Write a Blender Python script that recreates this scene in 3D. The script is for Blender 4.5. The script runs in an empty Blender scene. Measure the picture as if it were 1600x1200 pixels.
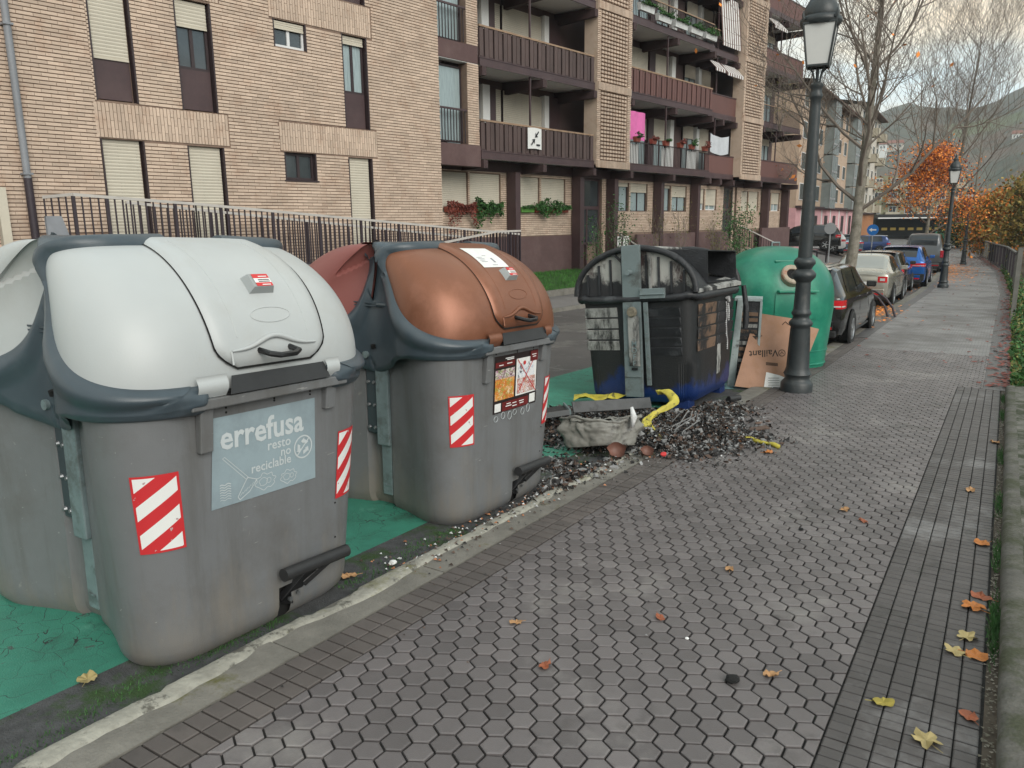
import bpy, bmesh, math, random
from math import sin, cos, pi, radians, sqrt, atan2, tan, floor, exp
from mathutils import Vector, Matrix, noise
random.seed(7)
scn = bpy.context.scene
COL = scn.collection
# ------------------------------------------------------------------ camera
F, PITCH, ROLL, AZ = 1202.0, 0.208037, -0.0105, radians(32.607)
GR = tan(radians(2.285)); BAZ = radians(39.976) - AZ; EYE = 1.7
_d = Vector((-sin(ROLL)*cos(PITCH), cos(ROLL)*cos(PITCH), sin(PITCH)))
_fw = (Vector((0, 0, 1)) - _d*_d.z).normalized(); _rt = _d.cross(_fw)
_Y = cos(AZ)*_fw + sin(AZ)*_rt; _X = cos(AZ)*_rt - sin(AZ)*_fw; _Z = -_d
CM = Matrix((_X, _Y, _Z))                       # world = CM @ (right, down, forward)
cam = bpy.data.cameras.new('camera'); camo = bpy.data.objects.new('camera', cam); COL.objects.link(camo)
camo.matrix_world = Matrix.Translation((0, 0, EYE)) @ (CM @ Matrix(((1, 0, 0), (0, -1, 0), (0, 0, -1)))).to_4x4()
cam.sensor_width = 36; cam.lens = 36*F/1600; cam.clip_start = 0.05; cam.clip_end = 3000
scn.camera = camo
def proj(p):
    c = CM.transposed() @ (Vector(p) - Vector((0, 0, EYE)))
    return (800 + F*c.x/c.z, 600 + F*c.y/c.z, c.z) if c.z > .05 else (-9999, -9999, c.z)
# ------------------------------------------------------------------ world, sun, exposure
SUN_EL, SUN_AZ = radians(30), radians(118)      # azimuth clockwise from the street direction (+Y)
w = bpy.data.worlds.new('World'); scn.world = w; w.use_nodes = True
nt = w.node_tree; N = nt.nodes; L = nt.links; N.clear()
def nn(t, **k):
    n = N.new(t)
    for a, b in k.items(): setattr(n, a, b)
    return n
sky = nn('ShaderNodeTexSky', sky_type='NISHITA', sun_disc=False, sun_elevation=SUN_EL, sun_rotation=SUN_AZ, air_density=1.0, dust_density=2.0, ozone_density=1.0)
tc = nn('ShaderNodeTexCoord'); mp = nn('ShaderNodeMapping'); mp.inputs['Scale'].default_value = (1.0, 1.0, 3.2)
L.new(tc.outputs['Generated'], mp.inputs['Vector'])
n1 = nn('ShaderNodeTexNoise'); n1.inputs['Scale'].default_value = 2.3; n1.inputs['Detail'].default_value = 6; n1.inputs['Roughness'].default_value = .55
L.new(mp.outputs[0], n1.inputs['Vector'])
r1 = nn('ShaderNodeValToRGB'); e = r1.color_ramp.elements
e[0].position = .36; e[0].color = (5.4, 7.4, 8.4, 1); e[1].position = .66; e[1].color = (8.8, 7.5, 5.7, 1)
x = r1.color_ramp.elements.new(.47); x.color = (6.5, 7.5, 7.7, 1)
x = r1.color_ramp.elements.new(.57); x.color = (7.6, 7.1, 5.9, 1)
L.new(n1.outputs['Fac'], r1.inputs['Fac'])
n2 = nn('ShaderNodeTexNoise'); n2.inputs['Scale'].default_value = 1.1; n2.inputs['Detail'].default_value = 4
L.new(mp.outputs[0], n2.inputs['Vector'])
r2 = nn('ShaderNodeValToRGB'); r2.color_ramp.elements[0].position = .30; r2.color_ramp.elements[1].position = .48
r2.color_ramp.elements[0].color = (.72, .72, .72, 1)
L.new(n2.outputs['Fac'], r2.inputs['Fac'])
mx = nn('ShaderNodeMixRGB'); L.new(r2.outputs['Color'], mx.inputs['Fac']); L.new(sky.outputs[0], mx.inputs[1]); L.new(r1.outputs['Color'], mx.inputs[2])
bg = nn('ShaderNodeBackground'); bg.inputs['Strength'].default_value = .142
L.new(mx.outputs[0], bg.inputs['Color']); wo = nn('ShaderNodeOutputWorld'); L.new(bg.outputs[0], wo.inputs['Surface'])
sd = bpy.data.lights.new('sun', 'SUN'); sd.energy = 2.4; sd.angle = radians(38); sd.color = (1, .95, .88)
so = bpy.data.objects.new('sun', sd); COL.objects.link(so)
sv = Vector((sin(SUN_AZ)*cos(SUN_EL), cos(SUN_AZ)*cos(SUN_EL), sin(SUN_EL)))
so.rotation_euler = sv.to_track_quat('Z', 'Y').to_euler()
vs = scn.view_settings; vs.view_transform = 'Standard'; vs.look = 'None'; vs.exposure = 0.06; vs.gamma = 1; vs.use_curve_mapping = False
scn.render.engine = 'CYCLES'
cy_ = scn.cycles; cy_.max_bounces = 6; cy_.diffuse_bounces = 3; cy_.glossy_bounces = 3; cy_.volume_bounces = 0; cy_.transmission_bounces = 3
# ------------------------------------------------------------------ terrain functions
def lerp(a, b, t): return a + (b - a)*t
def interp(tab, y):
    if y <= tab[0][0]: return tab[0][1] + (y - tab[0][0])*(tab[1][1] - tab[0][1])/(tab[1][0] - tab[0][0])
    for (a, p), (b, q) in zip(tab, tab[1:]):
        if y <= b: return lerp(p, q, (y - a)/(b - a))
    return tab[-1][1]
ZT = [(-6, .24), (0, 0), (12, -.479), (15, -.535), (18, -.58), (24, -.68), (33, -.88), (45, -1.0), (56, -1.18), (80, -1.42), (140, -1.5), (400, -1.5)]
def zn(y): return interp(ZT, y)                  # pavement level along the street
RD = .06                                         # the carriageway lies this much lower
bd = Vector((sin(BAZ), cos(BAZ), 0)); bn = Vector((-cos(BAZ), sin(BAZ), 0))
def sD(x, y): return x*bd.x + y*bd.y, x*bn.x + y*bn.y
BM = Matrix((( bd.x, bn.x, 0, 0), (bd.y, bn.y, 0, 0), (0, 0, 1, 0), (0, 0, 0, 1)))   # building frame: X along the front, Y back, Z up
def smooth(a, b, t):
    t = max(0, min(1, (t - a)/(b - a))); return t*t*(3 - 2*t)
def xpath(y):                                    # sideways drift of the street at far distance
    return -interp([(0, 0), (30, 0), (45, .35), (58, 1.2), (82, 2.8), (100, 5.2), (140, 12), (400, 60)], y)
def gz(x, y):
    s, D = sD(x, y); z = zn(y) - RD
    zfar = -.12
    k = smooth(11.8, 16, D) if s < 44 else smooth(6, 20, D)*1.0
    return lerp(z, zfar, k)
def street(x, y, h=0.): return Vector((x, y, zn(y) + h))
# ------------------------------------------------------------------ mesh helpers
class MB:
    def __init__(s): s.v = []; s.f = []; s.uv = []; s.m = []
    def add(s, vs, fs, mi=0, uvs=None):
        b = len(s.v); s.v += [tuple(p) for p in vs]
        for i, f in enumerate(fs):
            s.f.append(tuple(b + k for k in f)); s.m.append(mi); s.uv.append(uvs[i] if uvs else None)
        return s
    def box(s, x0, x1, y0, y1, z0, z1, mi=0):
        if x0 > x1: x0, x1 = x1, x0
        if y0 > y1: y0, y1 = y1, y0
        if z0 > z1: z0, z1 = z1, z0
        return s.add([(x0,y0,z0),(x1,y0,z0),(x1,y1,z0),(x0,y1,z0),(x0,y0,z1),(x1,y0,z1),(x1,y1,z1),(x0,y1,z1)],
                     [(0,3,2,1),(4,5,6,7),(0,1,5,4),(1,2,6,5),(2,3,7,6),(3,0,4,7)], mi)
    def bar(s, a, b, w, h, up=(0,0,1), mi=0):     # rectangular bar from a to b
        a = Vector(a); b = Vector(b); d = (b-a).normalized(); u = Vector(up)
        r = d.cross(u)
        if r.length < 1e-4: r = d.cross(Vector((1,0,0)))
        r.normalize(); u = r.cross(d)
        vs = [p + r*sx*w/2 + u*sz*h/2 for p in (a, b) for sx, sz in ((-1,-1),(1,-1),(1,1),(-1,1))]
        return s.add(vs, [(0,1,2,3),(7,6,5,4),(0,4,5,1),(1,5,6,2),(2,6,7,3),(3,7,4,0)], mi)
    def tube(s, pts, rad, n=8, cap=True, mi=0):
        pts = [Vector(p) for p in pts]; R = rad if isinstance(rad, (list, tuple)) else [rad]*len(pts)
        rings = []; prev = None
        for i, p in enumerate(pts):
            d = (pts[min(i+1, len(pts)-1)] - pts[max(i-1, 0)])
            d = d.normalized() if d.length > 1e-9 else Vector((0,0,1))
            if prev is None:
                r = d.cross(Vector((0,0,1)))
                if r.length < .05: r = d.cross(Vector((1,0,0)))
            else: r = prev - d*prev.dot(d)
            r.normalize(); prev = r; q = d.cross(r)
            rings.append([p + (r*cos(2*pi*k/n) + q*sin(2*pi*k/n))*R[i] for k in range(n)])
        vs = [v for g in rings for v in g]; fs = []
        for i in range(len(pts)-1):
            for k in range(n):
                a = i*n+k; b = i*n+(k+1) % n
                fs.append((a, a+n, b+n, b))
        if cap:
            fs.append(tuple(range(n))); fs.append(tuple((len(pts)-1)*n+k for k in reversed(range(n))))
        return s.add(vs, fs, mi)
    def lathe(s, prof, n=24, c=(0,0), flute=None, mi=0):   # prof: (radius, z)
        vs = []; fs = []
        for r, z in prof:
            for k in range(n):
                a = 2*pi*k/n; rr = r
                if flute and flute(z): rr = r*(1 - .07*(k % 2))
                vs.append((c[0]+rr*cos(a), c[1]+rr*sin(a), z))
        for i in range(len(prof)-1):
            for k in range(n):
                a = i*n+k; b = i*n+(k+1) % n
                fs.append((a, b, b+n, a+n))
        fs.append(tuple(reversed(range(n)))); fs.append(tuple((len(prof)-1)*n+k for k in range(n)))
        return s.add(vs, fs, mi)
    def grid(s, fn, nu, nv, mi=0, keep=None, uv=True, closeu=False):
        vs = [fn(i/nu, j/nv) for j in range(nv+1) for i in range(nu+1)]
        fs = []; us = []
        for j in range(nv):
            for i in range(nu):
                if keep and not keep((i+.5)/nu, (j+.5)/nv): continue
                a = j*(nu+1)+i
                fs.append((a, a+1, a+nu+2, a+nu+1))
                us.append([(i/nu, j/nv), ((i+1)/nu, j/nv), ((i+1)/nu, (j+1)/nv), (i/nu, (j+1)/nv)])
        return s.add(vs, fs, mi, us)
    def prism(s, poly, fn, t0, t1, mi=0):         # poly: 2D ring, fn(a, b, t) -> 3D
        n = len(poly)
        vs = [fn(a, b, t0) for a, b in poly] + [fn(a, b, t1) for a, b in poly]
        fs = [tuple(reversed(range(n))), tuple(range(n, 2*n))] + [(i, (i+1) % n, n+(i+1) % n, n+i) for i in range(n)]
        return s.add(vs, fs, mi)
    def mesh(s, name, mats, smooth=None, weld=0, bevel=0):
        me = bpy.data.meshes.new(name); me.from_pydata(s.v, [], s.f)
        if not isinstance(mats, (list, tuple)): mats = [mats]
        for m in mats: me.materials.append(m)
        if len(mats) > 1: me.polygons.foreach_set('material_index', s.m)
        if any(u is not None for u in s.uv):
            ul = me.uv_layers.new(name='UVMap'); k = 0; data = []
            for f, u in zip(s.f, s.uv):
                for i in range(len(f)): data += (list(u[i]) if u is not None else [0., 0.])
            ul.data.foreach_set('uv', data)
        if weld or bevel:
            bm = bmesh.new(); bm.from_mesh(me)
            if weld: bmesh.ops.remove_doubles(bm, verts=bm.verts, dist=weld)
            if bevel:
                bmesh.ops.bevel(bm, geom=[e for e in bm.edges if len(e.link_faces) == 2 and e.calc_face_angle(0) > .6], offset=bevel, segments=2, affect='EDGES', profile=.5)
            bm.normal_update(); bm.to_mesh(me); bm.free()
        me.validate()
        if smooth is not None:
            me.shade_smooth()
            if smooth > 0: me.set_sharp_from_angle(angle=radians(smooth))
        me.update()
        return me
def link(name, me, parent=None, loc=None, rot=None, mat=None):
    o = bpy.data.objects.new(name, me); COL.objects.link(o)
    if parent: o.parent = parent
    if mat is not None: o.matrix_local = mat
    else:
        if loc: o.location = loc
        if rot: o.rotation_euler = rot
    return o
def part(name, mb, mats, parent, smooth=None, label=None, stuff=False, **k):
    o = link(name, mb.mesh(name, mats, smooth, **k), parent)
    if label: o['label'] = label
    if stuff: o['kind'] = 'stuff'
    return o
def tag(o, label=None, cat=None, group=None, kind=None):
    if label: o['label'] = label
    if cat: o['category'] = cat
    if group: o['group'] = group
    if kind: o['kind'] = kind
    return o
def thing(name, label, cat, group=None, mat=None, loc=(0,0,0), rz=0):
    o = bpy.data.objects.new(name, None); COL.objects.link(o); o.empty_display_size = .2
    if mat is not None: o.matrix_world = mat
    else: o.location = loc; o.rotation_euler = (0, 0, rz)
    return tag(o, label, cat, group)
def struct(name, mb, mats, smooth=None, parent=None, **k):
    o = part(name, mb, mats, parent, smooth, **k)
    if parent is None: o['kind'] = 'structure'
    return o
def solo(name, mb, mats, label, cat, group=None, smooth=None, loc=None, rot=None, mat=None, **k):
    o = link(name, mb.mesh(name, mats, smooth, **k), None, loc, rot, mat); return tag(o, label, cat, group)
def kids(o): return [c for c in COL.objects if c.parent == o]
CH = {}
def copy_tree(o, parent=None):
    c = o.copy(); COL.objects.link(c)
    if parent: c.parent = parent; c.matrix_parent_inverse = Matrix()
    for ch in list(o.children): copy_tree(ch, c)
    return c
def slope_mat(x, y, rz=0, roll=0, h=None):        # frame standing on the sloping street
    g = (zn(y+.6) - zn(y-.6))/1.2
    return Matrix.Translation((x, y, zn(y) - RD if h is None else h)) @ Matrix.Rotation(atan2(g, 1), 4, 'X') @ Matrix.Rotation(roll, 4, 'Y') @ Matrix.Rotation(rz, 4, 'Z')
# ------------------------------------------------------------------ materials
def newmat(name):
    m = bpy.data.materials.new(name); m.use_nodes = True; t = m.node_tree
    return m, t, t.nodes['Principled BSDF']
def mat(name, col, rough=.6, metal=0, var=.12, scale=4, bump=0, bscale=60, dirt_or_sheen=None, dscale=2.5, dthr=(.5,.65), island=0, spec=None, coat=0, emis=None, trans=0, drough=None, alpha=1, detail=5, stretch=None, ior=None):
    m, t, b = newmat(name); n = t.nodes; l = t.links
    b.inputs['Roughness'].default_value = rough; b.inputs['Metallic'].default_value = metal
    if spec is not None: b.inputs['Specular IOR Level'].default_value = spec
    if coat: b.inputs['Coat Weight'].default_value = coat; b.inputs['Coat Roughness'].default_value = .08
    if trans: b.inputs['Transmission Weight'].default_value = trans
    if ior: b.inputs['IOR'].default_value = ior
    if emis: b.inputs['Emission Color'].default_value = (*emis[:3], 1); b.inputs['Emission Strength'].default_value = emis[3]
    if alpha < 1: b.inputs['Alpha'].default_value = alpha
    c = (*col, 1)
    geo = n.new('ShaderNodeNewGeometry'); pos = geo.outputs['Position']
    if stretch:
        mpn = n.new('ShaderNodeMapping'); mpn.inputs['Scale'].default_value = stretch; l.new(pos, mpn.inputs['Vector']); pos = mpn.outputs[0]
    cur = None
    def mixv(cur, fac_out, amp):
        hsv = n.new('ShaderNodeHueSaturation')
        mr = n.new('ShaderNodeMapRange'); mr.inputs['To Min'].default_value = 1-amp; mr.inputs['To Max'].default_value = 1+amp
        l.new(fac_out, mr.inputs['Value']); l.new(mr.outputs[0], hsv.inputs['Value'])
        if cur is None: hsv.inputs['Color'].default_value = c
        else: l.new(cur, hsv.inputs['Color'])
        return hsv.outputs[0]
    if var:
        tx = n.new('ShaderNodeTexNoise'); tx.inputs['Scale'].default_value = scale; tx.inputs['Detail'].default_value = detail; tx.inputs['Roughness'].default_value = .65
        l.new(pos, tx.inputs['Vector'])
        mr0 = n.new('ShaderNodeMapRange'); mr0.inputs['From Min'].default_value = .3; mr0.inputs['From Max'].default_value = .7
        l.new(tx.outputs['Fac'], mr0.inputs['Value']); cur = mixv(cur, mr0.outputs[0], var)
    if island:
        oi = n.new('ShaderNodeObjectInfo'); ad = n.new('ShaderNodeMath'); ad.operation = 'ADD'
        l.new(oi.outputs['Random'], ad.inputs[0]); l.new(geo.outputs['Random Per Island'], ad.inputs[1])
        fr = n.new('ShaderNodeMath'); fr.operation = 'FRACT'; l.new(ad.outputs[0], fr.inputs[0]); cur = mixv(cur, fr.outputs[0], island)
    if dirt_or_sheen:
        tx = n.new('ShaderNodeTexNoise'); tx.inputs['Scale'].default_value = dscale; tx.inputs['Detail'].default_value = 8; tx.inputs['Roughness'].default_value = .7
        l.new(pos, tx.inputs['Vector'])
        rp = n.new('ShaderNodeMapRange'); rp.inputs['From Min'].default_value = dthr[0]; rp.inputs['From Max'].default_value = dthr[1]; rp.clamp = True
        l.new(tx.outputs['Fac'], rp.inputs['Value'])
        mxn = n.new('ShaderNodeMixRGB'); l.new(rp.outputs[0], mxn.inputs['Fac']); mxn.inputs[2].default_value = (*dirt_or_sheen, 1)
        if cur is None: mxn.inputs[1].default_value = c
        else: l.new(cur, mxn.inputs[1])
        cur = mxn.outputs[0]
        if drough is not None:
            mr = n.new('ShaderNodeMapRange'); mr.inputs['To Min'].default_value = rough; mr.inputs['To Max'].default_value = drough
            l.new(rp.outputs[0], mr.inputs['Value']); l.new(mr.outputs[0], b.inputs['Roughness'])
    if cur is None: b.inputs['Base Color'].default_value = c
    else: l.new(cur, b.inputs['Base Color'])
    if bump:
        tx = n.new('ShaderNodeTexNoise'); tx.inputs['Scale'].default_value = bscale; tx.inputs['Detail'].default_value = 4
        l.new(geo.outputs['Position'], tx.inputs['Vector']); bp = n.new('ShaderNodeBump'); bp.inputs['Strength'].default_value = bump; bp.inputs['Distance'].default_value = .01
        l.new(tx.outputs['Fac'], bp.inputs['Height']); l.new(bp.outputs[0], b.inputs['Normal'])
    return m
def overlay(m, col, scale, thr, stretch=None, det=8, rough=None, axis=None):
    """another layer of blotches over an existing material; axis=(i, lo, hi, amount) biases it along a world axis"""
    t = m.node_tree; n = t.nodes; l = t.links; b = n['Principled BSDF']
    geo = n.new('ShaderNodeNewGeometry'); pos = geo.outputs['Position']
    if stretch:
        mpn = n.new('ShaderNodeMapping'); mpn.inputs['Scale'].default_value = stretch; l.new(pos, mpn.inputs['Vector']); p2 = mpn.outputs[0]
    else: p2 = pos
    tx = n.new('ShaderNodeTexNoise'); tx.inputs['Scale'].default_value = scale; tx.inputs['Detail'].default_value = det; tx.inputs['Roughness'].default_value = .7
    l.new(p2, tx.inputs['Vector']); fac = tx.outputs['Fac']
    if axis:
        sp = n.new('ShaderNodeSeparateXYZ'); l.new(pos, sp.inputs[0]); mr = n.new('ShaderNodeMapRange')
        mr.inputs['From Min'].default_value = axis[1]; mr.inputs['From Max'].default_value = axis[2]; mr.inputs['To Min'].default_value = axis[3]; mr.inputs['To Max'].default_value = axis[4]
        l.new(sp.outputs[axis[0]], mr.inputs['Value']); ad = n.new('ShaderNodeMath'); ad.operation = 'ADD'; l.new(fac, ad.inputs[0]); l.new(mr.outputs[0], ad.inputs[1]); fac = ad.outputs[0]
    rp = n.new('ShaderNodeMapRange'); rp.inputs['From Min'].default_value = thr[0]; rp.inputs['From Max'].default_value = thr[1]; rp.clamp = True
    l.new(fac, rp.inputs['Value']); mxn = n.new('ShaderNodeMixRGB'); l.new(rp.outputs[0], mxn.inputs['Fac']); mxn.inputs[2].default_value = (*col, 1)
    bi = b.inputs['Base Color']
    if bi.links: l.new(bi.links[0].from_socket, mxn.inputs[1])
    else: mxn.inputs[1].default_value = bi.default_value
    l.new(mxn.outputs[0], bi)
    if rough is not None:
        r0 = b.inputs['Roughness']; mr = n.new('ShaderNodeMixRGB'); l.new(rp.outputs[0], mr.inputs['Fac']); mr.inputs[2].default_value = (rough,)*3 + (1,)
        if r0.links: l.new(r0.links[0].from_socket, mr.inputs[1])
        else: mr.inputs[1].default_value = (r0.default_value,)*3 + (1,)
        l.new(mr.outputs[0], r0)
    return m
_tc = {}
def text2d(body, size=1, spacing=1, bold=0):
    k = (body, bold)
    if k not in _tc:
        cu = bpy.data.curves.new('t', 'FONT'); cu.body = body; cu.size = 1; cu.resolution_u = 2; cu.offset = bold; cu.space_character = 1
        ob = bpy.data.objects.new('t', cu); COL.objects.link(ob); dg = bpy.context.evaluated_depsgraph_get(); dg.update()
        me = bpy.data.meshes.new_from_object(ob.evaluated_get(dg))
        _tc[k] = ([(v.co.x, v.co.y) for v in me.vertices], [tuple(p.vertices) for p in me.polygons])
        bpy.data.objects.remove(ob); bpy.data.curves.remove(cu); bpy.data.meshes.remove(me)
    vs, fs = _tc[k]; w = max(v[0] for v in vs) if vs else 0
    return [(v[0]*size*spacing, v[1]*size) for v in vs], fs, w*size*spacing
def put_text(mb, body, size, fn, x, y, bold=0, spacing=1, align='L', mi=0):
    vs, fs, w = text2d(body, size, spacing, bold); ox = x - (w if align == 'R' else w/2 if align == 'C' else 0)
    mb.add([fn(a+ox, b+y) for a, b in vs], fs, mi)
M = {}
# ================================================================== SETTING
XF = [(-30, -10.1), (15, -10.1), (19, -9.7), (45, -9.2), (70, -9.6), (130, -16.5), (400, -70)]
def xf(y): return interp(XF, y)
def xb(y): return (y*bd.x - 16.2)/(-bn.x) if y < 44 else (-10.6 if y < 50 else xf(y) - 4)
def gz(x, y):
    z = zn(y) - RD; a = xf(y)
    if x >= a: return z
    b = min(xb(y), a - .8)
    zt = -.12 if y < 44 else lerp(-.12, -.5, smooth(44, 60, y))
    return lerp(z, max(z, zt), smooth(0, 1, (a - x)/(a - b)))
def strip(mb, fx0, fx1, ys, h, nx=1, zf=None, mi=0):
    zf = zf or (lambda x, y: zn(y)); n = len(ys) - 1
    vs = [(lerp(fx0(y), fx1(y), i/nx), y, zf(lerp(fx0(y), fx1(y), i/nx), y) + h) for y in ys for i in range(nx+1)]
    fs = [(j*(nx+1)+i, j*(nx+1)+i+1, (j+1)*(nx+1)+i+1, (j+1)*(nx+1)+i) for j in range(n) for i in range(nx)]
    mb.add(vs, fs, mi)
def cst(c): return lambda y: c
def drift(c): return lambda y: c + xpath(y)
YS = [-8, -6, -4, -2, 0, 1, 2, 3, 4, 5, 6, 7, 8, 9, 10, 11, 12, 13, 14, 15, 16.5, 18, 20, 22, 24, 27, 30, 33, 37, 41, 45, 50, 56, 62, 70, 80, 90, 100, 115, 130, 150, 180]
M['soil'] = mat('soil', (.075, .06, .045), .95, var=.4, scale=1.2, bump=.5, bscale=12)
M['asphalt'] = mat('asphalt', (.085, .078, .075), .62, var=.22, scale=.9, bump=.35, bscale=180, dirt_or_sheen=(.15, .145, .14), dscale=.55, dthr=(.52, .6), drough=.28)  # the paler, smoother patches are wet sheen painted into the colour
overlay(M['asphalt'], (.03, .028, .027), 9, (.62, .7))
M['gutter'] = mat('gutter_asphalt', (.055, .056, .058), .8, var=.4, scale=14, bump=.8, bscale=120, dirt_or_sheen=(.025, .055, .012), dscale=3.0, dthr=(.53, .62))
M['green'] = mat('green_road_paint', (.035, .195, .135), .62, var=.22, scale=3, bump=.3, bscale=150, dirt_or_sheen=(.02, .06, .04), dscale=2.1, dthr=(.55, .72))
def cracks(m, col, scale, th):
    t = m.node_tree; n = t.nodes; l = t.links; b = n['Principled BSDF']; geo = n.new('ShaderNodeNewGeometry')
    nz = n.new('ShaderNodeTexNoise'); nz.inputs['Scale'].default_value = 6; l.new(geo.outputs['Position'], nz.inputs['Vector'])
    ma = n.new('ShaderNodeMixRGB'); ma.blend_type = 'LINEAR_LIGHT'; ma.inputs[0].default_value = .12; l.new(geo.outputs['Position'], ma.inputs[1]); l.new(nz.outputs['Color'], ma.inputs[2])
    vo = n.new('ShaderNodeTexVoronoi'); vo.feature = 'DISTANCE_TO_EDGE'; vo.inputs['Scale'].default_value = scale; l.new(ma.outputs[0], vo.inputs['Vector'])
    n3 = n.new('ShaderNodeTexNoise'); n3.inputs['Scale'].default_value = 1.7; l.new(geo.outputs['Position'], n3.inputs['Vector'])
    mu = n.new('ShaderNodeMapRange'); mu.inputs['From Min'].default_value = .42; mu.inputs['From Max'].default_value = .62; mu.inputs['To Max'].default_value = th*.7; l.new(n3.outputs['Fac'], mu.inputs['Value'])
    lt = n.new('ShaderNodeMath'); lt.operation = 'LESS_THAN'; l.new(vo.outputs['Distance'], lt.inputs[0]); l.new(mu.outputs[0], lt.inputs[1])
    mxn = n.new('ShaderNodeMixRGB'); l.new(lt.outputs[0], mxn.inputs[0]); mxn.inputs[2].default_value = (*col, 1)
    bi = b.inputs['Base Color']; l.new(bi.links[0].from_socket, mxn.inputs[1]); l.new(mxn.outputs[0], bi)
cracks(M['green'], (.02, .03, .028), 7, .02)
overlay(M['green'], (.03, .05, .03), 1.3, (.60, .75)); overlay(M['green'], (.06, .062, .06), 6, (.63, .66), det=12); overlay(M['green'], (.09, .30, .22), 2.5, (.60, .72))
M['kerb'] = mat('kerb_concrete', (.17, .16, .14), .9, var=.25, scale=6, bump=.5, bscale=90, dirt_or_sheen=(.10, .095, .03), dscale=2.6, dthr=(.56, .66))
M['mortar'] = mat('spilled_mortar', (.29, .28, .24), .95, var=.3, scale=7, bump=.8, bscale=40, dirt_or_sheen=(.10, .095, .08), dscale=8, dthr=(.53, .61))
overlay(M['mortar'], (.16, .155, .06), 2.2, (.56, .68))
M['joint'] = mat('tile_joint', (.020, .019, .018), .95, var=.3, scale=9, bump=.6, bscale=150, dirt_or_sheen=(.025, .04, .015), dscale=1.5, dthr=(.6, .7))
M['hex'] = mat('hexagonal_tile', (.128, .115, .115), .42, var=.16, scale=1.1, bump=.35, bscale=260, island=.20, dirt_or_sheen=(.22, .205, .195), dscale=1.1, dthr=(.56, .70))
overlay(M['hex'], (.06, .055, .052), 1.6, (.58, .72)); overlay(M['hex'], (.035, .035, .033), 26, (.70, .74)); overlay(M['hex'], (.26, .25, .24), 4.5, (.68, .73), det=12)
M['square'] = mat('dark_square_tile', (.095, .082, .076), .7, var=.2, scale=2, bump=.35, bscale=260, island=.16, dirt_or_sheen=(.05, .046, .043), dscale=1.4, dthr=(.52, .68))
M['paver'] = mat('dark_paver', (.068, .062, .061), .46, var=.2, scale=1.6, bump=.3, bscale=260, island=.14, dirt_or_sheen=(.17, .165, .165), dscale=1.3, dthr=(.54, .66))
overlay(M['paver'], (.04, .038, .035), 3.5, (.60, .70))
M['slab'] = mat('far_pavement', (.21, .205, .205), .45, var=.14, scale=1.0, bump=.3, bscale=120, dirt_or_sheen=(.13, .12, .115), dscale=.8, dthr=(.45, .62), drough=.6)
def tilelines(m, sx, sy, col, w=.07):
    t = m.node_tree; n = t.nodes; l = t.links; b = n['Principled BSDF']; geo = n.new('ShaderNodeNewGeometry')
    br = n.new('ShaderNodeTexBrick'); br.inputs['Scale'].default_value = 1; br.inputs['Brick Width'].default_value = sx; br.inputs['Row Height'].default_value = sy; br.inputs['Mortar Size'].default_value = w*sy; br.offset = .5
    br.inputs['Color1'].default_value = (0,0,0,1); br.inputs['Color2'].default_value = (0,0,0,1); br.inputs['Mortar'].default_value = (1,1,1,1)
    l.new(geo.outputs['Position'], br.inputs['Vector']); mxn = n.new('ShaderNodeMixRGB'); l.new(br.outputs['Color'], mxn.inputs[0])
    bi = b.inputs['Base Color']; l.new(bi.links[0].from_socket, mxn.inputs[1]); mxn.inputs[2].default_value = (*col, 1); l.new(mxn.outputs[0], bi)
tilelines(M['slab'], .1, .087, (.10, .098, .095))
M['slabdark'] = mat('far_dark_band', (.10, .095, .095), .5, var=.18, scale=2, bump=.3, bscale=120)
tilelines(M['slabdark'], .08, .057, (.05, .05, .05))
M['walk'] = mat('far_sidewalk', (.17, .16, .155), .7, var=.15, scale=1.2, bump=.2)
M['grass'] = mat('grass_blade', (.045, .15, .022), .75, var=.35, scale=3, island=.3)
M['grassbed'] = mat('grass_ground', (.03, .075, .015), .95, var=.4, scale=6, bump=.8, bscale=60)

# ground sheet out to the horizon
g = MB()
gx = [-1500, -600, -250, -120, -70, -45, -30, -24, -20, -18, -17, -16, -15, -14, -13.2, -12.4, -11.6, -10.8, -10.2, -9.6, -9, -8, -6, -4.5, -3, -1, 1.2, 3, 6, 12, 25, 60, 150, 400, 1500]
gy = [-600, -150, -40, -15] + YS[1:] + [240, 350, 600, 1200, 2600]
g.add([(x, y, gz(x, y) - .05 if x < 1.3 else lerp(gz(x, y) - .05, zn(y) - 2.2, smooth(1.2, 12, x))) for y in gy for x in gx],
      [(j*len(gx)+i, j*len(gx)+i+1, (j+1)*len(gx)+i+1, (j+1)*len(gx)+i) for j in range(len(gy)-1) for i in range(len(gx)-1)])
struct('ground', g, M['soil'], smooth=0)
# carriageway
g = MB(); strip(g, xf, drift(-2.66), YS, -RD, 6, lambda x, y: zn(y) + .016*max(0, 1-((x+6.3)/3.6)**2)*.6); road = struct('road', g, M['asphalt'], smooth=0)
g = MB(); strip(g, cst(-5.12), cst(-2.955), [y for y in YS if -8 <= y <= 10] + [10.9], -RD + .018, 4); struct('green_parking_bay', g, M['green'], smooth=0)
g = MB(); strip(g, drift(-2.97), drift(-2.60), YS[:26], -RD + .022, 3); struct('gutter', g, M['gutter'], smooth=0)
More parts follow.
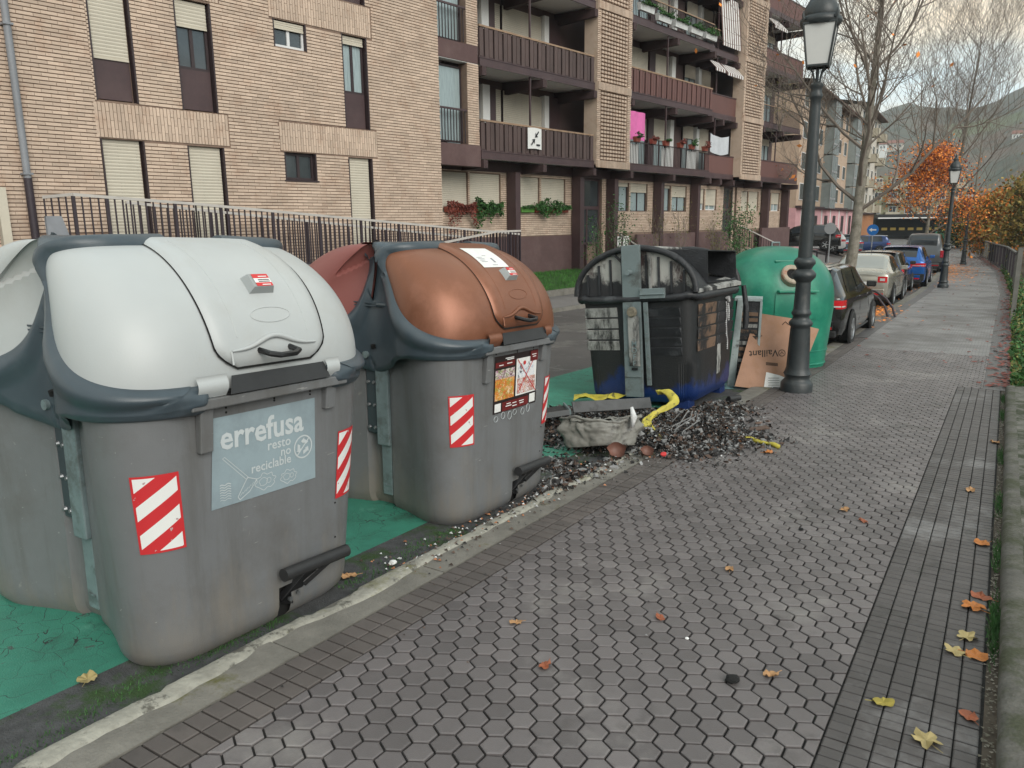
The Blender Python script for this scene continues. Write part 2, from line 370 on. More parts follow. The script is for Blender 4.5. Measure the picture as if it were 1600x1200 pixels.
# kerb stones: each about a metre long
M['kerb_far'] = M['kerb']
kroot = MB(); strip(kroot, drift(-2.66), drift(-2.36), YS, -RD-.03, 1); kb = struct('kerb', kroot, M['joint'])
y = -4.0; kn = 0; rest = MB()
while y < 60:
    ln = 1.0
    a = MB() if kn < 60 else rest
    prof = [(-2.625, -.12), (-2.625, -.03), (-2.60, -.010), (-2.56, 0), (-2.362, 0), (-2.362, -.12)]
    dz = random.uniform(-.002, .002)
    vs = []
    for yy in (y+.004, y+ln-.004): vs += [(px + xpath(yy), yy, zn(yy) + pz + dz) for px, pz in prof]
    a.add(vs, [(i, i+1, i+7, i+6) for i in range(5)] + [(0, 1, 2, 3, 4, 5)[::-1], (6, 7, 8, 9, 10, 11)])
    if kn < 60: part('kerb_stone', a, M['kerb'], kb)
    y += ln; kn += 1
# rough mortar smeared along the kerb edge
mo = MB()
ny = 420; nx = 7
def mortar(u, v):
    y = lerp(-1.0, 7.6, v); e0 = -2.615 - .11*noise.noise((y*1.9, 0, 0)) - .07*noise.noise((y*6.1, 3, 0)) - .03*noise.noise((y*17, 3, 0)) + .09*smooth(3, 7, y); e1 = -2.50 + .05*noise.noise((y*1.7, 8, 0)) + .02*noise.noise((y*9, 5, 0))
    x = lerp(e0, e1, u); base = lerp(-RD+.02, .006, smooth(-2.66, -2.585, x))
    th = .004*sin(pi*min(1, max(0, u)))*(1+.6*noise.noise((x*30, y*14, 0)))
    return (x, y, zn(y) + base + th - (.012 if u in (0, 1) else 0))
mo.grid(mortar, nx, ny, uv=False); part('mortar_smear', mo, M['mortar'], kb, smooth=0)
# ---- pavement with its tiles
g = MB(); strip(g, drift(-2.37), drift(.14), YS, -.012, 2); pave = struct('pavement', g, M['joint'])
def piece(mb, poly, h0=-.012, ch=.0035, top=0, fn=None):
    n = len(poly); cx = sum(p[0] for p in poly)/n; cy = sum(p[1] for p in poly)/n
    ins = [(cx + (x-cx)*(1 - ch*1.6/max(.01, math.hypot(x-cx, y-cy))), cy + (y-cy)*(1 - ch*1.6/max(.01, math.hypot(x-cx, y-cy)))) for x, y in poly]
    vs = [(x, y, h0) for x, y in poly] + [(x, y, top-ch*.8) for x, y in poly] + [(x, y, top) for x, y in ins]
    if fn: vs = [fn(*v) for v in vs]
    fs = [(i, (i+1) % n, n+(i+1) % n, n+i) for i in range(n)] + [(n+i, n+(i+1) % n, 2*n+(i+1) % n, 2*n+i) for i in range(n)] + [tuple(range(2*n, 3*n))]
    mb.add(vs, fs)
def clipx(poly, x0, x1):
    for sgn, lim in ((1, x0), (-1, -x1)):
        out = []
        for (a, b), (c, d) in zip(poly, poly[1:]+poly[:1]):
            ia, ic = sgn*a >= lim, sgn*c >= lim
            if ia: out.append((a, b))
            if ia != ic:
                t = (lim/sgn - a)/(c-a); out.append((lim/sgn, b + (d-b)*t))
        poly = out
        if len(poly) < 3: return []
    return poly
def inview(x, y, m=20):
    u, v, c = proj((x, y, zn(y))); return -m < u < 1600+m and -m < v < 1200+m
def lay(name, cells, M_, full):
    """cells: (cx, cy, poly or None). the 300 nearest whole ones in view are separate parts, the rest one mesh"""
    me = None; rest = MB(); cand = []
    for c in cells:
        d = (Vector((c[0], c[1], zn(c[1]))) - Vector((0, 0, EYE))).length
        cand.append((d if (c[2] is None and inview(c[0], c[1], 0)) else 1e9, c))
    cand.sort(key=lambda t: t[0])
    mb = MB(); piece(mb, full); me = mb.mesh(name, M_)
    for k, (d, (cx, cy, poly)) in enumerate(cand):
        dz = random.gauss(0, .0009); tx = random.gauss(0, .006); ty = random.gauss(0, .006)
        if k < 300 and d < 1e8:
            g_ = (zn(cy+.5) - zn(cy-.5))
            o = link(name, me, pave, (cx, cy, zn(cy)+dz), (atan2(g_, 1)+tx, ty, 0))
        else:
            p = full if poly is None else poly
            piece(rest, p, fn=lambda a, b, c, cx=cx, cy=cy, dz=dz, tx=tx, ty=ty: (cx+a, cy+b, zn(cy+b) + c + dz + b*tx - a*ty))
    o = part(name, rest, M_, pave, stuff=True)
P_, R_ = .1, .0866; hr = .0456/cos(pi/6)
hexp = [(hr*sin(k*pi/3), hr*cos(k*pi/3)) for k in range(6)][::-1]
cells = []
for j in range(-6, 172):
    cy = .3 + j*R_
    if cy > 14.6: break
    x1 = -.386 if cy < 11.35 else -.10
    for i in range(-1, 22):
        cx = -2.13 + .05 + i*P_ + (.05 if j % 2 else 0)
        if cx < -2.2 or cx > x1 + .06: continue
        if cx - .0465 >= -2.128 and cx + .0465 <= x1: cells.append((cx, cy, None))
        else:
            p = clipx([(cx+a, cy+b) for a, b in hexp], -2.126, x1)
            if p and max(q[0] for q in p) - min(q[0] for q in p) > .012: cells.append((cx, cy, [(a-cx, b-cy) for a, b in p]))
lay('hexagonal_tile', cells, M['hex'], hexp)
cells = []; y = -.5
sq = [(-.0515, -.0355), (.0515, -.0355), (.0515, .0355), (-.0515, .0355)]
while y < 16:
    for i in range(2): cells.append((-2.298 + i*.11, y, None))
    y += .079
lay('square_tile', cells, M['square'], sq)
cells = []; y = .8; k = 0
rp = [(-.0365, -.0262), (.0365, -.0262), (.0365, .0262), (-.0365, .0262)]
while y < 11.3:
    for i in range(6): cells.append((-.342 + i*.0785, y, None))
    y += .0575 + (.003 if k % 4 == 3 else 0); k += 1
lay('paver', cells, M['paver'], rp)
Y2 = [14.55] + [y for y in YS if y > 14.9]; Y3 = [11.3] + [y for y in YS if y > 11.5]
g = MB(); strip(g, drift(-2.126), drift(-.10), Y2, 0, 3); part('worn_pavement', g, M['slab'], pave)
g = MB(); strip(g, drift(-.098), drift(.42), Y3, .001, 2); strip(g, drift(-2.36), drift(-2.13), [16.0] + [y for y in YS if y > 16.4], .001, 1); part('dark_band', g, M['slabdark'], pave)
# inspection cover joint seen at the change of paving
# ---- right side: gutter, concrete wall top with moss, bank
M['wallr'] = mat('mossy_concrete', (.125, .12, .105), .92, var=.3, scale=5, bump=.9, bscale=45, dirt_or_sheen=(.03, .038, .016), dscale=4.5, dthr=(.44, .56))
overlay(M['wallr'], (.19, .19, .18), 7, (.64, .72))
M['edgec'] = mat('kerb_wall_edge', (.105, .10, .088), .9, var=.3, scale=7, bump=.7, bscale=60, dirt_or_sheen=(.05, .055, .03), dscale=4, dthr=(.46, .60))
g = MB(); prof = [(.142, -.12), (.140, .045), (.147, .068), (.165, .082), (.20, .088), (.235, .086)]
ys = [-3 + .15*i for i in range(96)]
vs = [(px + .006*noise.noise((px*9, yy*3, 1)), yy, zn(yy) + pz + .006*noise.noise((px*11, yy*5, 4))) for yy in ys for px, pz in prof]; n = len(prof)
g.add(vs, [(j*n+i, j*n+i+1, (j+1)*n+i+1, (j+1)*n+i) for j in range(len(ys)-1) for i in range(n-1)] + [tuple((len(ys)-1)*n+i for i in range(n))])
wr = struct('low_concrete_wall', g, M['edgec'], smooth=40)
g = MB(); nxs = 14
g.grid(lambda u, v: (lerp(.233, 1.6, u), lerp(-3, 11.25, v), zn(lerp(-3, 11.25, v)) + .085 + (.022*noise.noise((u*9, v*70, 2)) + .012*noise.noise((u*40, v*260, 2)) if u > 0 else 0)), nxs, 190, uv=False)
part('mossy_top', g, M['wallr'], wr, smooth=0)
g = MB(); strip(g, cst(.098), cst(.145), YS[:19], -.006); struct('soil_joint', g, M['soil'])
M['bank'] = mat('leafy_bank', (.05, .045, .025), .95, var=.4, scale=3, bump=.8, bscale=30, dirt_or_sheen=(.12, .05, .02), dscale=2, dthr=(.5, .62))
g = MB(); g.grid(lambda u, v: (lerp(.42, 3.5, u) + xpath(lerp(11.2, 95, v**1.6)), lerp(11.2, 95, v**1.6), zn(lerp(11.2, 95, v**1.6)) + .01 + .05*u + .03*noise.noise((u*8, v*60, 0))), 8, 90, uv=False)
struct('verge', g, M['bank'], smooth=0)
# ---- across the road: sidewalk, kerb, lawn
g = MB(); ysf = [y for y in YS if y <= 62]
strip(g, lambda y: xf(y)-.16, lambda y: xf(y), ysf, .09, 1, lambda x, y: zn(y)-RD); strip(g, lambda y: xf(y), lambda y: xf(y)+.012, ysf, .0, 1, lambda x, y: zn(y)-RD + (.09 if x < xf(y)+.006 else -.02))
far_k = struct('far_kerb', g, M['kerb'])
g = MB(); strip(g, lambda y: xb(y)-1.5, lambda y: xf(y)-.158, ysf, .035, 14, lambda x, y: gz(x, y) + .055*smooth(0, .5, x-xf(y)+2) - (.5 if sD(x, y)[1] > 13.72 and 12.4 < sD(x, y)[0] < 27.4 else 0)); struct('far_sidewalk', g, M['walk'], smooth=0)
def bp(s, D, z=0): return bd*s + bn*D + Vector((0, 0, z))
def gzb(s, D): p = bp(s, D); return gz(p.x, p.y)
def lawnz(s, D): return lerp(-.33, .0, smooth(13.8, 15.9, D)) 
lawn = [(16.6, 27.2)]
g = MB(); g.grid(lambda u, v: tuple(bp(lerp(12.5, 27.3, u), lerp(13.86, 16.25, v), lawnz(0, lerp(13.86, 16.25, v)) - .01)), 40, 10, uv=False); struct('lawn', g, M['grassbed'], smooth=0)
g = MB(); rnd = random.Random(3)
for i in range(26000):
    s, D = rnd.uniform(12.6, 27.2), rnd.uniform(13.88, 16.15); p = bp(s, D, lawnz(s, D) - .01); a = rnd.uniform(0, 2*pi); h = rnd.uniform(.04, .10); ww = .006
    dx, dy = cos(a)*ww, sin(a)*ww; lx, ly = rnd.uniform(-.04, .04), rnd.uniform(-.04, .04)
    g.add([(p.x-dx, p.y-dy, p.z), (p.x+dx, p.y+dy, p.z), (p.x+lx, p.y+ly, p.z+h)], [(0, 1, 2)])
struct('grass', g, M['grass'])['kind'] = 'stuff'
g = MB(); s = 12.5
while s < 27.2:
    a, b = s+.008, min(s+.9, 27.3)
    for (s0, s1) in ((a, b),):
        vs = [tuple(bp(ss, DD, zz)) for ss in (s0, s1) for DD, zz in ((13.70, -.62), (13.70, -.31), (13.86, -.31), (13.86, -.62))]
        g.add(vs, [(0,1,2,3), (7,6,5,4), (0,4,5,1), (1,5,6,2), (2,6,7,3)])
    s += .9
struct('lawn_kerb', g, M['kerb'])
# ================================================================== WASTE CONTAINERS
M['bin_grey'] = mat('grey_plastic', (.15, .155, .16), .42, var=.09, scale=2.2, bump=.12, bscale=300, dirt_or_sheen=(.11, .105, .10), dscale=1.7, dthr=(.5, .75), drough=.55)
overlay(M['bin_grey'], (.24, .235, .22), 9, (.66, .73), det=12); overlay(M['bin_grey'], (.10, .098, .092), 2.5, (.50, .75), stretch=(2.5, 2.5, .22), det=9); overlay(M['bin_grey'], (.27, .27, .26), 5, (.70, .72), stretch=(7, 1, 9), det=3)
overlay(M['bin_grey'], (.19, .17, .145), 3, (.56, .8), stretch=(1, 1, .25), axis=(2, -.3, .5, .22, -.1))
M['bin_blue'] = mat('blue_grey_plastic', (.048, .066, .080), .36, var=.12, scale=3, bump=.1, bscale=250, dirt_or_sheen=(.075, .09, .10), dscale=3, dthr=(.5, .75), drough=.5)
M['lid_white'] = mat('white_plastic', (.43, .45, .45), .42, var=.04, scale=2, bump=.05, bscale=150, dirt_or_sheen=(.38, .385, .37), dscale=1.4, dthr=(.5, .75))
overlay(M['lid_white'], (.38, .36, .32), 5, (.66, .76), stretch=(1, 1, .4))
M['lid_copper'] = mat('copper_plastic', (.22, .088, .048), .38, metal=.35, var=.08, scale=2, bump=.05, bscale=150, dirt_or_sheen=(.30, .13, .08), dscale=2.4, dthr=(.5, .7), drough=.5)
M['lid_maroon'] = mat('faded_maroon_plastic', (.23, .075, .065), .5, var=.06, scale=2)
M['galv'] = mat('galvanised_steel', (.21, .27, .28), .45, metal=.35, var=.15, scale=9, bump=.1, bscale=80, dirt_or_sheen=(.14, .17, .17), dscale=8, dthr=(.5, .62))
M['plate'] = mat('dark_steel_plate', (.06, .08, .09), .4, metal=.4, var=.15, scale=9)
M['bolt'] = mat('zinc_bolt', (.28, .29, .30), .45, metal=.9, var=0)
M['rubber'] = mat('black_rubber', (.02, .02, .021), .5, var=.2, scale=8)
M['black'] = mat('black_plastic', (.012, .012, .013), .35, var=0)
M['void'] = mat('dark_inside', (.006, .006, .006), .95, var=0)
M['sensor'] = mat('sensor_grey', (.30, .32, .32), .45, var=.05)
M['red'] = mat('red_print', (.55, .03, .03), .5, var=.12, scale=30)
M['white'] = mat('white_print', (.74, .74, .72), .5, var=.08, scale=30)
M['decal'] = mat('pale_decal', (.27, .34, .37), .42, var=.06, scale=4, dirt_or_sheen=(.21, .26, .285), dscale=2.5, dthr=(.45, .65))
M['decaltext'] = mat('decal_lettering', (.50, .54, .55), .5, var=.05)
def stripe_mat():
    m, t, b = newmat('red_white_stripes'); n = t.nodes; l = t.links; b.inputs['Roughness'].default_value = .4
    uv = n.new('ShaderNodeUVMap'); sp = n.new('ShaderNodeSeparateXYZ'); l.new(uv.outputs[0], sp.inputs[0])
    def ma(op, a, b_, c=None):
        q = n.new('ShaderNodeMath'); q.operation = op
        for i, v in enumerate((a, b_)):
            if v is None: continue
            if hasattr(v, 'links'): l.new(v, q.inputs[i])
            else: q.inputs[i].default_value = v
        return q.outputs[0]
    X, Y = sp.outputs[0], sp.outputs[1]
    s = ma('FRACT', ma('ADD', ma('SUBTRACT', ma('MULTIPLY', Y, 2.75), ma('MULTIPLY', X, 1.05)), 5.38), None)
    band = ma('GREATER_THAN', s, .5)
    ex = ma('MINIMUM', ma('MINIMUM', X, ma('SUBTRACT', 1, X)), ma('MULTIPLY', ma('MINIMUM', Y, ma('SUBTRACT', 1, Y)), 1.9))
    edge = ma('GREATER_THAN', ex, .055); wh = ma('MULTIPLY', band, edge)
    nz = n.new('ShaderNodeTexNoise'); nz.inputs['Scale'].default_value = 34; nz.inputs['Detail'].default_value = 6; geo = n.new('ShaderNodeNewGeometry'); l.new(geo.outputs['Position'], nz.inputs['Vector'])
    sc = ma('GREATER_THAN', nz.outputs['Fac'], .685)
    mx_ = n.new('ShaderNodeMixRGB'); mx_.inputs[1].default_value = (.52, .025, .03, 1); mx_.inputs[2].default_value = (.72, .72, .70, 1); l.new(wh, mx_.inputs[0])
    m2 = n.new('ShaderNodeMixRGB'); m2.inputs[2].default_value = (.42, .3, .3, 1); l.new(sc, m2.inputs[0]); l.new(mx_.outputs[0], m2.inputs[1]); l.new(m2.outputs[0], b.inputs['Base Color'])
    return m
M['stripes'] = stripe_mat()
def outl(q, a, b, r, pin=None):
    x, y = outl0(q, a, b, r); k = min(max(q, 0), 1 - min(q, 1))
    if k < .36: y -= math.copysign((PIN if pin is None else pin)*cos(pi/2*k/.36)**2*smooth(0, .75, a), y)
    return x, y
def outl0(q, a, b, r):
    """front half of a rounded rectangle, from the left end centre (0,-b) round the front (a,0) to (0,b)"""
    r = min(r, a*.98, b*.98)
    if q < 0: q = 0
    if q > .5: x, y = outl0(1-q, a, b, r); return x, -y
    if q < .2: return (a-r)*q/.2, -b
    if q < .4:
        t = (q-.2)/.2*pi/2; return a-r + r*sin(t), -b + r - r*cos(t)
    return a, -(b-r)*(1-(q-.4)/.1)
BL_, BA = .79, .80
PIN = .30
Z0, HH = 1.19, .58
def body(q, h, off=0, flip=1):
    t = h/1.2; a = lerp(.725, .765, t) ; b = lerp(.64, .765, t); r = lerp(.28, .33, t)
    e = 1 - .075*(1-min(1, h/.10))**2.4; x, y = outl(q, a+off, b+off, r, lerp(.20, .30, t)); x += .018*(1-(y/b)**2)*(1 if q > .2 and q < .8 else (abs(q-.5) < .3))
    return (x*e*flip, y*e, .006 + h)
def dome(q, tau, off=0, flip=1):
    c = max(0., cos(max(tau, 0))); a = .085 + (BA-.085)*c**.85; b = .50 + (BL_-.50)*c; r = ((.8*a)**-4 + 22.3)**-.25
    z = Z0 + HH*sin(max(tau, 0))**.95 if tau > 0 else Z0 + HH*tau
    x, y = outl(q, a, b, r)
    if off:
        e = 1e-3
        p0 = Vector(dome(q, tau)); 
        pq = Vector(dome(min(q+.01, 1), tau)) - Vector(dome(max(q-.01, 0), tau)); pt = Vector(dome(q, tau+.01)) - Vector(dome(q, tau-.01))
        nrm = pq.cross(pt)
        if nrm.length < 1e-9: nrm = Vector((0, 0, 1))
        nrm.normalize()
        if nrm.dot(p0 - Vector((.05, 0, .6))) < 0: nrm = -nrm
        kk = min(q, 1-q)
        if kk < .06: nrm.x *= kk/.06; nrm.normalize()
        p = p0 + nrm*off; return (p.x*flip, p.y, p.z)
    return (x*flip, y, z)
def domeu(u, tau, off=0, flip=1):
    c = max(0., cos(max(tau, 0))); a = .085 + (BA-.085)*c**.85; b = .50 + (BL_-.50)*c; r = ((.8*a)**-4 + 22.3)**-.25
    return dome(.5 + .1*u/(b-r), tau, off, flip)
def bodyu(u, h, off=0):
    t = h/1.2; b = lerp(.64, .765, t); r = lerp(.28, .33, t); k = b-r
    return body(.5 + .1*u/k if abs(u) <= k else (.5 + math.copysign(.1 + (abs(u)-k)/(r*pi/2)*.2, u)), h, off)
def frame_patch(flip, side):
    g = MB()
    def gam(v):
        if v < .08: return (.455, 1.24)
        if v > .90: return (lerp(.385, .412, (v-.90)/.10), .035)
        al = pi/2 + pi*(v-.08)/.82; c, s_ = cos(al), sin(al)
        return (.390 - (.185 if flip > 0 else .325)*abs(c)**(.75 if flip > 0 else .5) + (.06*(1-(v-.08)/.2) if v < .28 else 0), .64 + .60*math.copysign(abs(s_)**.8, s_))
    def ome(v):
        if v < .08: return (.455, 1.53)
        if v < .30: t = (v-.08)/.22; return (lerp(.455, .0, t**.6), 1.53 - .12*t)
        if v < .62: t = (v-.30)/.32; return (0, lerp(1.41, -.42, t))
        if v < .72: t = (v-.62)/.10; return (lerp(0, .13, t), lerp(-.42, -.30, t**1.6))
        if v < .80: t = (v-.72)/.08; return (lerp(.13, .22, t), lerp(-.30, -.17, t**.6))
        t = (v-.80)/.20; return (lerp(.22, .412, t), -.165)
    def f(u, v):
        qa, ta = gam(v); qb, tb = ome(v); q, tau = lerp(qa, qb, u), lerp(ta, tb, u)
        A = Vector(dome(qa, ta)); P = Vector(dome(q, tau)); d = (P-A).length
        tot = (Vector(dome(qb, tb))-A).length
        o = .004 + .046*sin(min(1, d/.075)*pi/2)**.8 if d < .075 else .05 - .026*smooth(.075, .17, d) if tot > .17 else .05
        rest = tot - d
        lowend = v > .60
        if rest < .05 and (lowend or v < .05): o *= sqrt(max(0, rest/.05))*.9 + .02
        if v < .02 or v > .985: o *= .55
        if u == 0: o = -.02
        x, y, z = dome(q, tau, o, flip)
        return (x, y*side, z)
    g.grid(f if flip > 0 else (lambda u, v: f(u, .27 + .73*v)), 26, 110, uv=False)
    if flip*side < 0: g.f = [t[::-1] for t in g.f]
    return g
def make_container(front_lid, rear_lid, label, at, poster):
    r = thing('waste_container', label, 'waste container', 'grey waste containers with coloured domed lids', slope_mat(*at))
    b = MB()
    for fl in (1, -1):
        g = MB()
        def bf(u, v, fl=fl):
            x, y, z = body(u, v*1.2, 0, fl)
            if abs(x) < .105: y *= 1 - .075*smooth(.105, .085, abs(x))/1.0
            return (x, y, z)
        nq, nh = 100, 26
        g.grid(bf, nq, nh, uv=False, keep=(lambda u, v: not (fl == 1 and .505 < u < .532 and v < .165) and not (fl == 1 and .52 < u < .62 and v < .0)))
        if fl < 0: g.f = [t[::-1] for t in g.f]
        b.add(g.v, g.f)
        bt = [body(q/40, 0, 0, fl) for q in range(41)]; k = len(b.v); b.v += bt; b.f.append(tuple(range(k, k+41))); b.m.append(0); b.uv.append(None)
    bo = part('body', b, M['bin_grey'], r, 45)
    g = MB(); g.box(.40, .70, .012, .150, .02, .225); part('pedal_recess', g, M['void'], bo)
    for fl, m in ((1, front_lid), (-1, rear_lid)):
        g = MB(); g.grid(lambda u, v: dome(lerp(.02, .98, u), lerp(-.02, pi/2, v), .016*sin(pi*u)**.5*sin(pi*v)**.5 + .001, fl), 120, 40, uv=False, keep=lambda u, v: abs(u-.5) < .085 or (abs(min(lerp(.02, .98, u), lerp(.98, .02, u)) - .40)/(.225 if fl > 0 else .40))**2.2 + (abs(v*pi/2 - .64)/.72)**2.4 < 1 or (fl < 0 and v > .62 and .03 < u < .97))
        if fl < 0: g.f = [t[::-1] for t in g.f]
        lid = part('lid', g, m, r, 50)
        # opening flap with dark gap
        def flap(u, v, o, wd, t0, t1, fl=fl):
            tau = lerp(t0, t1, v); half = wd*(1 - .32*max(0, 1-v/.14)**2.2) + .02*sin(pi*v)
            ed = min(u, 1-u, v)*12
            oo = o*min(1, ed)**.5 if o > .01 else o
            return domeu(lerp(-half, half, u) + .02, tau, .016 + oo, fl)
        g = MB(); g.grid(lambda u, v: flap(u, v, .003, .2925, .096, 1.27), 24, 24, uv=False)
        if fl < 0: g.f = [t[::-1] for t in g.f]
        part('flap_gap', g, M['void'], lid, 60)
        g = MB(); g.grid(lambda u, v: flap(u, v, .026, .288, .105, 1.3), 40, 40, uv=False)
        if fl < 0: g.f = [t[::-1] for t in g.f]
        fp = part('flap', g, m, r, 50)
        if fl == 1:
            g = MB()    # raised centre panel lines and embossed oval
            for uu in (-.17, .21): g.tube([domeu(uu - .01*sin(t), t, .041) for t in [.3+.07*i for i in range(14)]], .0035, 5)
            g.tube([domeu(.03 + .105*cos(a), .44 + .055*sin(a), .042) for a in [2*pi*i/30 for i in range(31)]], .0028, 5)
            part('embossing', g, m, fp, 60)
            g = MB()    # scooped lip above the handle
            pts = [domeu(lerp(-.215, .235, i/24), .215 + .075*exp(-((i/24-.5)/.23)**2), .047) for i in range(25)]
            g.tube(pts, [.004 + .008*sin(pi*i/24) for i in range(25)], 7)
            g.tube([domeu(-.215, t, .043) for t in (.215, .17, .13)], .005, 6)
            part('handle_lip', g, m, fp, 60)
            g = MB(); P = [domeu(-.075, .205, .035), domeu(-.07, .17, .10), domeu(-.03, .155, .115), domeu(.05, .155, .115), domeu(.085, .17, .10), domeu(.09, .205, .035)]
            g.tube(P, .013, 8); part('flap_handle', g, M['black'], fp, 40)
            g = MB()
            def sb(a, b_, c): return domeu(a, b_, c)
            sx0, sx1, t0, t1 = -.035, .10, .60, .74
            base = [sb(sx0, t0, .035), sb(sx1, t0, .035), sb(sx1, t1, .035), sb(sx0, t1, .035)]; top = [sb(sx0+.02, t0+.025, .075), sb(sx1-.012, t0+.025, .075), sb(sx1-.012, t1-.012, .075), sb(sx0+.02, t1-.012, .075)]
            g.add(base+top, [(0,1,5,4), (1,2,6,5), (2,3,7,6), (3,0,4,7), (4,5,6,7)])
            sn = part('sensor_box', g, M['sensor'], fp)
            g = MB(); 
            def lb(a0, a1, b0, b1, mi): g.add([sb(a0, b0, .0765), sb(a1, b0, .0765), sb(a1, b1, .0765), sb(a0, b1, .0765)], [(0,1,2,3)], mi)
            lb(.0, .086, .628, .655, 0); lb(.0, .086, .655, .69, 1); lb(.0, .086, .69, .725, 0)
            for k_ in range(2): g.add([sb(.02, .660+.014*k_, .0775), sb(.08, .660+.014*k_, .0775), sb(.08, .666+.014*k_, .0775), sb(.02, .666+.014*k_, .0775)], [(0,1,2,3)], 2)
            for k_ in range(2): g.add([sb(.03, .634+.066*k_, .0775), sb(.075, .634+.066*k_, .0775), sb(.075, .641+.066*k_, .0775), sb(.03, .641+.066*k_, .0775)], [(0,1,2,3)], 1)
            part('warning_label', g, [M['red'], M['white'], M['black']], sn)
        # lip under the flap, dark rubber strip, rim bar and tabs
        for s0, s1 in ((-.39, -.25), (.29, .372)):
            g = MB(); g.grid(lambda u, v: (fl*(.825 + .022*sin(pi*v) + .012*(v > .99)), lerp(s0, s1, u), lerp(1.16, 1.25, v)), 4, 8, uv=False)
            g.add([(fl*.827, s0, 1.16), (fl*.827, s1, 1.16), (fl*.75, s1, 1.16), (fl*.75, s0, 1.16)], [(0, 1, 2, 3)])
            part('lid_lip', g, m, r, 60)
        g = MB(); g.add([(fl*.855, -.25, 1.165), (fl*.855, .30, 1.165), (fl*.825, .285, 1.235), (fl*.825, -.22, 1.235), (fl*.78, -.25, 1.16), (fl*.78, .30, 1.16)], [(0,1,2,3), (4,5,1,0)]); part('rubber_strip', g, M['rubber'], r)
        g = MB(); g.box(fl*.74, fl*.842, -.42, .42, 1.115, 1.158); part('rim_bar', g, M['bin_grey'], r, bevel=.006)
        for uu, zl in ((-.335, .93), (.345, 1.0)):
            g = MB(); vs = [(fl*.78, uu-.03, 1.118), (fl*.815, uu-.03, 1.118), (fl*.80, uu-.03, zl), (fl*.765, uu-.03, zl), (fl*.78, uu+.03, 1.118), (fl*.815, uu+.03, 1.118), (fl*.80, uu+.03, zl), (fl*.765, uu+.03, zl)]
            g.add(vs, [(0,1,2,3), (7,6,5,4), (0,4,5,1), (1,5,6,2), (2,6,7,3), (3,7,4,0)]); part('rim_tab', g, M['bin_grey'], r, bevel=.004)
    g = MB(); g.grid(lambda u, v: (lerp(.10, -.10, u), lerp(-.49, .49, v), Z0 + HH + .012*sin(pi*u) + .002), 8, 10, uv=False); part('ridge', g, front_lid, r, 60)
    for side in (1, -1):
        g = MB()
        for fl in (1, -1): a = frame_patch(fl, side); g.add(a.v, a.f)
        fr = part('end_frame', g, M['bin_blue'], r, 70, weld=.0015)
        s = -side if False else side
        yy = -side
        g = MB()
        for x_, z_ in ((.05, 1.60), (-.02, 1.10)):
            t = 1.05 if z_ > 1.4 else -.12
            p = Vector(dome(.09 if z_ > 1.4 else .01, t, .030)); g.tube([(p.x, p.y*side, p.z-.012), (p.x, p.y*side + yy*.006, p.z+.012)], .016, 10)
        part('frame_hole', g, M['void'], fr, stuff=True)
        g = MB(); p = Vector(dome(.05, .33, .03)); g.tube([(p.x-.02, p.y*side, p.z), (p.x+.07, p.y*side + yy*.01, p.z)], .016, 8); g.box(-.16, p.x-.02, p.y*side, p.y*side+yy*.006, p.z-.012, p.z-.004); g.box(-.16, p.x-.02, p.y*side, p.y*side+yy*.006, p.z+.006, p.z+.014)
        part('latch_peg', g, M['bin_blue'], fr, 40)
        bz = lambda h: lerp(.64, .765, h/1.2) - lerp(.195, .29, h/1.2)
        g = MB(); Y = lambda h, o: yy*(bz(h) - .048 + o)
        g.add([(.0, Y(.45, .075), .45), (.105, Y(.45, .075), .45), (.105, Y(1.12, .075), 1.12), (.0, Y(1.12, .075), 1.12), (.0, Y(.45, .0), .45), (.105, Y(.45, 0), .45), (.105, Y(1.12, 0), 1.12), (.0, Y(1.12, 0), 1.12)],
              [(0,1,2,3), (1,0,4,5), (2,1,5,6), (3,2,6,7), (0,3,7,4)]); part('lifting_channel', g, M['galv'], r, bevel=.008)
        g = MB(); g.add([(.015, Y(.10, .05), .10), (.10, Y(.10, .05), .10), (.10, Y(.45, .05), .455), (.015, Y(.45, .05), .455), (.015, Y(.10, 0), .10), (.10, Y(.10, 0), .10), (.10, Y(.45, 0), .455), (.015, Y(.45, 0), .455)],
              [(0,1,2,3), (1,0,4,5), (2,1,5,6), (3,2,6,7), (0,3,7,4)]); lo = part('channel_foot', g, M['galv'], r, bevel=.006)
        g = MB(); g.box(.03, .085, Y(.18, .052), Y(.18, .056), .165, .175); part('foot_ridge', g, M['galv'], lo)
        g = MB(); g.add([(-.10, Y(.45, .055), .52), (-.002, Y(.45, .055), .52), (-.002, Y(1.10, .055), 1.10), (-.10, Y(1.10, .055), 1.10), (-.10, Y(.45, 0), .52), (-.002, Y(.45, 0), .52), (-.002, Y(1.1, 0), 1.10), (-.10, Y(1.1, 0), 1.10)],
              [(0,1,2,3), (1,0,4,5), (2,1,5,6), (3,2,6,7), (0,3,7,4)]); pl = part('bolted_plate', g, M['plate'], r, bevel=.008)
        for k_ in range(8):
            g = MB(); hz_ = .56 + .155*(k_//2); cx = -.078 + .05*(k_ % 2); yb = Y(hz_*.98, .055)
            g.tube([(cx, yb, hz_), (cx, yb+yy*.012, hz_)], [.014, .009], 8); part('bolt', g, M['bolt'], pl, 40)
        g = MB(); g.tube([(-.05, Y(1.05, .03), 1.06), (-.05, Y(1.05, .11), 1.06)], .024, 12); part('lifting_pin', g, M['galv'], r, 40)
    # pedal
    g = MB(); g.tube([(.805, .02, .275), (.805, .42, .262)], .031, 14); pd = part('pedal', g, M['rubber'], r, 40)
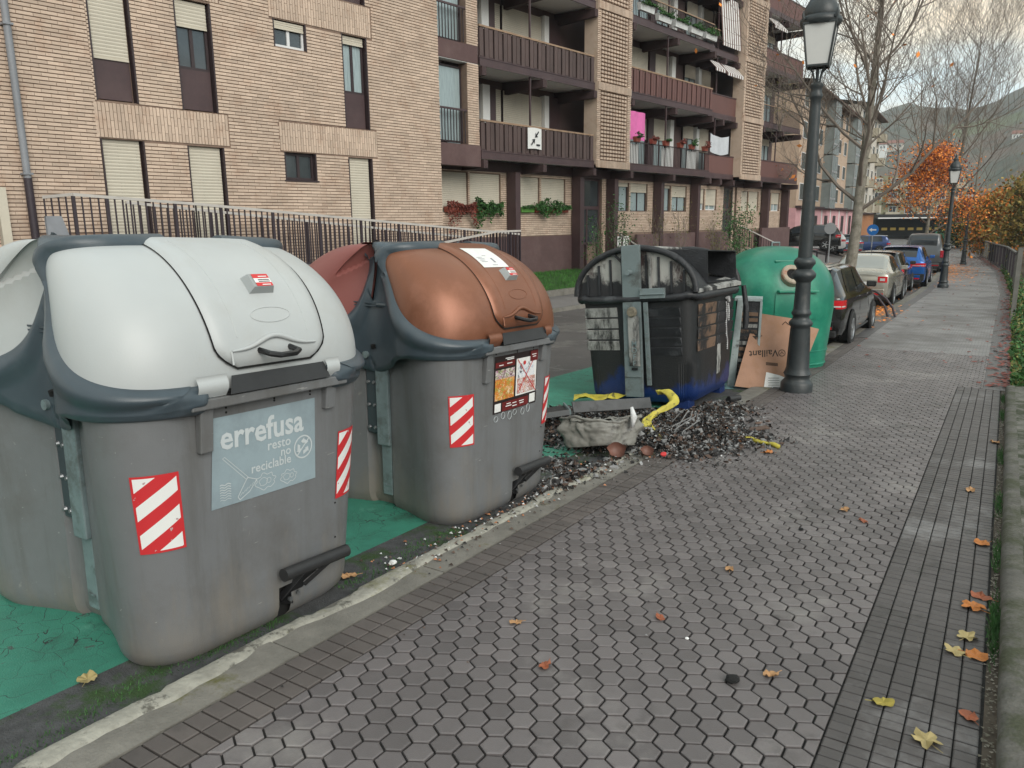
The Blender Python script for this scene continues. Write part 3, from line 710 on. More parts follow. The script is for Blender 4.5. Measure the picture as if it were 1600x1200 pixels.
    g = MB(); g.bar((.70, .10, .10), (.79, .20, .25), .035, .08, (0, 1, 0)); g.bar((.60, .05, .09), (.73, .14, .10), .06, .035); g.bar((.76, .17, .17), (.80, .30, .25), .03, .03); part('pedal_bracket', g, M['black'], pd, bevel=.004)
    g = MB(); g.tube([(.745, .10, .115), (.757, .10, .115)], .012, 8); g.tube([(.76, .135, .14), (.772, .135, .14)], .010, 8); part('pedal_bolt', g, M['bolt'], pd, 40)
    # rivet holes and stickers
    g = MB()
    for uu, hh in ((-.22, 1.09), (-.22, 1.07), (.03, 1.10), (.03, 1.09), (.03, 1.08), (.24, 1.09), (.24, 1.075), (.40, .50), (.40, .32)):
        p = Vector(bodyu(uu, hh, .001)); g.tube([p, p + Vector((.002, 0, 0))], .005, 6)
    part('rivet_hole', g, M['void'], bo, stuff=True)
    for q0, q1, h0, h1, cut in ((.312, .388, .545, .87, 1), (.602, .665, .52, .86, 0)):
        g = MB(); g.grid(lambda u, v: body(lerp(q0, q1, u), lerp(h0, h1, v) - .02*sin(u*pi)*0, .0035), 10, 10)
        part('striped_sticker', g, M['stripes'], bo, 60)
    return r, bo
def errefusa(bo):
    g = MB(); U0, U1, H0, H1 = -.285, .265, .665, 1.055
    g.grid(lambda u, v: bodyu(lerp(U0 - .02*(1-v), U1, u), lerp(H0, H1, v), .0035), 14, 4)
    d = part('printed_decal', g, M['decal'], bo, 60)
    g = MB(); fn = lambda a, b: bodyu(a, b, .0055)
    put_text(g, 'errefusa', .145, fn, -.255, .915, bold=.022, spacing=.93)
    put_text(g, 'resto', .062, fn, .115, .862, bold=.012, align='R'); put_text(g, 'no', .058, fn, .115, .820, bold=.012, align='R'); put_text(g, 'reciclable', .058, fn, .115, .778, bold=.012, align='R')
    def poly(pts): g.add([fn(*p) for p in pts], [tuple(range(len(pts)))])
    def line(pts, wd, close=False):
        if close: pts = pts + pts[:1]
        for (a, b), (c, e) in zip(pts, pts[1:]):
            l_ = math.hypot(c-a, e-b) or 1; nx_, ny_ = -(e-b)/l_*wd/2, (c-a)/l_*wd/2
            g.add([fn(a-nx_, b-ny_), fn(c-nx_, e-ny_), fn(c+nx_, e+ny_), fn(a+nx_, b+ny_)], [(0, 1, 2, 3)])
    cx, cy, R = .188, .835, .052
    line([(cx+R*cos(a), cy+R*sin(a)) for a in [2*pi*i/28 for i in range(28)]], .007, True); line([(cx-.037, cy-.037), (cx+.037, cy+.037)], .006)
    for k in range(3):      # three chasing arrows
        a = 2*pi*k/3 + .5; A = lambda r_, t: (cx + r_*cos(a+t), cy + r_*sin(a+t))
        poly([A(.02, 0), A(.037, .05), A(.037, .9), A(.02, .9)]); poly([A(.014, .9), A(.044, .9), A(.03, 1.5)])
    line([(-.245, .875), (-.235, .88), (-.12, .765), (-.13, .757), (-.245, .875)], .0025)
    line([(-.125, .765), (-.075, .745), (-.115, .70), (-.165, .675), (-.175, .69), (-.125, .765)], .0035)
    for k in range(6): line([(-.165+.015*k, .69+.008*k), (-.15+.014*k, .705+.008*k)], .002)
    for (px, py, s_) in ((-.03, .725, 1), (.10, .715, .85)):
        line([(px + s_*(.052+.007*sin(8*a))*cos(a), py + s_*(.035+.006*cos(7*a))*sin(a)) for a in [2*pi*i/40 for i in range(40)]], .003, True)
        line([(px + s_*(.022+.004*sin(5*a))*cos(a)-.012, py + s_*.018*sin(a)) for a in [2*pi*i/16 for i in range(16)]], .0025, True); line([(px + s_*.012*cos(a)+.018, py + s_*.012*sin(a)) for a in [2*pi*i/12 for i in range(12)]], .0025, True)
    for k in range(7): line([(-.262 + .006*j, .665+.03 + .011*k + .003*sin(j*1.2)) for j in range(10)], .0045 - .0004*(6-k))
    part('decal_print', g, M['decaltext'], d, stuff=True)
def pic_mat(name, cols, scale, base=None):
    m, t, b = newmat(name); n = t.nodes; l = t.links; b.inputs['Roughness'].default_value = .3
    geo = n.new('ShaderNodeNewGeometry'); vo = n.new('ShaderNodeTexVoronoi'); vo.inputs['Scale'].default_value = scale; nz = n.new('ShaderNodeTexNoise'); nz.inputs['Scale'].default_value = scale*1.5
    l.new(geo.outputs['Position'], nz.inputs['Vector']); ma = n.new('ShaderNodeMixRGB'); ma.blend_type = 'LINEAR_LIGHT'; ma.inputs[0].default_value = .04; l.new(geo.outputs['Position'], ma.inputs[1]); l.new(nz.outputs['Color'], ma.inputs[2]); l.new(ma.outputs[0], vo.inputs['Vector'])
    sp = n.new('ShaderNodeSeparateXYZ'); l.new(vo.outputs['Color'], sp.inputs[0]); rp = n.new('ShaderNodeValToRGB'); rp.color_ramp.interpolation = 'CONSTANT'; l.new(sp.outputs[0], rp.inputs[0])
    el = rp.color_ramp.elements
    for i, c in enumerate(cols):
        e_ = el[i] if i < 2 else el.new(i/len(cols)); e_.position = i/len(cols); e_.color = (*c, 1)
    l.new(rp.outputs[0], b.inputs['Base Color']); return m
def poster(bo):
    fn = lambda a, b, o=.0055: bodyu(a, b, o)
    U0, U1, H0, H1 = -.235, .295, .70, 1.075
    g = MB(); g.grid(lambda u, v: fn(lerp(U0, U1, u), lerp(H0, H1, v), .0035), 12, 3); d = part('poster', g, mat('poster_black', (.02, .012, .012), .3, var=0), bo, 60)
    def rect(name, a0, a1, b0, b1, m, o=.0055):
        g = MB(); g.grid(lambda u, v: fn(lerp(a0, a1, u), lerp(b0, b1, v), o), 4, 2); part(name, g, m, d, 60)
    dk = mat('poster_red', (.13, .012, .012), .3, var=.2, scale=20); wt = M['white']
    rect('poster_picture', U0+.012, -.0, .785, .925, pic_mat('food_picture_low', [(.62, .2, .03), (.7, .32, .05), (.5, .12, .02), (.28, .34, .06), (.7, .55, .35), (.55, .2, .05)], 60))
    rect('poster_picture', U0+.012, -.0, .925, .985, pic_mat('food_picture_top', [(.5, .45, .35), (.05, .05, .06), (.6, .55, .5), (.25, .3, .1), (.35, .12, .25), (.7, .65, .6)], 60))
    rect('poster_picture', .02, U1-.015, .785, 1.035, M['white'])
    rect('poster_picture', .035, U1-.03, .795, .90, pic_mat('waste_picture', [(.7, .7, .7), (.5, .12, .1), (.6, .3, .2), (.35, .25, .2), (.7, .62, .6), (.3, .1, .1)], 65), .007)
    rect('poster_picture', .04, U1-.05, .905, 1.0, pic_mat('bag_picture', [(.72, .74, .76), (.5, .55, .62), (.7, .7, .7), (.74, .74, .74), (.12, .12, .14), (.72, .72, .74)], 50), .007)
    rect('poster_header', U0+.01, -.0, 1.0, 1.035, dk); rect('poster_header', .19, U1-.006, 1.0, 1.07, dk, .008)
    rect('poster_strip', U0+.10, U1-.11, .705, .765, dk)
    rect('poster_badge', U0+.015, U0+.085, .71, .765, M['white']); rect('poster_badge', U1-.095, U1-.02, .712, .772, M['white'])
    g = MB()
    for a, b, c in ((.05, .05, .08),): pass
    def bar(a0, b0, a1, b1, wd, o=.0095, mi=0):
        l_ = math.hypot(a1-a0, b1-b0); nx_, ny_ = -(b1-b0)/l_*wd/2, (a1-a0)/l_*wd/2
        g.add([fn(a0-nx_, b0-ny_, o), fn(a1-nx_, b1-ny_, o), fn(a1+nx_, b1+ny_, o), fn(a0+nx_, b0+ny_, o)], [(0,1,2,3)], mi)
    bar(.03, 1.03, .27, .79, .006); bar(.04, .80, .22, 1.0, .006)
    P = [(.115+.016*cos(a), 1.0+.014*sin(a)) for a in [2*pi*i/14 for i in range(14)]]; g.add([fn(a, b, .010) for a, b in P], [tuple(range(14))])
    for a0, b0, ln in ((-.12, 1.055, .10), (-.10, 1.045, .08), (-.19, 1.015, .05), (-.10, 1.02, .06), (.205, 1.045, .06), (.215, 1.03, .045), (-.09, .75, .05), (-.1, .735, .07), (.06, .745, .06), (.07, .73, .05), (-.02, .745, .05), (-.02, .725, .055)):
        bar(a0, b0, a0+ln, b0, .006, .010, 1)
    part('poster_lettering', g, [M['red'], M['white']], d)
    g = MB()
    for k, uu in enumerate((-.20, -.12, -.04, .02, .12, .19)):
        g.tube([bodyu(uu + .022*cos(a), .665 + .012*(k % 2) + (.03 + .008*(k % 3))*sin(a)*.6, .0045) for a in [2*pi*i/12 for i in range(13)]], .0016, 4, cap=False)
    part('old_print', g, M['decaltext'], d, stuff=True)
    g = MB(); g.grid(lambda u, v: domeu(lerp(-.17, .02+.10, u), lerp(.78, 1.12, v), .0445), 6, 8); nt_ = part('notice', g, M['white'], bo, 60)
    g = MB()
    def tl(a, b, ln, wd=.006): g.add([domeu(a, b, .046), domeu(a+ln, b, .046), domeu(a+ln, b+wd, .046), domeu(a, b+wd, .046)], [(0,1,2,3)])
    for k in range(4): tl(-.14, .86+.024*k, .07 - .01*(k % 2))
    tl(-.05, .81, .06); tl(.0, .85, .02, .07); tl(-.06, .96, .04)
    part('notice_print', g, mat('grey_ink', (.25, .25, .28), .6, var=0), nt_, stuff=True)
b1, bo1 = make_container(M['lid_white'], M['lid_white'], 'large grey waste container with domed white lid and pale errefusa decal, nearest the camera', (-3.45, 2.15), 0)
errefusa(bo1)
b2, bo2 = make_container(M['lid_copper'], M['lid_maroon'], 'grey waste container with copper brown domed lid and food waste poster, second along the kerb', (-3.45, 4.17), 1)
poster(bo2)
# ================================================================== BURNT CONTAINER
M['soot'] = mat('sooty_plastic', (.018, .019, .022), .5, var=.4, scale=6, bump=.6, bscale=60, dirt_or_sheen=(.055, .06, .065), dscale=5, dthr=(.56, .68), drough=.7)
M['burnt'] = mat('burnt_blue_plastic', (.006, .024, .11), .42, var=.2, scale=5, bump=.4, bscale=60)
overlay(M['burnt'], (.012, .013, .014), 2.2, (.46, .56), stretch=(1, 1, .6), axis=(2, -.30, .22, -.20, .28), rough=.55)
overlay(M['burnt'], (.30, .30, .29), 7, (.66, .70), stretch=(1, 1, .35), axis=(2, 0, .9, -.03, .03), rough=.8)
overlay(M['burnt'], (.10, .11, .12), 18, (.66, .72), stretch=(1, 1, .3))
M['ash'] = mat('ash_grey_burnt_panel', (.30, .30, .285), .8, var=.25, scale=6, bump=.4, bscale=70)
overlay(M['ash'], (.02, .02, .02), 2.6, (.50, .60), stretch=(1.6, 1.6, .5), det=9)
M['lidend'] = mat('scorched_white_panel', (.36, .355, .33), .7, var=.12, scale=4, bump=.3)
overlay(M['lidend'], (.05, .03, .028), 2.4, (.50, .60), stretch=(1.4, 1.4, .6), det=9); overlay(M['lidend'], (.02, .02, .022), 3, (.45, .55), axis=(2, .88, 1.10, .26, -.12))
M['brownburn'] = mat('scorched_brown_plastic', (.16, .10, .065), .65, var=.3, scale=5, bump=.4, dirt_or_sheen=(.015, .015, .016), dscale=3, dthr=(.48, .56))
M['plate2'] = mat('scorched_galvanised_plate', (.20, .245, .25), .45, metal=.3, var=.12, scale=5, bump=.1, bscale=70, dirt_or_sheen=(.12, .13, .125), dscale=5, dthr=(.5, .66))
M['bluewash'] = mat('blue_wash_plastic', (.01, .05, .24), .45, var=.3, scale=5)
W2, L2, HR = .68, .90, 1.17          # half width, half length, rim height
cr, sr = 0, 0
bm = slope_mat(-3.36, 8.68, radians(2.0), radians(-4.4), h=zn(8.72) - RD + .07)
bc = thing('burnt_container', 'fire blackened blue waste container with arched lid, open black chute and steel end plate', 'waste container', None, bm)
def box8(x0, x1, y0, y1, z0, z1, t=0): return None
g = MB()
def bod(u, v):
    # closed outline round the body, v height
    h = v*HR; a = lerp(.615, W2-.01, v); b = lerp(.80, L2-.01, v); r = .10; q = (u*4) % 4; k = int(q); f = q - k
    e = 1 - .08*(1-min(1, h/.10))**2
    # four sides with rounded corners
    def side(f, la, lb):      # f 0..1 along a side of half length la, ends rounded
        if f < .15: t = f/.15*pi/4 + 0; return -la + r - r*cos(pi/4 - 0 + (t - 0))*1.0, 0
        return 0, 0
    ang = 2*pi*u
    c_, s_ = cos(ang), sin(ang); n_ = 9.
    x = a*math.copysign(abs(c_)**(2/n_), c_); y = b*math.copysign(abs(s_)**(2/n_), s_)
    rib = .006*(1 if (int(u*176) % 2 == 0) else 0)*(1 if h < .52 else 0)
    return (x*e*(1 - rib), y*e*(1 - rib), h)
g.grid(bod, 176, 20, uv=False); k = len(g.v); g.v += [bod(i/40, 0) for i in range(40)]; g.f.append(tuple(range(k, k+40))[::-1]); g.m.append(0); g.uv.append(None)
bb = part('body', g, M['burnt'], bc, 40)
# feet
for sx in (-1, 1):
    for sy in (-1, 1):
        g = MB(); g.box(sx*.34, sx*.54, sy*.52, sy*.72, -.10, .02); part('foot', g, M['burnt'], bc, bevel=.01)
# rim roll
g = MB(); P = [(math.copysign(abs(cos(a))**.2, cos(a))*(W2+.015), math.copysign(abs(sin(a))**.2, sin(a))*(L2+.015), HR + .012*sin(a*5)) for a in [2*pi*i/72 for i in range(73)]]
g.tube(P, [.042 + .004*sin(i*1.7) for i in range(73)], 8, cap=False); part('rim', g, M['soot'], bc, 50)
# louvred panels pressed into the end faces and the front
def panel(x0, x1, yface, z0, z1, m, n=5, front=False):
    g = MB()
    for i in range(n):
        a, b = lerp(z0, z1, i/n)+.012, lerp(z0, z1, (i+1)/n)-.012
        if not front:
            yo = lambda z: -(lerp(.80, L2-.01, z/HR)) - .002
            g.add([(x0, yo(a), a), (x1, yo(a), a), (x1-.012, yo(b)-.016, b), (x0+.012, yo(b)-.016, b), (x1, yo(b)+.005, b+.006), (x0, yo(b)+.005, b+.006)], [(0,1,2,3), (3,2,4,5), (0,3,5), (1,4,2)])
        else:
            xo = lambda z: (lerp(.615, W2-.01, z/HR)) + .002
            g.add([(xo(a), x0, a), (xo(a), x1, a), (xo(b)+.016, x1-.012, b), (xo(b)+.016, x0+.012, b), (xo(b)-.005, x1, b+.006), (xo(b)-.005, x0, b+.006)], [(0,1,2,3), (3,2,4,5), (0,3,5), (1,4,2)])
    return part('louvre_panel', g, m, bc, stuff=True)
panel(-.60, -.20, 0, .58, 1.08, M['ash'], 4); panel(.16, .52, 0, .52, 1.06, M['soot'], 5)
panel(-.70, -.05, 0, .55, 1.08, M['brownburn'], 4, True); panel(.05, .70, 0, .55, 1.08, M['soot'], 4, True)
# arched lid ends and shell
HL = .50
def arch(a): return (W2*1.02)*cos(a), HR + .04 + HL*sin(a)**.92
for sy in (-1, 1):
    g = MB(); pts = [arch(pi*i/28) for i in range(29)]; n_ = len(pts)
    g.add([(x, sy*(L2-.06), z) for x, z in pts] + [(0, sy*(L2-.06), HR+.02)], [((i, i+1, n_) if sy > 0 else (i+1, i, n_)) for i in range(n_-1)]); le = part('lid_end', g, M['lidend'], bc)
    g = MB()
    for k_ in range(9):
        xx = -.56 + .14*k_
        if abs(xx) < .10: continue
        zt = HR + .04 + HL*sin(math.acos(min(1, abs(xx)/(W2*1.02))))**.92 - .07
        if zt > HR + .10: g.box(xx-.012, xx+.012, sy*(L2-.06), sy*(L2-.045), HR+.04, zt)
    part('lid_rib', g, M['soot'], le, stuff=True)
    g = MB(); g.tube([(arch(a)[0], sy*(L2-.03), arch(a)[1]) for a in [pi*i/28 for i in range(29)]], .035, 8); part('arch_rim', g, M['soot'], bc, 50)
    for (xa, za, xb_, zb_) in ((-.23, .46, -.10, .33), (.19, .40, .19, .05), (-.02, .12, .12, .02)):
        g = MB(); g.bar((xa, sy*(L2-.035), HR+.03+za), (xb_, sy*(L2-.035), HR+.03+zb_), .03, .02); part('lid_brace', g, M['soot'] if xa < 0 else M['ash'], le)
g = MB()
def shell(u, v):
    a = lerp(.0, pi, u); x, z = arch(a); dent = .0 if not (.02 < v < .98) else .02*noise.noise((u*5, v*4, 2))
    if u < .36: z -= .055*sin(pi*v)*sin(pi*u/.36); x -= .04*sin(pi*v)*sin(pi*u/.36)
    return (x, lerp(-(L2-.04), L2-.04, v), z + dent - .01)
g.grid(shell, 40, 30, uv=False, keep=lambda u, v: not (.08 < u < .43 and .27 < v < .99)); g2 = g
lid = part('lid', g2, M['soot'], bc, 50)
g = MB(); g.tube([(-.02, -(L2-.02), HR+HL+.055), (-.02, L2-.1, HR+HL+.05)], .02, 8); part('hinge_bar', g, M['ash'], bc, 40)
# chute: open hopper with a square black mouth
g = MB(); y0, y1, zb, zt, xf_, xr = -.38, .80, HR+.12, HR+.50, .68, .04
th = .012
def wall(p, q, r_, s_, off):
    p, q, r_, s_ = map(Vector, (p, q, r_, s_)); n_ = (q-p).cross(s_-p).normalized()*off
    g.add([p, q, r_, s_, p+n_, q+n_, r_+n_, s_+n_], [(0,1,2,3), (7,6,5,4), (0,4,5,1), (1,5,6,2), (2,6,7,3), (3,7,4,0)])
wall((xr, y0, zb+.2), (xf_, y0, zb), (xf_, y0, zt-.03), (xr, y0, zt+.02), th); wall((xr, y1, zb+.2), (xf_, y1, zb), (xf_, y1, zt-.03), (xr, y1, zt+.02), -th)
wall((xr, y0, zt+.02), (xf_, y0, zt-.03), (xf_, y1, zt-.03), (xr, y1, zt+.02), th); wall((xr, y0, zb+.1), (xf_, y0, zb), (xf_, y1, zb), (xr, y1, zb+.1), th)
ht = part('chute', g, M['soot'], bc)
g = MB(); g.add([(xr+.05, y0+.01, zb+.02), (xr+.05, y1-.01, zb+.02), (xr+.05, y1-.01, zt+.01), (xr+.05, y0+.01, zt+.01)], [(0, 1, 2, 3)]); part('chute_void', g, M['void'], ht)
g = MB(); g.add([(W2+.03, -L2+.04, HR+.06), (W2+.05, L2-.05, HR+.10), (.585, L2-.25, HR+.17), (.60, y0, HR+.11), (.50, -L2+.04, HR+.19)], [(0, 1, 2, 3, 4)]); 
g.add([(W2+.03, -L2+.04, HR+.06), (W2+.05, L2-.05, HR+.10), (W2+.05, L2-.05, HR+.06), (W2+.03, -L2+.04, HR+.03)], [(0, 3, 2, 1)])
part('warped_flap', g, M['ash'], bc)
# galvanised end plates with bracket and raised letters
for sy in (-1, 1):
    yo = lambda z, o: sy*(lerp(.80, L2, min(1, z/HR)) + o)
    def slab(name, x0, x1, z0, z1, o0, o1, m, par, sh=0):
        g = MB(); vs = [(x0-sh, yo(z0, o0), z0), (x1-sh, yo(z0, o0), z0), (x1, yo(z1, o0), z1), (x0, yo(z1, o0), z1), (x0-sh, yo(z0, o1), z0), (x1-sh, yo(z0, o1), z0), (x1, yo(z1, o1), z1), (x0, yo(z1, o1), z1)]
        g.add(vs, [(0,1,2,3), (7,6,5,4), (0,4,5,1), (1,5,6,2), (2,6,7,3), (3,7,4,0)]); return part(name, g, m, par, bevel=.004)
    p = slab('end_plate', -.095, .115, .07, 1.74, .035, .075, M['plate2'], bc, sh=.045)
    slab('plate_inset', -.05, .075, .42, .98, .076, .080, M['ash'], p, sh=.012)
    slab('plate_step', -.118, .06, .30, .31, .076, .088, M['plate2'], p)
    slab('side_angle', .125, .175, .20, 1.12, .02, .05, M['plate2'], bc, sh=.01)
    slab('cross_bracket', .10, .38, 1.16, 1.27, .03, .07, M['plate2'], bc)
    slab('cross_bracket', .10, .38, 1.20, 1.215, .071, .085, M['plate2'], bc)
    g = MB(); g.tube([(.0, yo(1.2, .07), 1.45), (.0, yo(1.2, .16), 1.45)], .03, 12); part('lifting_pin', g, M['plate2'], bc, 40)
    g = MB(); g.tube([(-.0, yo(1.0, .07), 1.02), (-.0, yo(1.0, .11), 1.02)], [.06, .045], 14); part('rust_boss', g, mat('rusty_boss', (.17, .15, .11), .8, var=.4, scale=20), p, 40)
    for k_, ch in enumerate('PRIMOFF'):
        g = MB(); put_text(g, ch, .085, lambda a, b: (a*sy*-1 if sy > 0 else a, yo(.7, .082), .86 - k_*.072 + b), .005, 0, bold=.01, align='C'); part('raised_letter', g, M['galv'], p)
    g = MB(); g.box(-.04, .03, yo(.38, .077), yo(.38, .083), .375, .405); part('serial_plate', g, M['black'], p)
    g = MB()
    for k_ in range(7): g.tube([(.148, yo(.3+.12*k_, .045), .28+.125*k_), (.148, yo(.3+.12*k_, .058), .28+.125*k_)], .009, 6)
    part('angle_bolt', g, M['bolt'], bc, stuff=True)
# chain of drips hanging on the front, melted strap at the right
g = MB(); rnd = random.Random(5)
for k_ in range(26):
    z = 1.05 - k_*.022; g.tube([(W2+.008+.004*sin(k_), .30 + .02*sin(k_*.35), z), (W2+.012, .30 + .02*sin(k_*.35), z-.016)], [.011, .006], 6)
for k_ in range(9):
    z = 1.03 - k_*.024; g.tube([(W2+.012, .38 + .02*sin(k_*.4), z), (W2+.016, .38, z-.016)], [.011, .006], 6)
g.tube([(W2+.02, .33, 1.10), (W2+.03, .36, 1.05)], [.03, .015], 7)
part('melted_drip', g, mat('melted_white_plastic', (.5, .5, .5), .6, var=.2), bc, 50, stuff=True)
g = MB(); g.tube([(W2+.06, L2+.02, HR+.05), (W2+.09, L2+.02, .95), (W2+.08, L2+.03, .75), (W2+.07, L2+.02, .68)], [.03, .035, .04, .03], 8); part('melted_strap', g, M['soot'], bc, 50)
g = MB(); g.grid(lambda u, v: (lerp(.615, W2-.01, lerp(.18, .58, v)/HR)+.004 + .004*noise.noise((u*6, v*9, 0)), .05 + .16*u*(1-.4*abs(v-.5)) + .03*noise.noise((v*7, 1, 0)), lerp(.22, .60, v)), 5, 12, uv=False); part('melt_patch', g, M['ash'], bc, 60)
# ================================================================== discarded casing beside it
cm = slope_mat(-2.86, 9.80, radians(14), 0)
dc = thing('appliance_casing', 'tall narrow discarded metal casing with pale frame, behind the cardboard', 'casing', None, cm)
g = MB(); g.box(-.02, .28, .02, .50, .04, 1.13); part('panel', g, M['soot'], dc)
M['pale'] = mat('pale_blue_grey_paint', (.36, .42, .42), .5, var=.2, scale=8, dirt_or_sheen=(.12, .12, .12), dscale=4, dthr=(.52, .62))
for a_, b_ in (((-.03, -.06, .0), (.02, .0, 1.14)),):
    g = MB(); g.add([(-.07, -.02, .0), (.03, -.02, .0), (.07, -.02, 1.15), (.0, -.02, 1.15), (-.07, .04, .0), (.03, .04, .0), (.07, .04, 1.15), (.0, .04, 1.15)], [(0,1,2,3), (7,6,5,4), (0,4,5,1), (1,5,6,2), (2,6,7,3), (3,7,4,0)]); part('frame_post', g, M['pale'], dc, bevel=.006)
g = MB(); g.box(-.04, .30, .0, .52, 1.13, 1.17); part('top_edge', g, M['pale'], dc, bevel=.006)
g = MB(); g.box(.275, .305, .0, .04, .02, 1.13); part('frame_post', g, M['pale'], dc, bevel=.004)
for k_ in range(12):
    g = MB(); g.box(.05, .26, .008, .02, .12+.075*k_, .165+.075*k_); part('vent_slat', g, M['brownburn'] if k_ % 3 else M['ash'], dc)
# ================================================================== GREEN BOTTLE BANK
M['green_fg'] = mat('green_fibreglass', (.006, .16, .10), .36, var=.10, scale=1.6, bump=.15, bscale=70, dirt_or_sheen=(.03, .26, .16), dscale=1.6, dthr=(.5, .72), drough=.5, coat=.15)
overlay(M['green_fg'], (.16, .42, .30), 24, (.72, .76))
ig = thing('bottle_bank', 'green domed bottle bank with round hole, behind the lamp post', 'bottle bank', None, slope_mat(-3.02, 12.2, radians(-50)))
g = MB(); HG = 1.84
def igl(u, v):
    a = 2*pi*u; z = v*HG
    if z < .95: k = lerp(.90, 1.0, (z/.95)**.8)
    else: t = (z-.95)/(HG-.95); k = max(.0, 1 - t**2.6)**(1/2.3)
    if z < .3: k -= .02*(1 if z < .28 else (.3-z)/.02)*0
    n_ = 2.5; c_, s_ = cos(a), sin(a)
    return (.84*k*math.copysign(abs(c_)**(2/n_), c_), .84*k*math.copysign(abs(s_)**(2/n_), s_), z)
g.grid(lambda u, v: igl(u, 1-(1-v)**1.35), 72, 44, uv=False); ib = part('shell', g, M['green_fg'], ig, 60)
g = MB(); g.tube([Vector(igl(i/48, .06)) for i in range(49)], .018, 6, cap=False); part('skirt_band', g, M['green_fg'], ib, 60)
g = MB(); g.tube([Vector(igl(i/48, .17)) for i in range(49)], .010, 6, cap=False); part('skirt_band', g, M['green_fg'], ib, 60)
def onshell(px_, pz):     # point on the front face (+x side)
    best = None
    for i in range(121):
        u = -.25 + .5*i/120; p = igl(u % 1, pz/HG)
        if best is None or abs(p[1]-px_) < abs(best[1]-px_): best = p
    return Vector(best)
for sx in (1,):
    c0 = onshell(-.10, 1.42); nrm = Vector((.82, -.05, .57)).normalized(); t1_ = nrm.cross(Vector((0, 0, 1))).normalized(); t2_ = t1_.cross(nrm)
    M['ring'] = mat('worn_cream_ring', (.34, .29, .22), .7, var=.25, scale=18, dirt_or_sheen=(.3, .14, .09), dscale=9, dthr=(.5, .6))
    def disc(r0, r1, o, z_): return [[tuple(c0 + nrm*o + t1_*cos(a)*r + t2_*sin(a)*r) for a in [2*pi*i/28 for i in range(28)]] for r in (r0, r1)]
    g = MB(); A = [c0 + nrm*o + (t1_*cos(2*pi*i/28) + t2_*sin(2*pi*i/28))*r for r, o in ((.16, -.05), (.16, .045), (.145, .06), (.09, .05), (.085, -.02)) for i in range(28)]
    g.add(A, [(k*28+i, k*28+(i+1) % 28, (k+1)*28+(i+1) % 28, (k+1)*28+i) for k in range(4) for i in range(28)]); part('hole_ring', g, M['ring'], ig, 40)
    g = MB(); g.add([c0 + nrm*.028 + (t1_*cos(2*pi*i/28) + t2_*sin(2*pi*i/28))*.09 for i in range(28)], [tuple(range(28))]); part('hole', g, M['void'], ig)
    g = MB(); a = onshell(-.32, 1.20); b = onshell(.28, 1.20); g.bar(a + Vector((.03, 0, 0)), b + Vector((.03, 0, 0)), .10, .035); part('drip_shelf', g, M['green_fg'], ig, bevel=.008)
    g = MB(); a = onshell(-.30, 1.62); b = onshell(.25, 1.62); g.bar(a + Vector((.0, 0, 0)), b + Vector((.0, 0, 0)), .06, .03); part('top_rib', g, M['green_fg'], ig, bevel=.008)
    g = MB(); g.grid(lambda u, v: tuple(onshell(lerp(-.34, .30, u), lerp(.80, 1.16, v)) + Vector((.014, 0, 0))), 8, 5, uv=False); part('raised_panel', g, M['green_fg'], ig, 60)
g = MB(); g.tube([(0, -.06, HG-.02), (0, -.06, HG+.05), (0, .06, HG+.05), (0, .06, HG-.02)], .014, 6); part('lifting_eye', g, M['galv'], ig)
# ================================================================== CARDBOARD
M['card'] = mat('cardboard', (.37, .215, .145), .85, var=.10, scale=5, bump=.15, bscale=60, dirt_or_sheen=(.33, .18, .10), dscale=3, dthr=(.5, .7))
M['ink'] = mat('black_ink', (.03, .02, .015), .8, var=.2, scale=40)
def leaning(name, label, cat, o, ux, up, nn_, poly, m, th=.006):
    """flat sheet: origin o, in-plane axes ux, up; poly in those axes"""
    R = Matrix((( ux.x, up.x, nn_.x, o.x), (ux.y, up.y, nn_.y, o.y), (ux.z, up.z, nn_.z, o.z), (0, 0, 0, 1)))
    r = thing(name, label, cat, None, R); g = MB(); g.prism(poly, lambda a, b, t: (a, b, t), 0, th); part('sheet', g, m, r); return r
def card_frame(o, yaw, lean):
    ux = Vector((cos(yaw), sin(yaw), 0)); fr_ = Vector((sin(yaw), -cos(yaw), 0)); up = (Vector((0, 0, 1))*cos(lean) - fr_*sin(lean)*1).normalized(); n_ = ux.cross(up); return ux, up, n_
o1 = Vector((-2.72, 9.63, zn(9.6) - RD + .03)); ux, up, n_ = card_frame(o1, radians(30), radians(17))
c1 = leaning('cardboard_sheet', 'large brown cardboard with upside down black printed brand, leaning beside the lamp post', 'cardboard', o1, ux, up, n_, [(-.06, .03), (.56, -.04), (.74, .42), (.82, .88), (.27, .97), (.21, .91)], M['card'])
def cf(a, b): return (a, b, .0075)
g = MB(); put_text(g, 'Vaillant', .125, lambda a, b: (.50 - a - .03*b, .50 - b*1.0 - .05*a, .0078), .0, 0, bold=.012); part('printed_name', g, M['ink'], c1)
g = MB(); cx, cy = .545, .455; 
for k_ in range(24):
    a0, a1 = 2*pi*k_/24, 2*pi*(k_+1)/24
    g.add([(cx + r*cos(a), cy + r*sin(a), .0078) for r, a in ((.036, a0), (.045, a0), (.045, a1), (.036, a1))], [(0,1,2,3)])
g.tube([(cx-.018, cy-.015, .008), (cx, cy+.022, .008), (cx+.02, cy-.015, .008)], .004, 4); part('printed_logo', g, M['ink'], c1)
g = MB(); g.add([(.34, .30, .0078), (.49, .285, .0078), (.49, .325, .0078), (.34, .34, .0078)], [(0,1,2,3)]); part('printed_bar', g, mat('brown_ink', (.10, .055, .035), .8, var=.3, scale=60), c1)
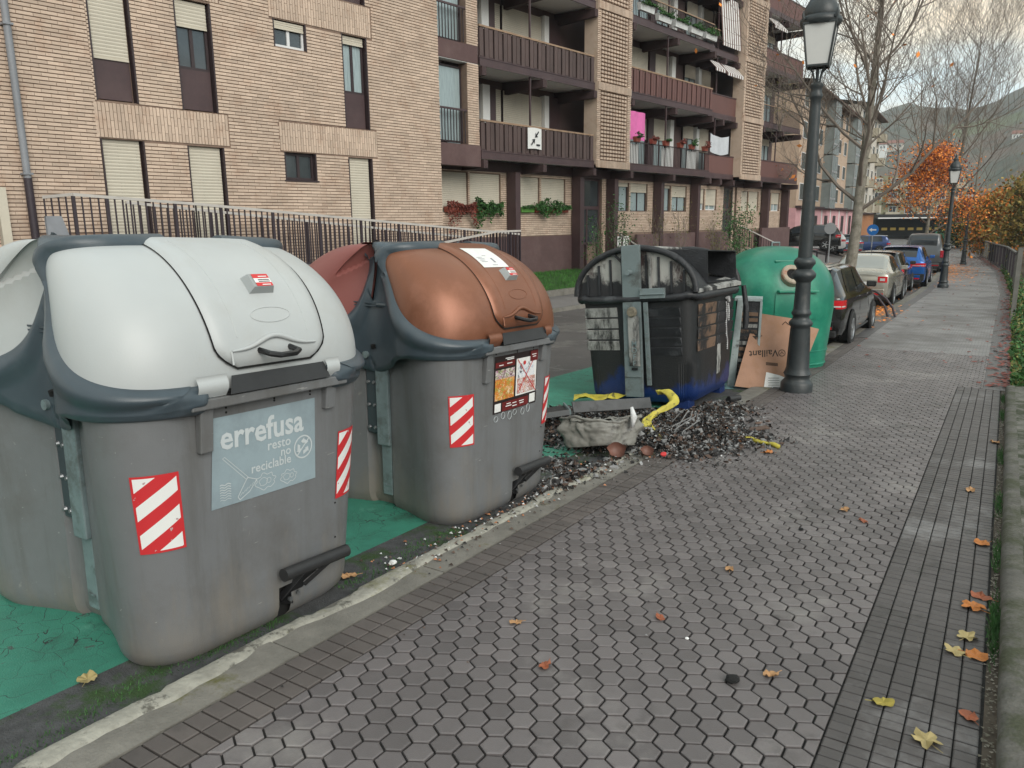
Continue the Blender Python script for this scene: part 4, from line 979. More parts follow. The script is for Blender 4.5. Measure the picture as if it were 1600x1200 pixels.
g = MB(); g.tube([(.24, .70, .008), (.27, .67, .008), (.30, .68, .008)], .006, 5); g.tube([(.56, .82, .008), (.60, .86, .008), (.64, .82, .008)], .005, 5); part('tear', g, M['ink'], c1, stuff=True)
g = MB(); g.prism([(.30, -.01), (.62, -.01), (.62, .12), (.50, .17), (.34, .21)], lambda a, b, t: (a, b, t + .02*noise.noise((a*9, b*9, 0))), .012, .016)
wp = part('white_label', g, M['white'], c1)
for k_ in range(4):
    g = MB(); g.add([(.36, .04+.03*k_, .0175), (.50, .04+.03*k_, .0175), (.50, .045+.03*k_, .0175), (.36, .045+.03*k_, .0175)], [(0,1,2,3)]); part('label_line', g, M['ink'], wp)
o2 = Vector((-2.24, 10.25, zn(9.9) - RD + .03)); ux, up, n_ = card_frame(o2, radians(40), radians(16))
leaning('cardboard_flap', 'smaller plain cardboard sheet leaning on the bottle bank, right of the lamp post', 'cardboard', o2, ux, up, n_, [(-.1, .0), (.12, .05), (.46, .72), (.02, .84), (-.2, .86)], M['card'])
# ================================================================== LAMP POSTS
M['lamp'] = mat('dark_cast_iron', (.028, .034, .036), .42, var=.2, scale=8, bump=.25, bscale=90, dirt_or_sheen=(.06, .062, .06), dscale=7, dthr=(.56, .7))
M['lampglass'] = mat('frosted_glass', (.62, .62, .60), .35, var=.06, scale=3)
def lamp_post(label, x, y):
    r = thing('lamp_post', label, 'lamp post', 'cast iron lamp posts along the pavement', None, (x, y, zn(y)))
    g = MB(); prof = [(.19, 0), (.19, .10), (.175, .125), (.15, .15), (.145, .17), (.150, .20), (.165, .22), (.150, .25), (.135, .30), (.128, .50), (.116, .78), (.112, .80), (.135, .82), (.14, .85), (.118, .88), (.10, .90), (.095, .93), (.11, .95), (.115, .97), (.10, 1.0), (.095, 1.02), (.088, 1.25), (.085, 1.34)]
    g.lathe(prof, 32, flute=lambda z: .30 < z < .79 or 1.0 < z < 1.33); part('base', g, M['lamp'], r, 50)
    g = MB(); g.lathe([(.085, 1.34), (.10, 1.36), (.135, 1.40), (.14, 1.44), (.11, 1.48), (.085, 1.50), (.10, 1.53), (.125, 1.56), (.12, 1.60), (.088, 1.635)], 28); part('collar', g, M['lamp'], r, 50)
    g = MB(); g.lathe([(.082, 1.635), (.072, 2.3), (.060, 3.35), (.058, 3.42), (.070, 3.44), (.074, 3.47), (.062, 3.50), (.060, 3.54), (.072, 3.56), (.072, 3.59), (.045, 3.61)], 24); part('column', g, M['lamp'], r, 50)
    for k_ in range(4):
        a = pi/4 + k_*pi/2; c_, s_ = cos(a), sin(a); g = MB(); g.tube([(c_*rr, s_*rr, zz+.30) for rr, zz in ((.04, 3.28), (.05, 3.36), (.07, 3.42), (.10, 3.45), (.125, 3.47))], .010, 6); part('bracket_arm', g, M['lamp'], r, 50)
    g = MB(); g.tube([(0, 0, 3.58), (0, 0, 3.77)], .018, 8); part('stem', g, M['lamp'], r, 50)
    b0, b1, z0, z1 = .115, .172, 3.78, 4.22
    lan = MB()
    for k_ in range(4):
        a = k_*pi/2 + pi/4; b = a + pi/2; lan.bar((cos(a)*b0*1.414, sin(a)*b0*1.414, z0), (cos(a)*b1*1.414, sin(a)*b1*1.414, z1), .016, .016)
        for zz, bb_ in ((z0, b0), (z1, b1)): lan.bar((cos(a)*bb_*1.414, sin(a)*bb_*1.414, zz), (cos(b)*bb_*1.414, sin(b)*bb_*1.414, zz), .018, .022)
    lt = part('lantern_frame', lan, M['lamp'], r)
    for k_ in range(4):
        a = k_*pi/2 + pi/4; b = a + pi/2; f = 1.38; g = MB()
        g.add([(cos(a)*b0*f, sin(a)*b0*f, z0+.01), (cos(b)*b0*f, sin(b)*b0*f, z0+.01), (cos(b)*b1*f, sin(b)*b1*f, z1-.01), (cos(a)*b1*f, sin(a)*b1*f, z1-.01)], [(0,1,2,3)]); part('lantern_pane', g, M['lampglass'], lt)
    g = MB(); nq = 24; prof = [(.205, 3.92), (.225, 3.95), (.225, 3.99), (.19, 4.02), (.195, 4.05), (.175, 4.12), (.13, 4.20), (.085, 4.26), (.075, 4.29), (.09, 4.32), (.07, 4.36), (.045, 4.39)]
    g.lathe([(a, b+.29) for a, b in prof], nq); part('cap', g, M['lamp'], r, 50)
    for k_ in range(4):
        a = k_*pi/2 + pi/4; g = MB(); g.tube([(cos(a)*.235, sin(a)*.235, 4.26), (cos(a)*.25, sin(a)*.25, 4.31), (cos(a)*.245, sin(a)*.245, 4.35)], [.02, .016, .004], 6); part('cap_ear', g, M['lamp'], r, 50)
    g = MB(); g.tube([(0, 0, 4.67), (0, 0, 4.71), (0, 0, 4.75), (0, 0, 4.81)], [.02, .035, .03, .004], 8); part('finial', g, M['lamp'], r, 50)
    return r
lp = lamp_post('dark fluted lamp post at the kerb beside the leaning cardboard, nearest the camera', -2.05, 9.74); lp.rotation_euler = (0, 0, radians(8))
for lab, x, y in (('middle lamp post at the kerb beside the blue parked car', -1.95, 33), ('farthest of the three lamp posts, beyond the grey van', -2.30, 55), ):
    c = copy_tree(lp); c['label'] = lab; c.location = (x, y, zn(y)); c.rotation_euler = (0, 0, radians(8))
# ================================================================== APARTMENT BUILDING (building frame: s along, D back, z up)
rb = random.Random(11)
M['brick'] = mat('buff_brick', (.535, .415, .325), .85, var=.10, scale=1.3, island=.13, bump=.3, bscale=60, dirt_or_sheen=(.43, .29, .21), dscale=2.2, dthr=(.52, .75))
M['bjoint'] = mat('brick_joint', (.21, .145, .11), .95, var=.2, scale=5)
M['shutter'] = mat('cream_roller_shutter', (.54, .495, .405), .6, var=.06, scale=2)
M['brown'] = mat('brown_painted_steel', (.062, .036, .038), .5, var=.12, scale=1.5, dirt_or_sheen=(.085, .052, .052), dscale=1.2, dthr=(.45, .7))
M['brownp'] = mat('brown_render', (.105, .062, .06), .85, var=.12, scale=1.2, dirt_or_sheen=(.14, .09, .085), dscale=1.1, dthr=(.48, .7))
M['brownc'] = mat('brown_concrete', (.055, .032, .032), .8, var=.15, scale=2)
M['brownwall'] = mat('brown_inner_wall', (.12, .08, .075), .8, var=.12, scale=1)
M['soffit'] = mat('white_soffit', (.74, .73, .70), .85, var=.06, scale=1)
M['frame'] = mat('dark_window_frame', (.035, .022, .024), .5, var=0)
M['wframe'] = mat('white_window_frame', (.68, .68, .68), .5, var=0)
M['glass'] = mat('window_glass', (.045, .055, .06), .06, var=.3, scale=1.2, spec=.9)
M['curtain'] = mat('curtain_behind_glass', (.30, .37, .38), .25, var=.25, scale=6, stretch=(9, 9, .4), spec=.7)
M['white'] = M['white']; M['downpipe'] = mat('grey_downpipe', (.22, .23, .25), .5, var=.15, scale=3)
M['rail'] = mat('brown_black_railing', (.035, .025, .032), .5, var=.1); M['handrail'] = mat('pale_handrail', (.46, .43, .40), .6, var=.1)
M['slatw'] = mat('balcony_slat_paint', (.085, .055, .05), .6, var=.15, scale=2, island=.12); M['slatr'] = mat('reddish_balcony_panel', (.13, .06, .052), .6, var=.1, scale=2, island=.1)
M['railtop'] = mat('weathered_top_rail', (.30, .20, .13), .7, var=.2)
bld = thing('apartment_building', 'long buff brick apartment building with brown balconies and cream roller shutters across the road', 'building', None, BM)
class Bricks:
    """a wall face built of real bricks: rectangle minus openings; pieces are laid in courses in front of a dark joint plane"""
    def __init__(s): s.rest = MB(); s.single = []
    def wall(s, s0, s1, z0, z1, D, holes=(), L_=.245, P=.0625, vert=False, proud=.016, single=False):
        n = 0
        if not vert:
            z = z0; r = 0
            while z < z1 - .02:
                zt = min(z + P - .016, z1); segs = [(s0, s1)]
                for h in holes:
                    if h[2] < zt - .01 and h[3] > z + .01:
                        ns = []
                        for a, b in segs:
                            if h[1] <= a or h[0] >= b: ns.append((a, b))
                            else:
                                if h[0] > a: ns.append((a, h[0]))
                                if h[1] < b: ns.append((h[1], b))
                        segs = ns
                for a, b in segs:
                    x = a - (L_*.5 if r % 2 else 0) - rb.uniform(0, .04)
                    while x < b:
                        x0, x1 = max(x, a), min(x + L_ - .006, b)
                        if x1 - x0 > .02: s.put(x0, x1, z, zt, D, proud + rb.uniform(-.003, .003), single)
                        x += L_
                z += P; r += 1
        else:
            x = s0; r = 0; H = (z1-z0)/2.0
            while x < s1 - .02:
                zz = z0 - (H/2 if r % 2 else 0)
                while zz < z1:
                    a, b = max(zz, z0), min(zz + H - .006, z1)
                    if b - a > .02: s.put(x, min(x + P - .012, s1), a, b, D, proud + rb.uniform(-.003, .003), single)
                    zz += H
                x += P; r += 1
    def put(s, x0, x1, z0, z1, D, pr, single):
        a, b = D - pr, D + .004
        vs = [(x0, a, z0), (x1, a, z0), (x1, a, z1), (x0, a, z1), (x0, b, z0), (x1, b, z0), (x1, b, z1), (x0, b, z1)]
        if single: s.single.append(vs)
        else: s.rest.add(vs, [(0,1,2,3), (0,4,5,1), (1,5,6,2), (2,6,7,3), (3,7,4,0)])
BF = [(0,1,2,3), (0,4,5,1), (1,5,6,2), (2,6,7,3), (3,7,4,0)]
def bpart(name, m, *boxes, parent=None, smooth=None, stuff=False):
    g = MB()
    for b in boxes: g.box(*b)
    return part(name, g, m, parent or bld, smooth, stuff=stuff)
# ---- left brick block, front at D = 14
holesL = [(5.95, 6.70, .70, 3.15), (7.48, 8.22, .70, 3.13), (9.54, 10.33, 2.59, 3.14), (11.17, 11.86, .70, 3.12),
          (5.97, 6.68, 3.77, 5.68), (7.46, 8.17, 3.75, 5.66), (11.15, 11.84, 3.74, 5.66), (9.48, 10.26, 5.15, 5.66),
          (5.97, 6.68, 6.32, 8.2), (7.46, 8.17, 6.32, 8.2), (11.15, 11.84, 6.32, 8.2), (9.48, 10.26, 7.7, 8.2)]
bands = [(5.90, 8.36, 3.16, 3.73), (9.46, 12.02, 3.15, 3.71), (9.40, 12.0, 5.69, 6.29), (5.90, 8.36, 5.71, 6.29)]
bands = [(5.90, 8.36, 3.16, 3.745), (9.46, 12.02, 3.15, 3.73), (9.40, 12.0, 5.67, 6.30), (5.90, 8.36, 5.69, 6.30)]
holesB = holesL + bands
W = Bricks()
# the lowest, nearest stretch of courses as single bricks, the rest joined
W.wall(4.80, 5.94, 1.60, 6.4, 14, [], single=True)
W.wall(2.0, 4.795, -.3, 8.6, 14, []); W.wall(4.80, 5.94, -.3, 1.59, 14, []); W.wall(4.80, 5.94, 6.41, 8.6, 14, [])
W.wall(5.945, 14.05, -.3, 8.6, 14, holesB)
for b in bands: W.wall(b[0]+.01, b[1]-.01, b[2]+.01, b[3]-.01, 14, vert=True)
for k, vs in enumerate(W.single):
    if k < 300:
        me = MB(); x0, _, z0 = vs[0]; x1, _, z1 = vs[2]; w_, h_ = x1-x0, z1-z0
        me.add([(a-x0, b-14, c-z0) for a, b, c in vs], BF); key = (round(w_, 3), round(h_, 3))
        if key not in CH: CH[key] = me.mesh('brick', M['brick'])
        link('brick', CH[key], bld, (x0, 14, z0))
    else: W.rest.add(vs, BF)
g = MB()      # wall behind, with openings left free
def wallholes(g, s0, s1, z0, z1, D, holes, depth=.14, thick=.3):
    xs = sorted({s0, s1} | {v for h in holes for v in h[:2] if s0 < v < s1}); zs = sorted({z0, z1} | {v for h in holes for v in h[2:] if z0 < v < z1})
    for i in range(len(xs)-1):
        for j in range(len(zs)-1):
            cx, cz = (xs[i]+xs[i+1])/2, (zs[j]+zs[j+1])/2
            if any(h[0] < cx < h[1] and h[2] < cz < h[3] for h in holes): continue
            g.add([(xs[i], D, zs[j]), (xs[i+1], D, zs[j]), (xs[i+1], D, zs[j+1]), (xs[i], D, zs[j+1])], [(0, 1, 2, 3)])
    for h in holes:
        a, b, c, d = h; g.add([(a, D, c), (b, D, c), (b, D, d), (a, D, d), (a, D+depth, c), (b, D+depth, c), (b, D+depth, d), (a, D+depth, d)], [(0, 1, 5, 4), (1, 2, 6, 5), (2, 3, 7, 6), (3, 0, 4, 7)]); g.add([(a, D+depth, c), (b, D+depth, c), (b, D+depth, d), (a, D+depth, d)], [(0, 1, 2, 3)])
wallholes(g, 2.0, 14.05, -.4, 8.6, 14, holesL); g.add([(14.05, 14, -.4), (14.05, 18, -.4), (14.05, 18, 8.6), (14.05, 14, 8.6)], [(0,1,2,3)]); g.add([(2, 14, 8.6), (14.05, 14, 8.6), (14.05, 26, 8.6), (2, 26, 8.6)], [(0,1,2,3)]); g.add([(2, 14, -.4), (2, 26, -.4), (2, 26, 8.6), (2, 14, 8.6)], [(3, 2, 1, 0)])
part('wall', g, M['bjoint'], bld)
g = MB(); 
for h in holesL: 
    a, b, c, d = h; g.box(a+.001, a+.03, 13.985, 14.12, c, d); g.box(b-.03, b-.001, 13.985, 14.12, c, d)
part('window_reveal', g, M['frame'], bld, stuff=True)
def shutter(par, a, b, z0, z1, D, m=None):
    g = MB(); n = max(3, int((z1-z0)/.055)); 
    for i in range(n):
        za, zb_ = lerp(z0, z1, i/n), lerp(z0, z1, (i+1)/n); g.add([(a, D, za), (b, D, za), (b, D-.006, (za+zb_)/2), (a, D-.006, (za+zb_)/2), (b, D, zb_-.003), (a, D, zb_-.003)], [(0,1,2,3), (3,2,4,5)])
    g.box(a, b, D-.012, D+.01, z0-.03, z0)
    return part('roller_shutter', g, m or M['shutter'], par)
def window(a, b, z0, z1, D, shut=0., panes=2, fm='frame', gm='glass', panel=0., par=None, fw=.045):
    """frame set back at D; shut = drop of the roller shutter from the top; panel = blind panel at the foot"""
    par = par or bld; f = MB(); zb = z0 + panel
    f.box(a, a+fw, D-.02, D+.03, z0, z1); f.box(b-fw, b, D-.02, D+.03, z0, z1); f.box(a+fw, b-fw, D-.02, D+.03, z1-fw, z1); f.box(a+fw, b-fw, D-.02, D+.03, zb, zb+fw)
    for i in range(1, panes): c = lerp(a, b, i/panes); f.box(c-fw*.7, c+fw*.7, D-.018, D+.03, zb+fw, z1-fw)
    o = part('window', f, M[fm], par)
    if shut < z1 - zb - .06:
        for i in range(panes):
            g = MB(); g.box(lerp(a, b, i/panes)+fw*.7, lerp(a, b, (i+1)/panes)-fw*.7, D+.01, D+.015, zb+fw, z1-fw); part('pane', g, M[gm if isinstance(gm, str) else gm[i % len(gm)]], o)
    if panel: g = MB(); g.box(a+.01, b-.01, D-.03, D+.02, z0, zb-.002); part('blind_panel', g, M['brown'], o)
    if shut: shutter(o, a+.01, b-.01, z1-shut, z1, D-.045)
    return o
D0 = 14.11
window(5.98, 6.64, .75, 3.15, D0, 2.4); window(7.50, 8.17, .75, 3.13, D0, 2.38); window(9.57, 10.30, 2.60, 3.13, D0, 0, 2, gm='glass'); window(11.20, 11.80, .75, 3.12, D0, 2.37)
bpart('window_sill', M['frame'], (9.52, 10.36, 13.97, 14.1, 2.555, 2.588))
window(6.0, 6.62, 3.80, 5.66, D0, 1.19, 2, panel=.65); window(7.49, 8.12, 3.78, 5.64, D0, .42, 2, panel=.70); window(11.18, 11.79, 3.76, 5.64, D0, .14, 2, panel=.72, gm='curtain')
window(9.51, 10.23, 5.16, 5.64, D0-.03, .12, 2, 'wframe', 'glass')
for a, b in ((6.0, 6.62), (7.49, 8.12), (11.18, 11.79)): window(a, b, 6.34, 8.18, D0, 1.1, 2, panel=.7)
window(9.51, 10.23, 7.72, 8.18, D0-.03, .1, 2, 'wframe', 'glass')
g = MB(); g.tube([(4.74, 13.90, 8.5), (4.74, 13.90, 2.45)], .055, 12); part('downpipe', g, M['downpipe'], bld, 50)
g = MB(); g.tube([(4.74, 13.90, 2.45), (4.74, 13.90, -.3)], .062, 12); part('downpipe_foot', g, M['rail'], bld, 50)
for z in (7.2, 4.7, 2.5):
    g = MB(); g.box(4.67, 4.81, 13.83, 14, z, z+.03); part('pipe_clamp', g, M['downpipe'], bld)
bpart('door_surround', M['shutter'], (4.27, 4.40, 13.86, 13.99, -.3, 2.30)); bpart('doorway', M['brownp'], (3.4, 4.20, 13.93, 13.985, -.3, 2.3)); bpart('shutter_box', M['shutter'], (3.5, 4.45, 13.90, 13.985, 3.35, 3.95))
# ---- balcony block
def railing_slats(a, b, z0, z1, D, m, par, step=.2, tone=None, th=.012):
    n = int((b-a)/step)
    for i in range(n):
        x = a + (i+.5)*(b-a)/n; ww = (b-a)/n*.78; key = ('slat', round(ww, 3), round(z1-z0, 3), m)
        if key not in CH:
            q = MB(); q.box(-ww/2, ww/2, -th, th, 0, z1-z0); CH[key] = q.mesh('slat', M[m])
        link('slat', CH[key], par, (x, D - (.02 if i % 2 else 0), z0))
SL = [3.50, 6.02, 8.56]      # underside of slabs
def balcony(a, b, z, D, Dw, kind, m='slatw'):
    g = MB(); g.box(a, b, D+.005, Dw, z+.06, z+.26); 
    bal = part('balcony', g, M['brownc'], bld)
    g = MB(); g.box(a, b, D-.03, D+.0, z-.02, z+.20); part('fascia', g, M['brown'], bal)
    g = MB(); g.box(a+.03, b-.03, D+.06, Dw-.02, z+.045, z+.058); part('soffit', g, M['soffit'], bal)
    for x in (a+.08, (a+b)/2+.0, b-.08):
        g = MB(); g.box(x-.09, x+.09, D-.0, Dw, z-.28, z+.05) if False else g.add([(x-.09, D-.12, z-.05), (x+.09, D-.12, z-.05), (x+.09, D-.12, z-.28), (x-.09, D-.12, z-.28), (x-.09, Dw, z+.043), (x+.09, Dw, z+.043), (x+.09, Dw, z-.34), (x-.09, Dw, z-.34), (x-.09, D-.12, z-.05), (x+.09, D-.12, z-.05)], [(3,2,1,0), (0,1,5,4), (1,2,6,5), (2,3,7,6), (3,0,4,7)]); part('beam', g, M['brownc'], bal)
    if kind == 'slats':
        railing_slats(a+.02, b-.02, z+.18, z+1.02, D+.02, m, bal)
        g = MB(); g.box(a, b, D-.02, D+.07, z+1.02, z+1.07); part('top_rail', g, M['railtop'], bal)
        g = MB(); g.box(a, b, D-.045, D-.032, z+.19, z+.215); part('drip_edge', g, M['brown'], bal)
        g = MB(); g.box(a+.01, b-.01, D+.05, D+.058, z+.2, z+1.0); part('rail_backing', g, M['brownc'], bal)
    elif kind == 'solid':
        g = MB(); g.box(a+.01, b-.01, D+.0, D+.04, z+.20, z+.95); part('parapet', g, M['slatr'], bal)
        g = MB(); g.box(a, b, D-.02, D+.06, z+.955, z+1.0); part('top_rail', g, M['brown'], bal)
    else:
        g = MB(); g.box(a, b, D, D+.04, z+1.0, z+1.035); part('top_rail', g, M['railtop'] if kind == 'bars_wood' else M['frame'], bal)
        key = 'bal_bar'
        if key not in CH: q = MB(); q.box(-.008, .008, -.008, .008, 0, .80); CH[key] = q.mesh('baluster', M['frame'])
        n = int((b-a)/.11)
        for i in range(n): link('baluster', CH[key], bal, (a+(i+.5)*(b-a)/n, D+.02, z+.20))
        if kind == 'bars':
            for x0, x1 in ((a+.02, a+.75), (a+2.5, a+3.2), (a+4.6, a+5.4)):
                g = MB(); g.box(x0, min(x1, b), D+.05, D+.06, z+.24, z+.95); part('white_screen', g, M['white'], bal)
    g = MB(); x = (a+b)/2 - .55; g.box(x, x+.05, D+.03, D+.08, z+.26, z+2.50); part('post', g, M['brown'], bal)
    return bal
def inner(a, b, z, Dw, pat):
    """what stands on the balcony's back wall: shutters, white reveals, brown panels"""
    for kind, x0, x1, z0, z1, *r in pat:
        if kind == 'w': window(a+x0, a+x1, z+z0, z+z1, Dw-.05, r[0] if r else 0, 2, gm='curtain')
        elif kind == 'l': bpart('white_reveal', M['white'], (a+x0, a+x1, Dw-.22, Dw-.01, z+z0, z+z1))
        elif kind == 'p': bpart('brown_panel', M['brown'], (a+x0, a+x1, Dw-.16, Dw-.01, z+z0, z+z1))
DF, DW = 15.4, 16.95
g = MB(); g.add([(14.05, DW, -.4), (42.3, DW, -.4), (42.3, DW, 13.8), (14.05, DW, 13.8)], [(0,1,2,3)]); g.add([(42.3, DW, -.4), (42.3, 26, -.4), (42.3, 26, 13.8), (42.3, DW, 13.8)], [(0,1,2,3)]); g.add([(14.05, 14.9, 13.8), (42.5, 14.9, 13.8), (42.5, 26, 13.8), (14.05, 26, 13.8)], [(0,1,2,3)])
part('inner_wall', g, M['brownwall'], bld)
bpart('eaves', M['brownc'], (14.0, 42.8, 14.7, 17, 13.81, 14.05))
for k, z in enumerate(SL + [11.1]):
    balcony(17.08, 22.84, z, DF, DW, 'slats'); balcony(25.12, 31.70, z, DF, DW, ('bars', 'slats', 'bars_wood', 'slats')[k], 'slatr' if k == 1 else 'slatw')
    balcony(31.76, 34.62, z, DF+.25, DW, 'solid' if k != 2 else 'bars_wood'); balcony(37.05, 42.0, z, DF, DW, ('solid', 'bars_wood', 'solid', 'solid')[k])
    zz = z + .26
    inner(17.08, 22.84, zz, DW, [('w', .10, 1.55, 0, 2.05, 1.30), ('l', 1.62, 1.95, 0, 2.1), ('p', 1.96, 2.30, 0, 2.1), ('w', 2.32, 2.62, .3, 2.05, 1.7), ('w', 2.72, 4.75, .5, 2.05, 1.15), ('l', 4.76, 5.0, 0, 2.1), ('p', 5.02, 5.7, 0, 2.1)])
    inner(25.12, 31.7, zz, DW, [('w', .1, 1.0, 0, 2.05, 1.9 if k else .5), ('l', 1.1, 1.35, 0, 2.1), ('p', 1.4, 2.2, 0, 2.1), ('w', 2.3, 3.7, 0, 2.05, (.85, 1.75, .5, 1)[k]), ('p', 3.75, 4.2, 0, 2.1), ('w', 4.25, 5.4, 0, 2.05, 1.5 if k % 2 else .8), ('l', 5.5, 5.8, 0, 2.1)])
    inner(31.76, 34.6, zz, DW, [('w', .2, 1.2, 0, 2.0, .5), ('l', 1.3, 1.55, 0, 2.0), ('w', 1.7, 2.7, 0, 2.0, 1.0)])
    inner(37.05, 42.0, zz, DW, [('w', .3, 1.2, 0, 2.05, .3), ('l', 1.25, 1.5, 0, 2.1), ('w', 1.9, 2.8, 0, 2.05, .9), ('l', 2.9, 3.2, 0, 2.1), ('w', 3.6, 4.6, 0, 2.05, .3)])
# lattice brick columns
W2_ = Bricks()
for (a, b) in ((22.90, 25.08), (34.66, 37.0)):
    bpart('lattice_backing', M['bjoint'], (a+.1, b-.1, DF-.02, DF+.4, 3.62, 13.7))
    for side_ in (a, b-.22): W2_.wall(side_, side_+.22, 3.55, 13.6, DF-.05, L_=.22, proud=.03)
    bpart('column_edge', M['brick'], (a, a+.22, DF-.045, DF+.45, 3.6, 13.7)); bpart('column_edge', M['brick'], (b-.22, b, DF-.045, DF+.45, 3.6, 13.7))
    g = MB()
    z = 3.72; r = 0
    while z < 13.6:
        zz = (z - 3.5) % 2.55
        if zz < .26: z += .0625; continue
        x = a + .26
        while x < b - .34:
            g.box(x, x+.13, DF-.09, DF-.021, z, z+.07); x += .185
        z += .125; r += 1
    part('lattice_brick', g, M['brick'], bld, stuff=True)
    for k in range(5):
        z = 3.50 + 2.54*k; g = MB(); x = a+.02
        while x < b-.05: g.box(x, x+.055, DF-.13, DF-.05, z-.0, z+.24); x += .085
        part('dentil_course', g, M['brick'], bld, stuff=True)
# bay next to the brick block
bpart('spandrel', M['brownp'], (14.3, 17.06, DF-.02, DF+.3, 3.25, 3.83)); bpart('spandrel', M['brownp'], (14.3, 17.0, DF-.02, DF+.3, 6.02, 6.48)); bpart('spandrel', M['brownp'], (14.3, 17.0, DF-.02, DF+.3, 8.55, 9.0))
for z0, z1 in ((3.84, 6.0), (6.49, 8.54), (9.01, 11)):
    W2_.wall(16.56, 17.02, z0, z1, DF, proud=.02); bpart('pier', M['bjoint'], (16.56, 17.03, DF, DF+.3, z0, z1))
    window(14.5, 16.54, z0+.05, z1-.1, DF+.22, 0, 2, gm='curtain'); bpart('bay_soffit', M['soffit'], (14.3, 17.0, DF-.01, DF+.3, z1+.003, z1+.012))
    key = 'french_bar'
    if key not in CH: q = MB(); q.box(-.01, .01, -.01, .01, 0, .86); CH[key] = q.mesh('baluster', M['frame'])
    for i in range(16): link('baluster', CH[key], bld, (14.75 + i*.115, DF+.02, z0+.02))
    bpart('top_rail', M['brown'], (14.6, 16.56, DF, DF+.05, z0+.88, z0+.93))
# ground floor at D = 16.2
DG = 16.2
gw = [(16.05, 17.36, 1.99, 3.14, 1.15), (17.44, 18.86, 1.99, 3.14, 1.15), (19.58, 20.84, 1.99, 3.11, 1.12), (20.93, 22.30, 1.99, 3.11, 1.12),
      (25.27, 26.49, 2.03, 3.12, .12), (26.60, 27.9, 2.03, 3.12, .32), (28.66, 29.82, 2.05, 3.10, .08), (29.90, 31.24, 2.05, 3.10, .42),
      (31.95, 32.95, 2.12, 3.06, .62), (33.06, 34.2, 2.12, 3.06, .70), (36.9, 37.75, 2.1, 3.05, .95), (37.82, 39.02, 2.1, 3.05, .95), (39.75, 40.63, 2.1, 3.04, .75), (40.72, 41.86, 2.1, 3.04, .55)]
doors = [(23.0, 24.6, -.2, 3.2), (34.9, 36.4, -.2, 3.2)]
hg = [(a, b, c, d) for a, b, c, d, e_ in gw] + doors
W2_.wall(15.4, 42.2, 1.24, 3.22, DG, hg, L_=.25, proud=.02)
g = MB(); wallholes(g, 14.05, 42.3, -.4, 3.5, DG, hg, depth=.2); part('ground_floor_wall', g, M['bjoint'], bld)
bpart('plinth', M['brownp'], (14.05, 22.98, DG-.06, DG-.002, -.5, 1.21)); bpart('plinth', M['brownp'], (26.6, 34.88, DG-.36, DG-.24, -.5, 1.16)); bpart('plinth', M['brownp'], (38.6, 42.4, DG-.46, DG-.34, -.6, 1.26))
bpart('lintel', M['brownc'], (14.05, 42.3, DG-.05, DG-.022, 3.20, 3.52))
for i, (a, b, c, d, sh) in enumerate(gw):
    window(a, b, c, d, DG+.10, sh, 2, 'frame' if i < 8 else ('wframe' if i not in (10, 11) else 'frame'), 'curtain')
for x in (19.22, 22.74, 24.95, 28.42, 31.62, 39.40, 42.1): bpart('pillar', M['brown'], (x-.12, x+.12, DG-.42, DG-.065, -.3, 3.20))
for x0, x1 in ((24.66, 24.82), (35.9, 36.1)): W2_.wall(x0, x1, -.2, 3.2, DG-.02, L_=.16)
part('brick_course', W.rest, M['brick'], bld, stuff=True); part('brick_course', W2_.rest, M['brick'], bld, stuff=True)
for a, b, c, d in doors:
    f = MB(); f.box(a, a+.08, DG+.1, DG+.18, c, d); f.box(b-.08, b, DG+.1, DG+.18, c, d); f.box(a+.08, b-.08, DG+.1, DG+.18, 2.10, 2.22); f.box((a+b)/2-.04, (a+b)/2+.04, DG+.1, DG+.17, c, 2.10); f.box(a+.08, b-.08, DG+.1, DG+.17, .85, .93); f.box(a+.08, b-.08, DG+.1, DG+.18, 3.12, 3.2)
    dr = part('door', f, M['brown'], bld)
    for x0, x1, z0, z1 in ((a+.08, (a+b)/2-.04, .93, 2.10), ((a+b)/2+.04, b-.08, .93, 2.10), (a+.08, b-.08, 2.22, 3.12)):
        g = MB(); g.box(x0, x1, DG+.13, DG+.14, z0, z1); part('pane', g, M['glass'], dr)
bpart('light_panel', M['white'], (24.84, 25.0, DG-.3, DG-.07, 1.25, 1.95)); bpart('service_hatch', M['white'], (25.6, 26.55, DG-.02, DG+.0, .35, 1.1))
# steps with rails at the two entrances
def steps(s0, s1, D1, n=6):
    for i in range(n):
        g = MB(); g.box(s0, s1, D1 + .28*i, D1 + .28*(i+1) - .002, -.6, -.15 + .15*i); part('step', g, M['walk'], bld)
M['paleconc'] = mat('pale_step_wall', (.42, .38, .30), .85, var=.1)
for s0 in (24.2, 35.2):
    bpart('stair_wall', M['paleconc'], (s0, s0+.1, 14.9, 16.1, -.4, .38))
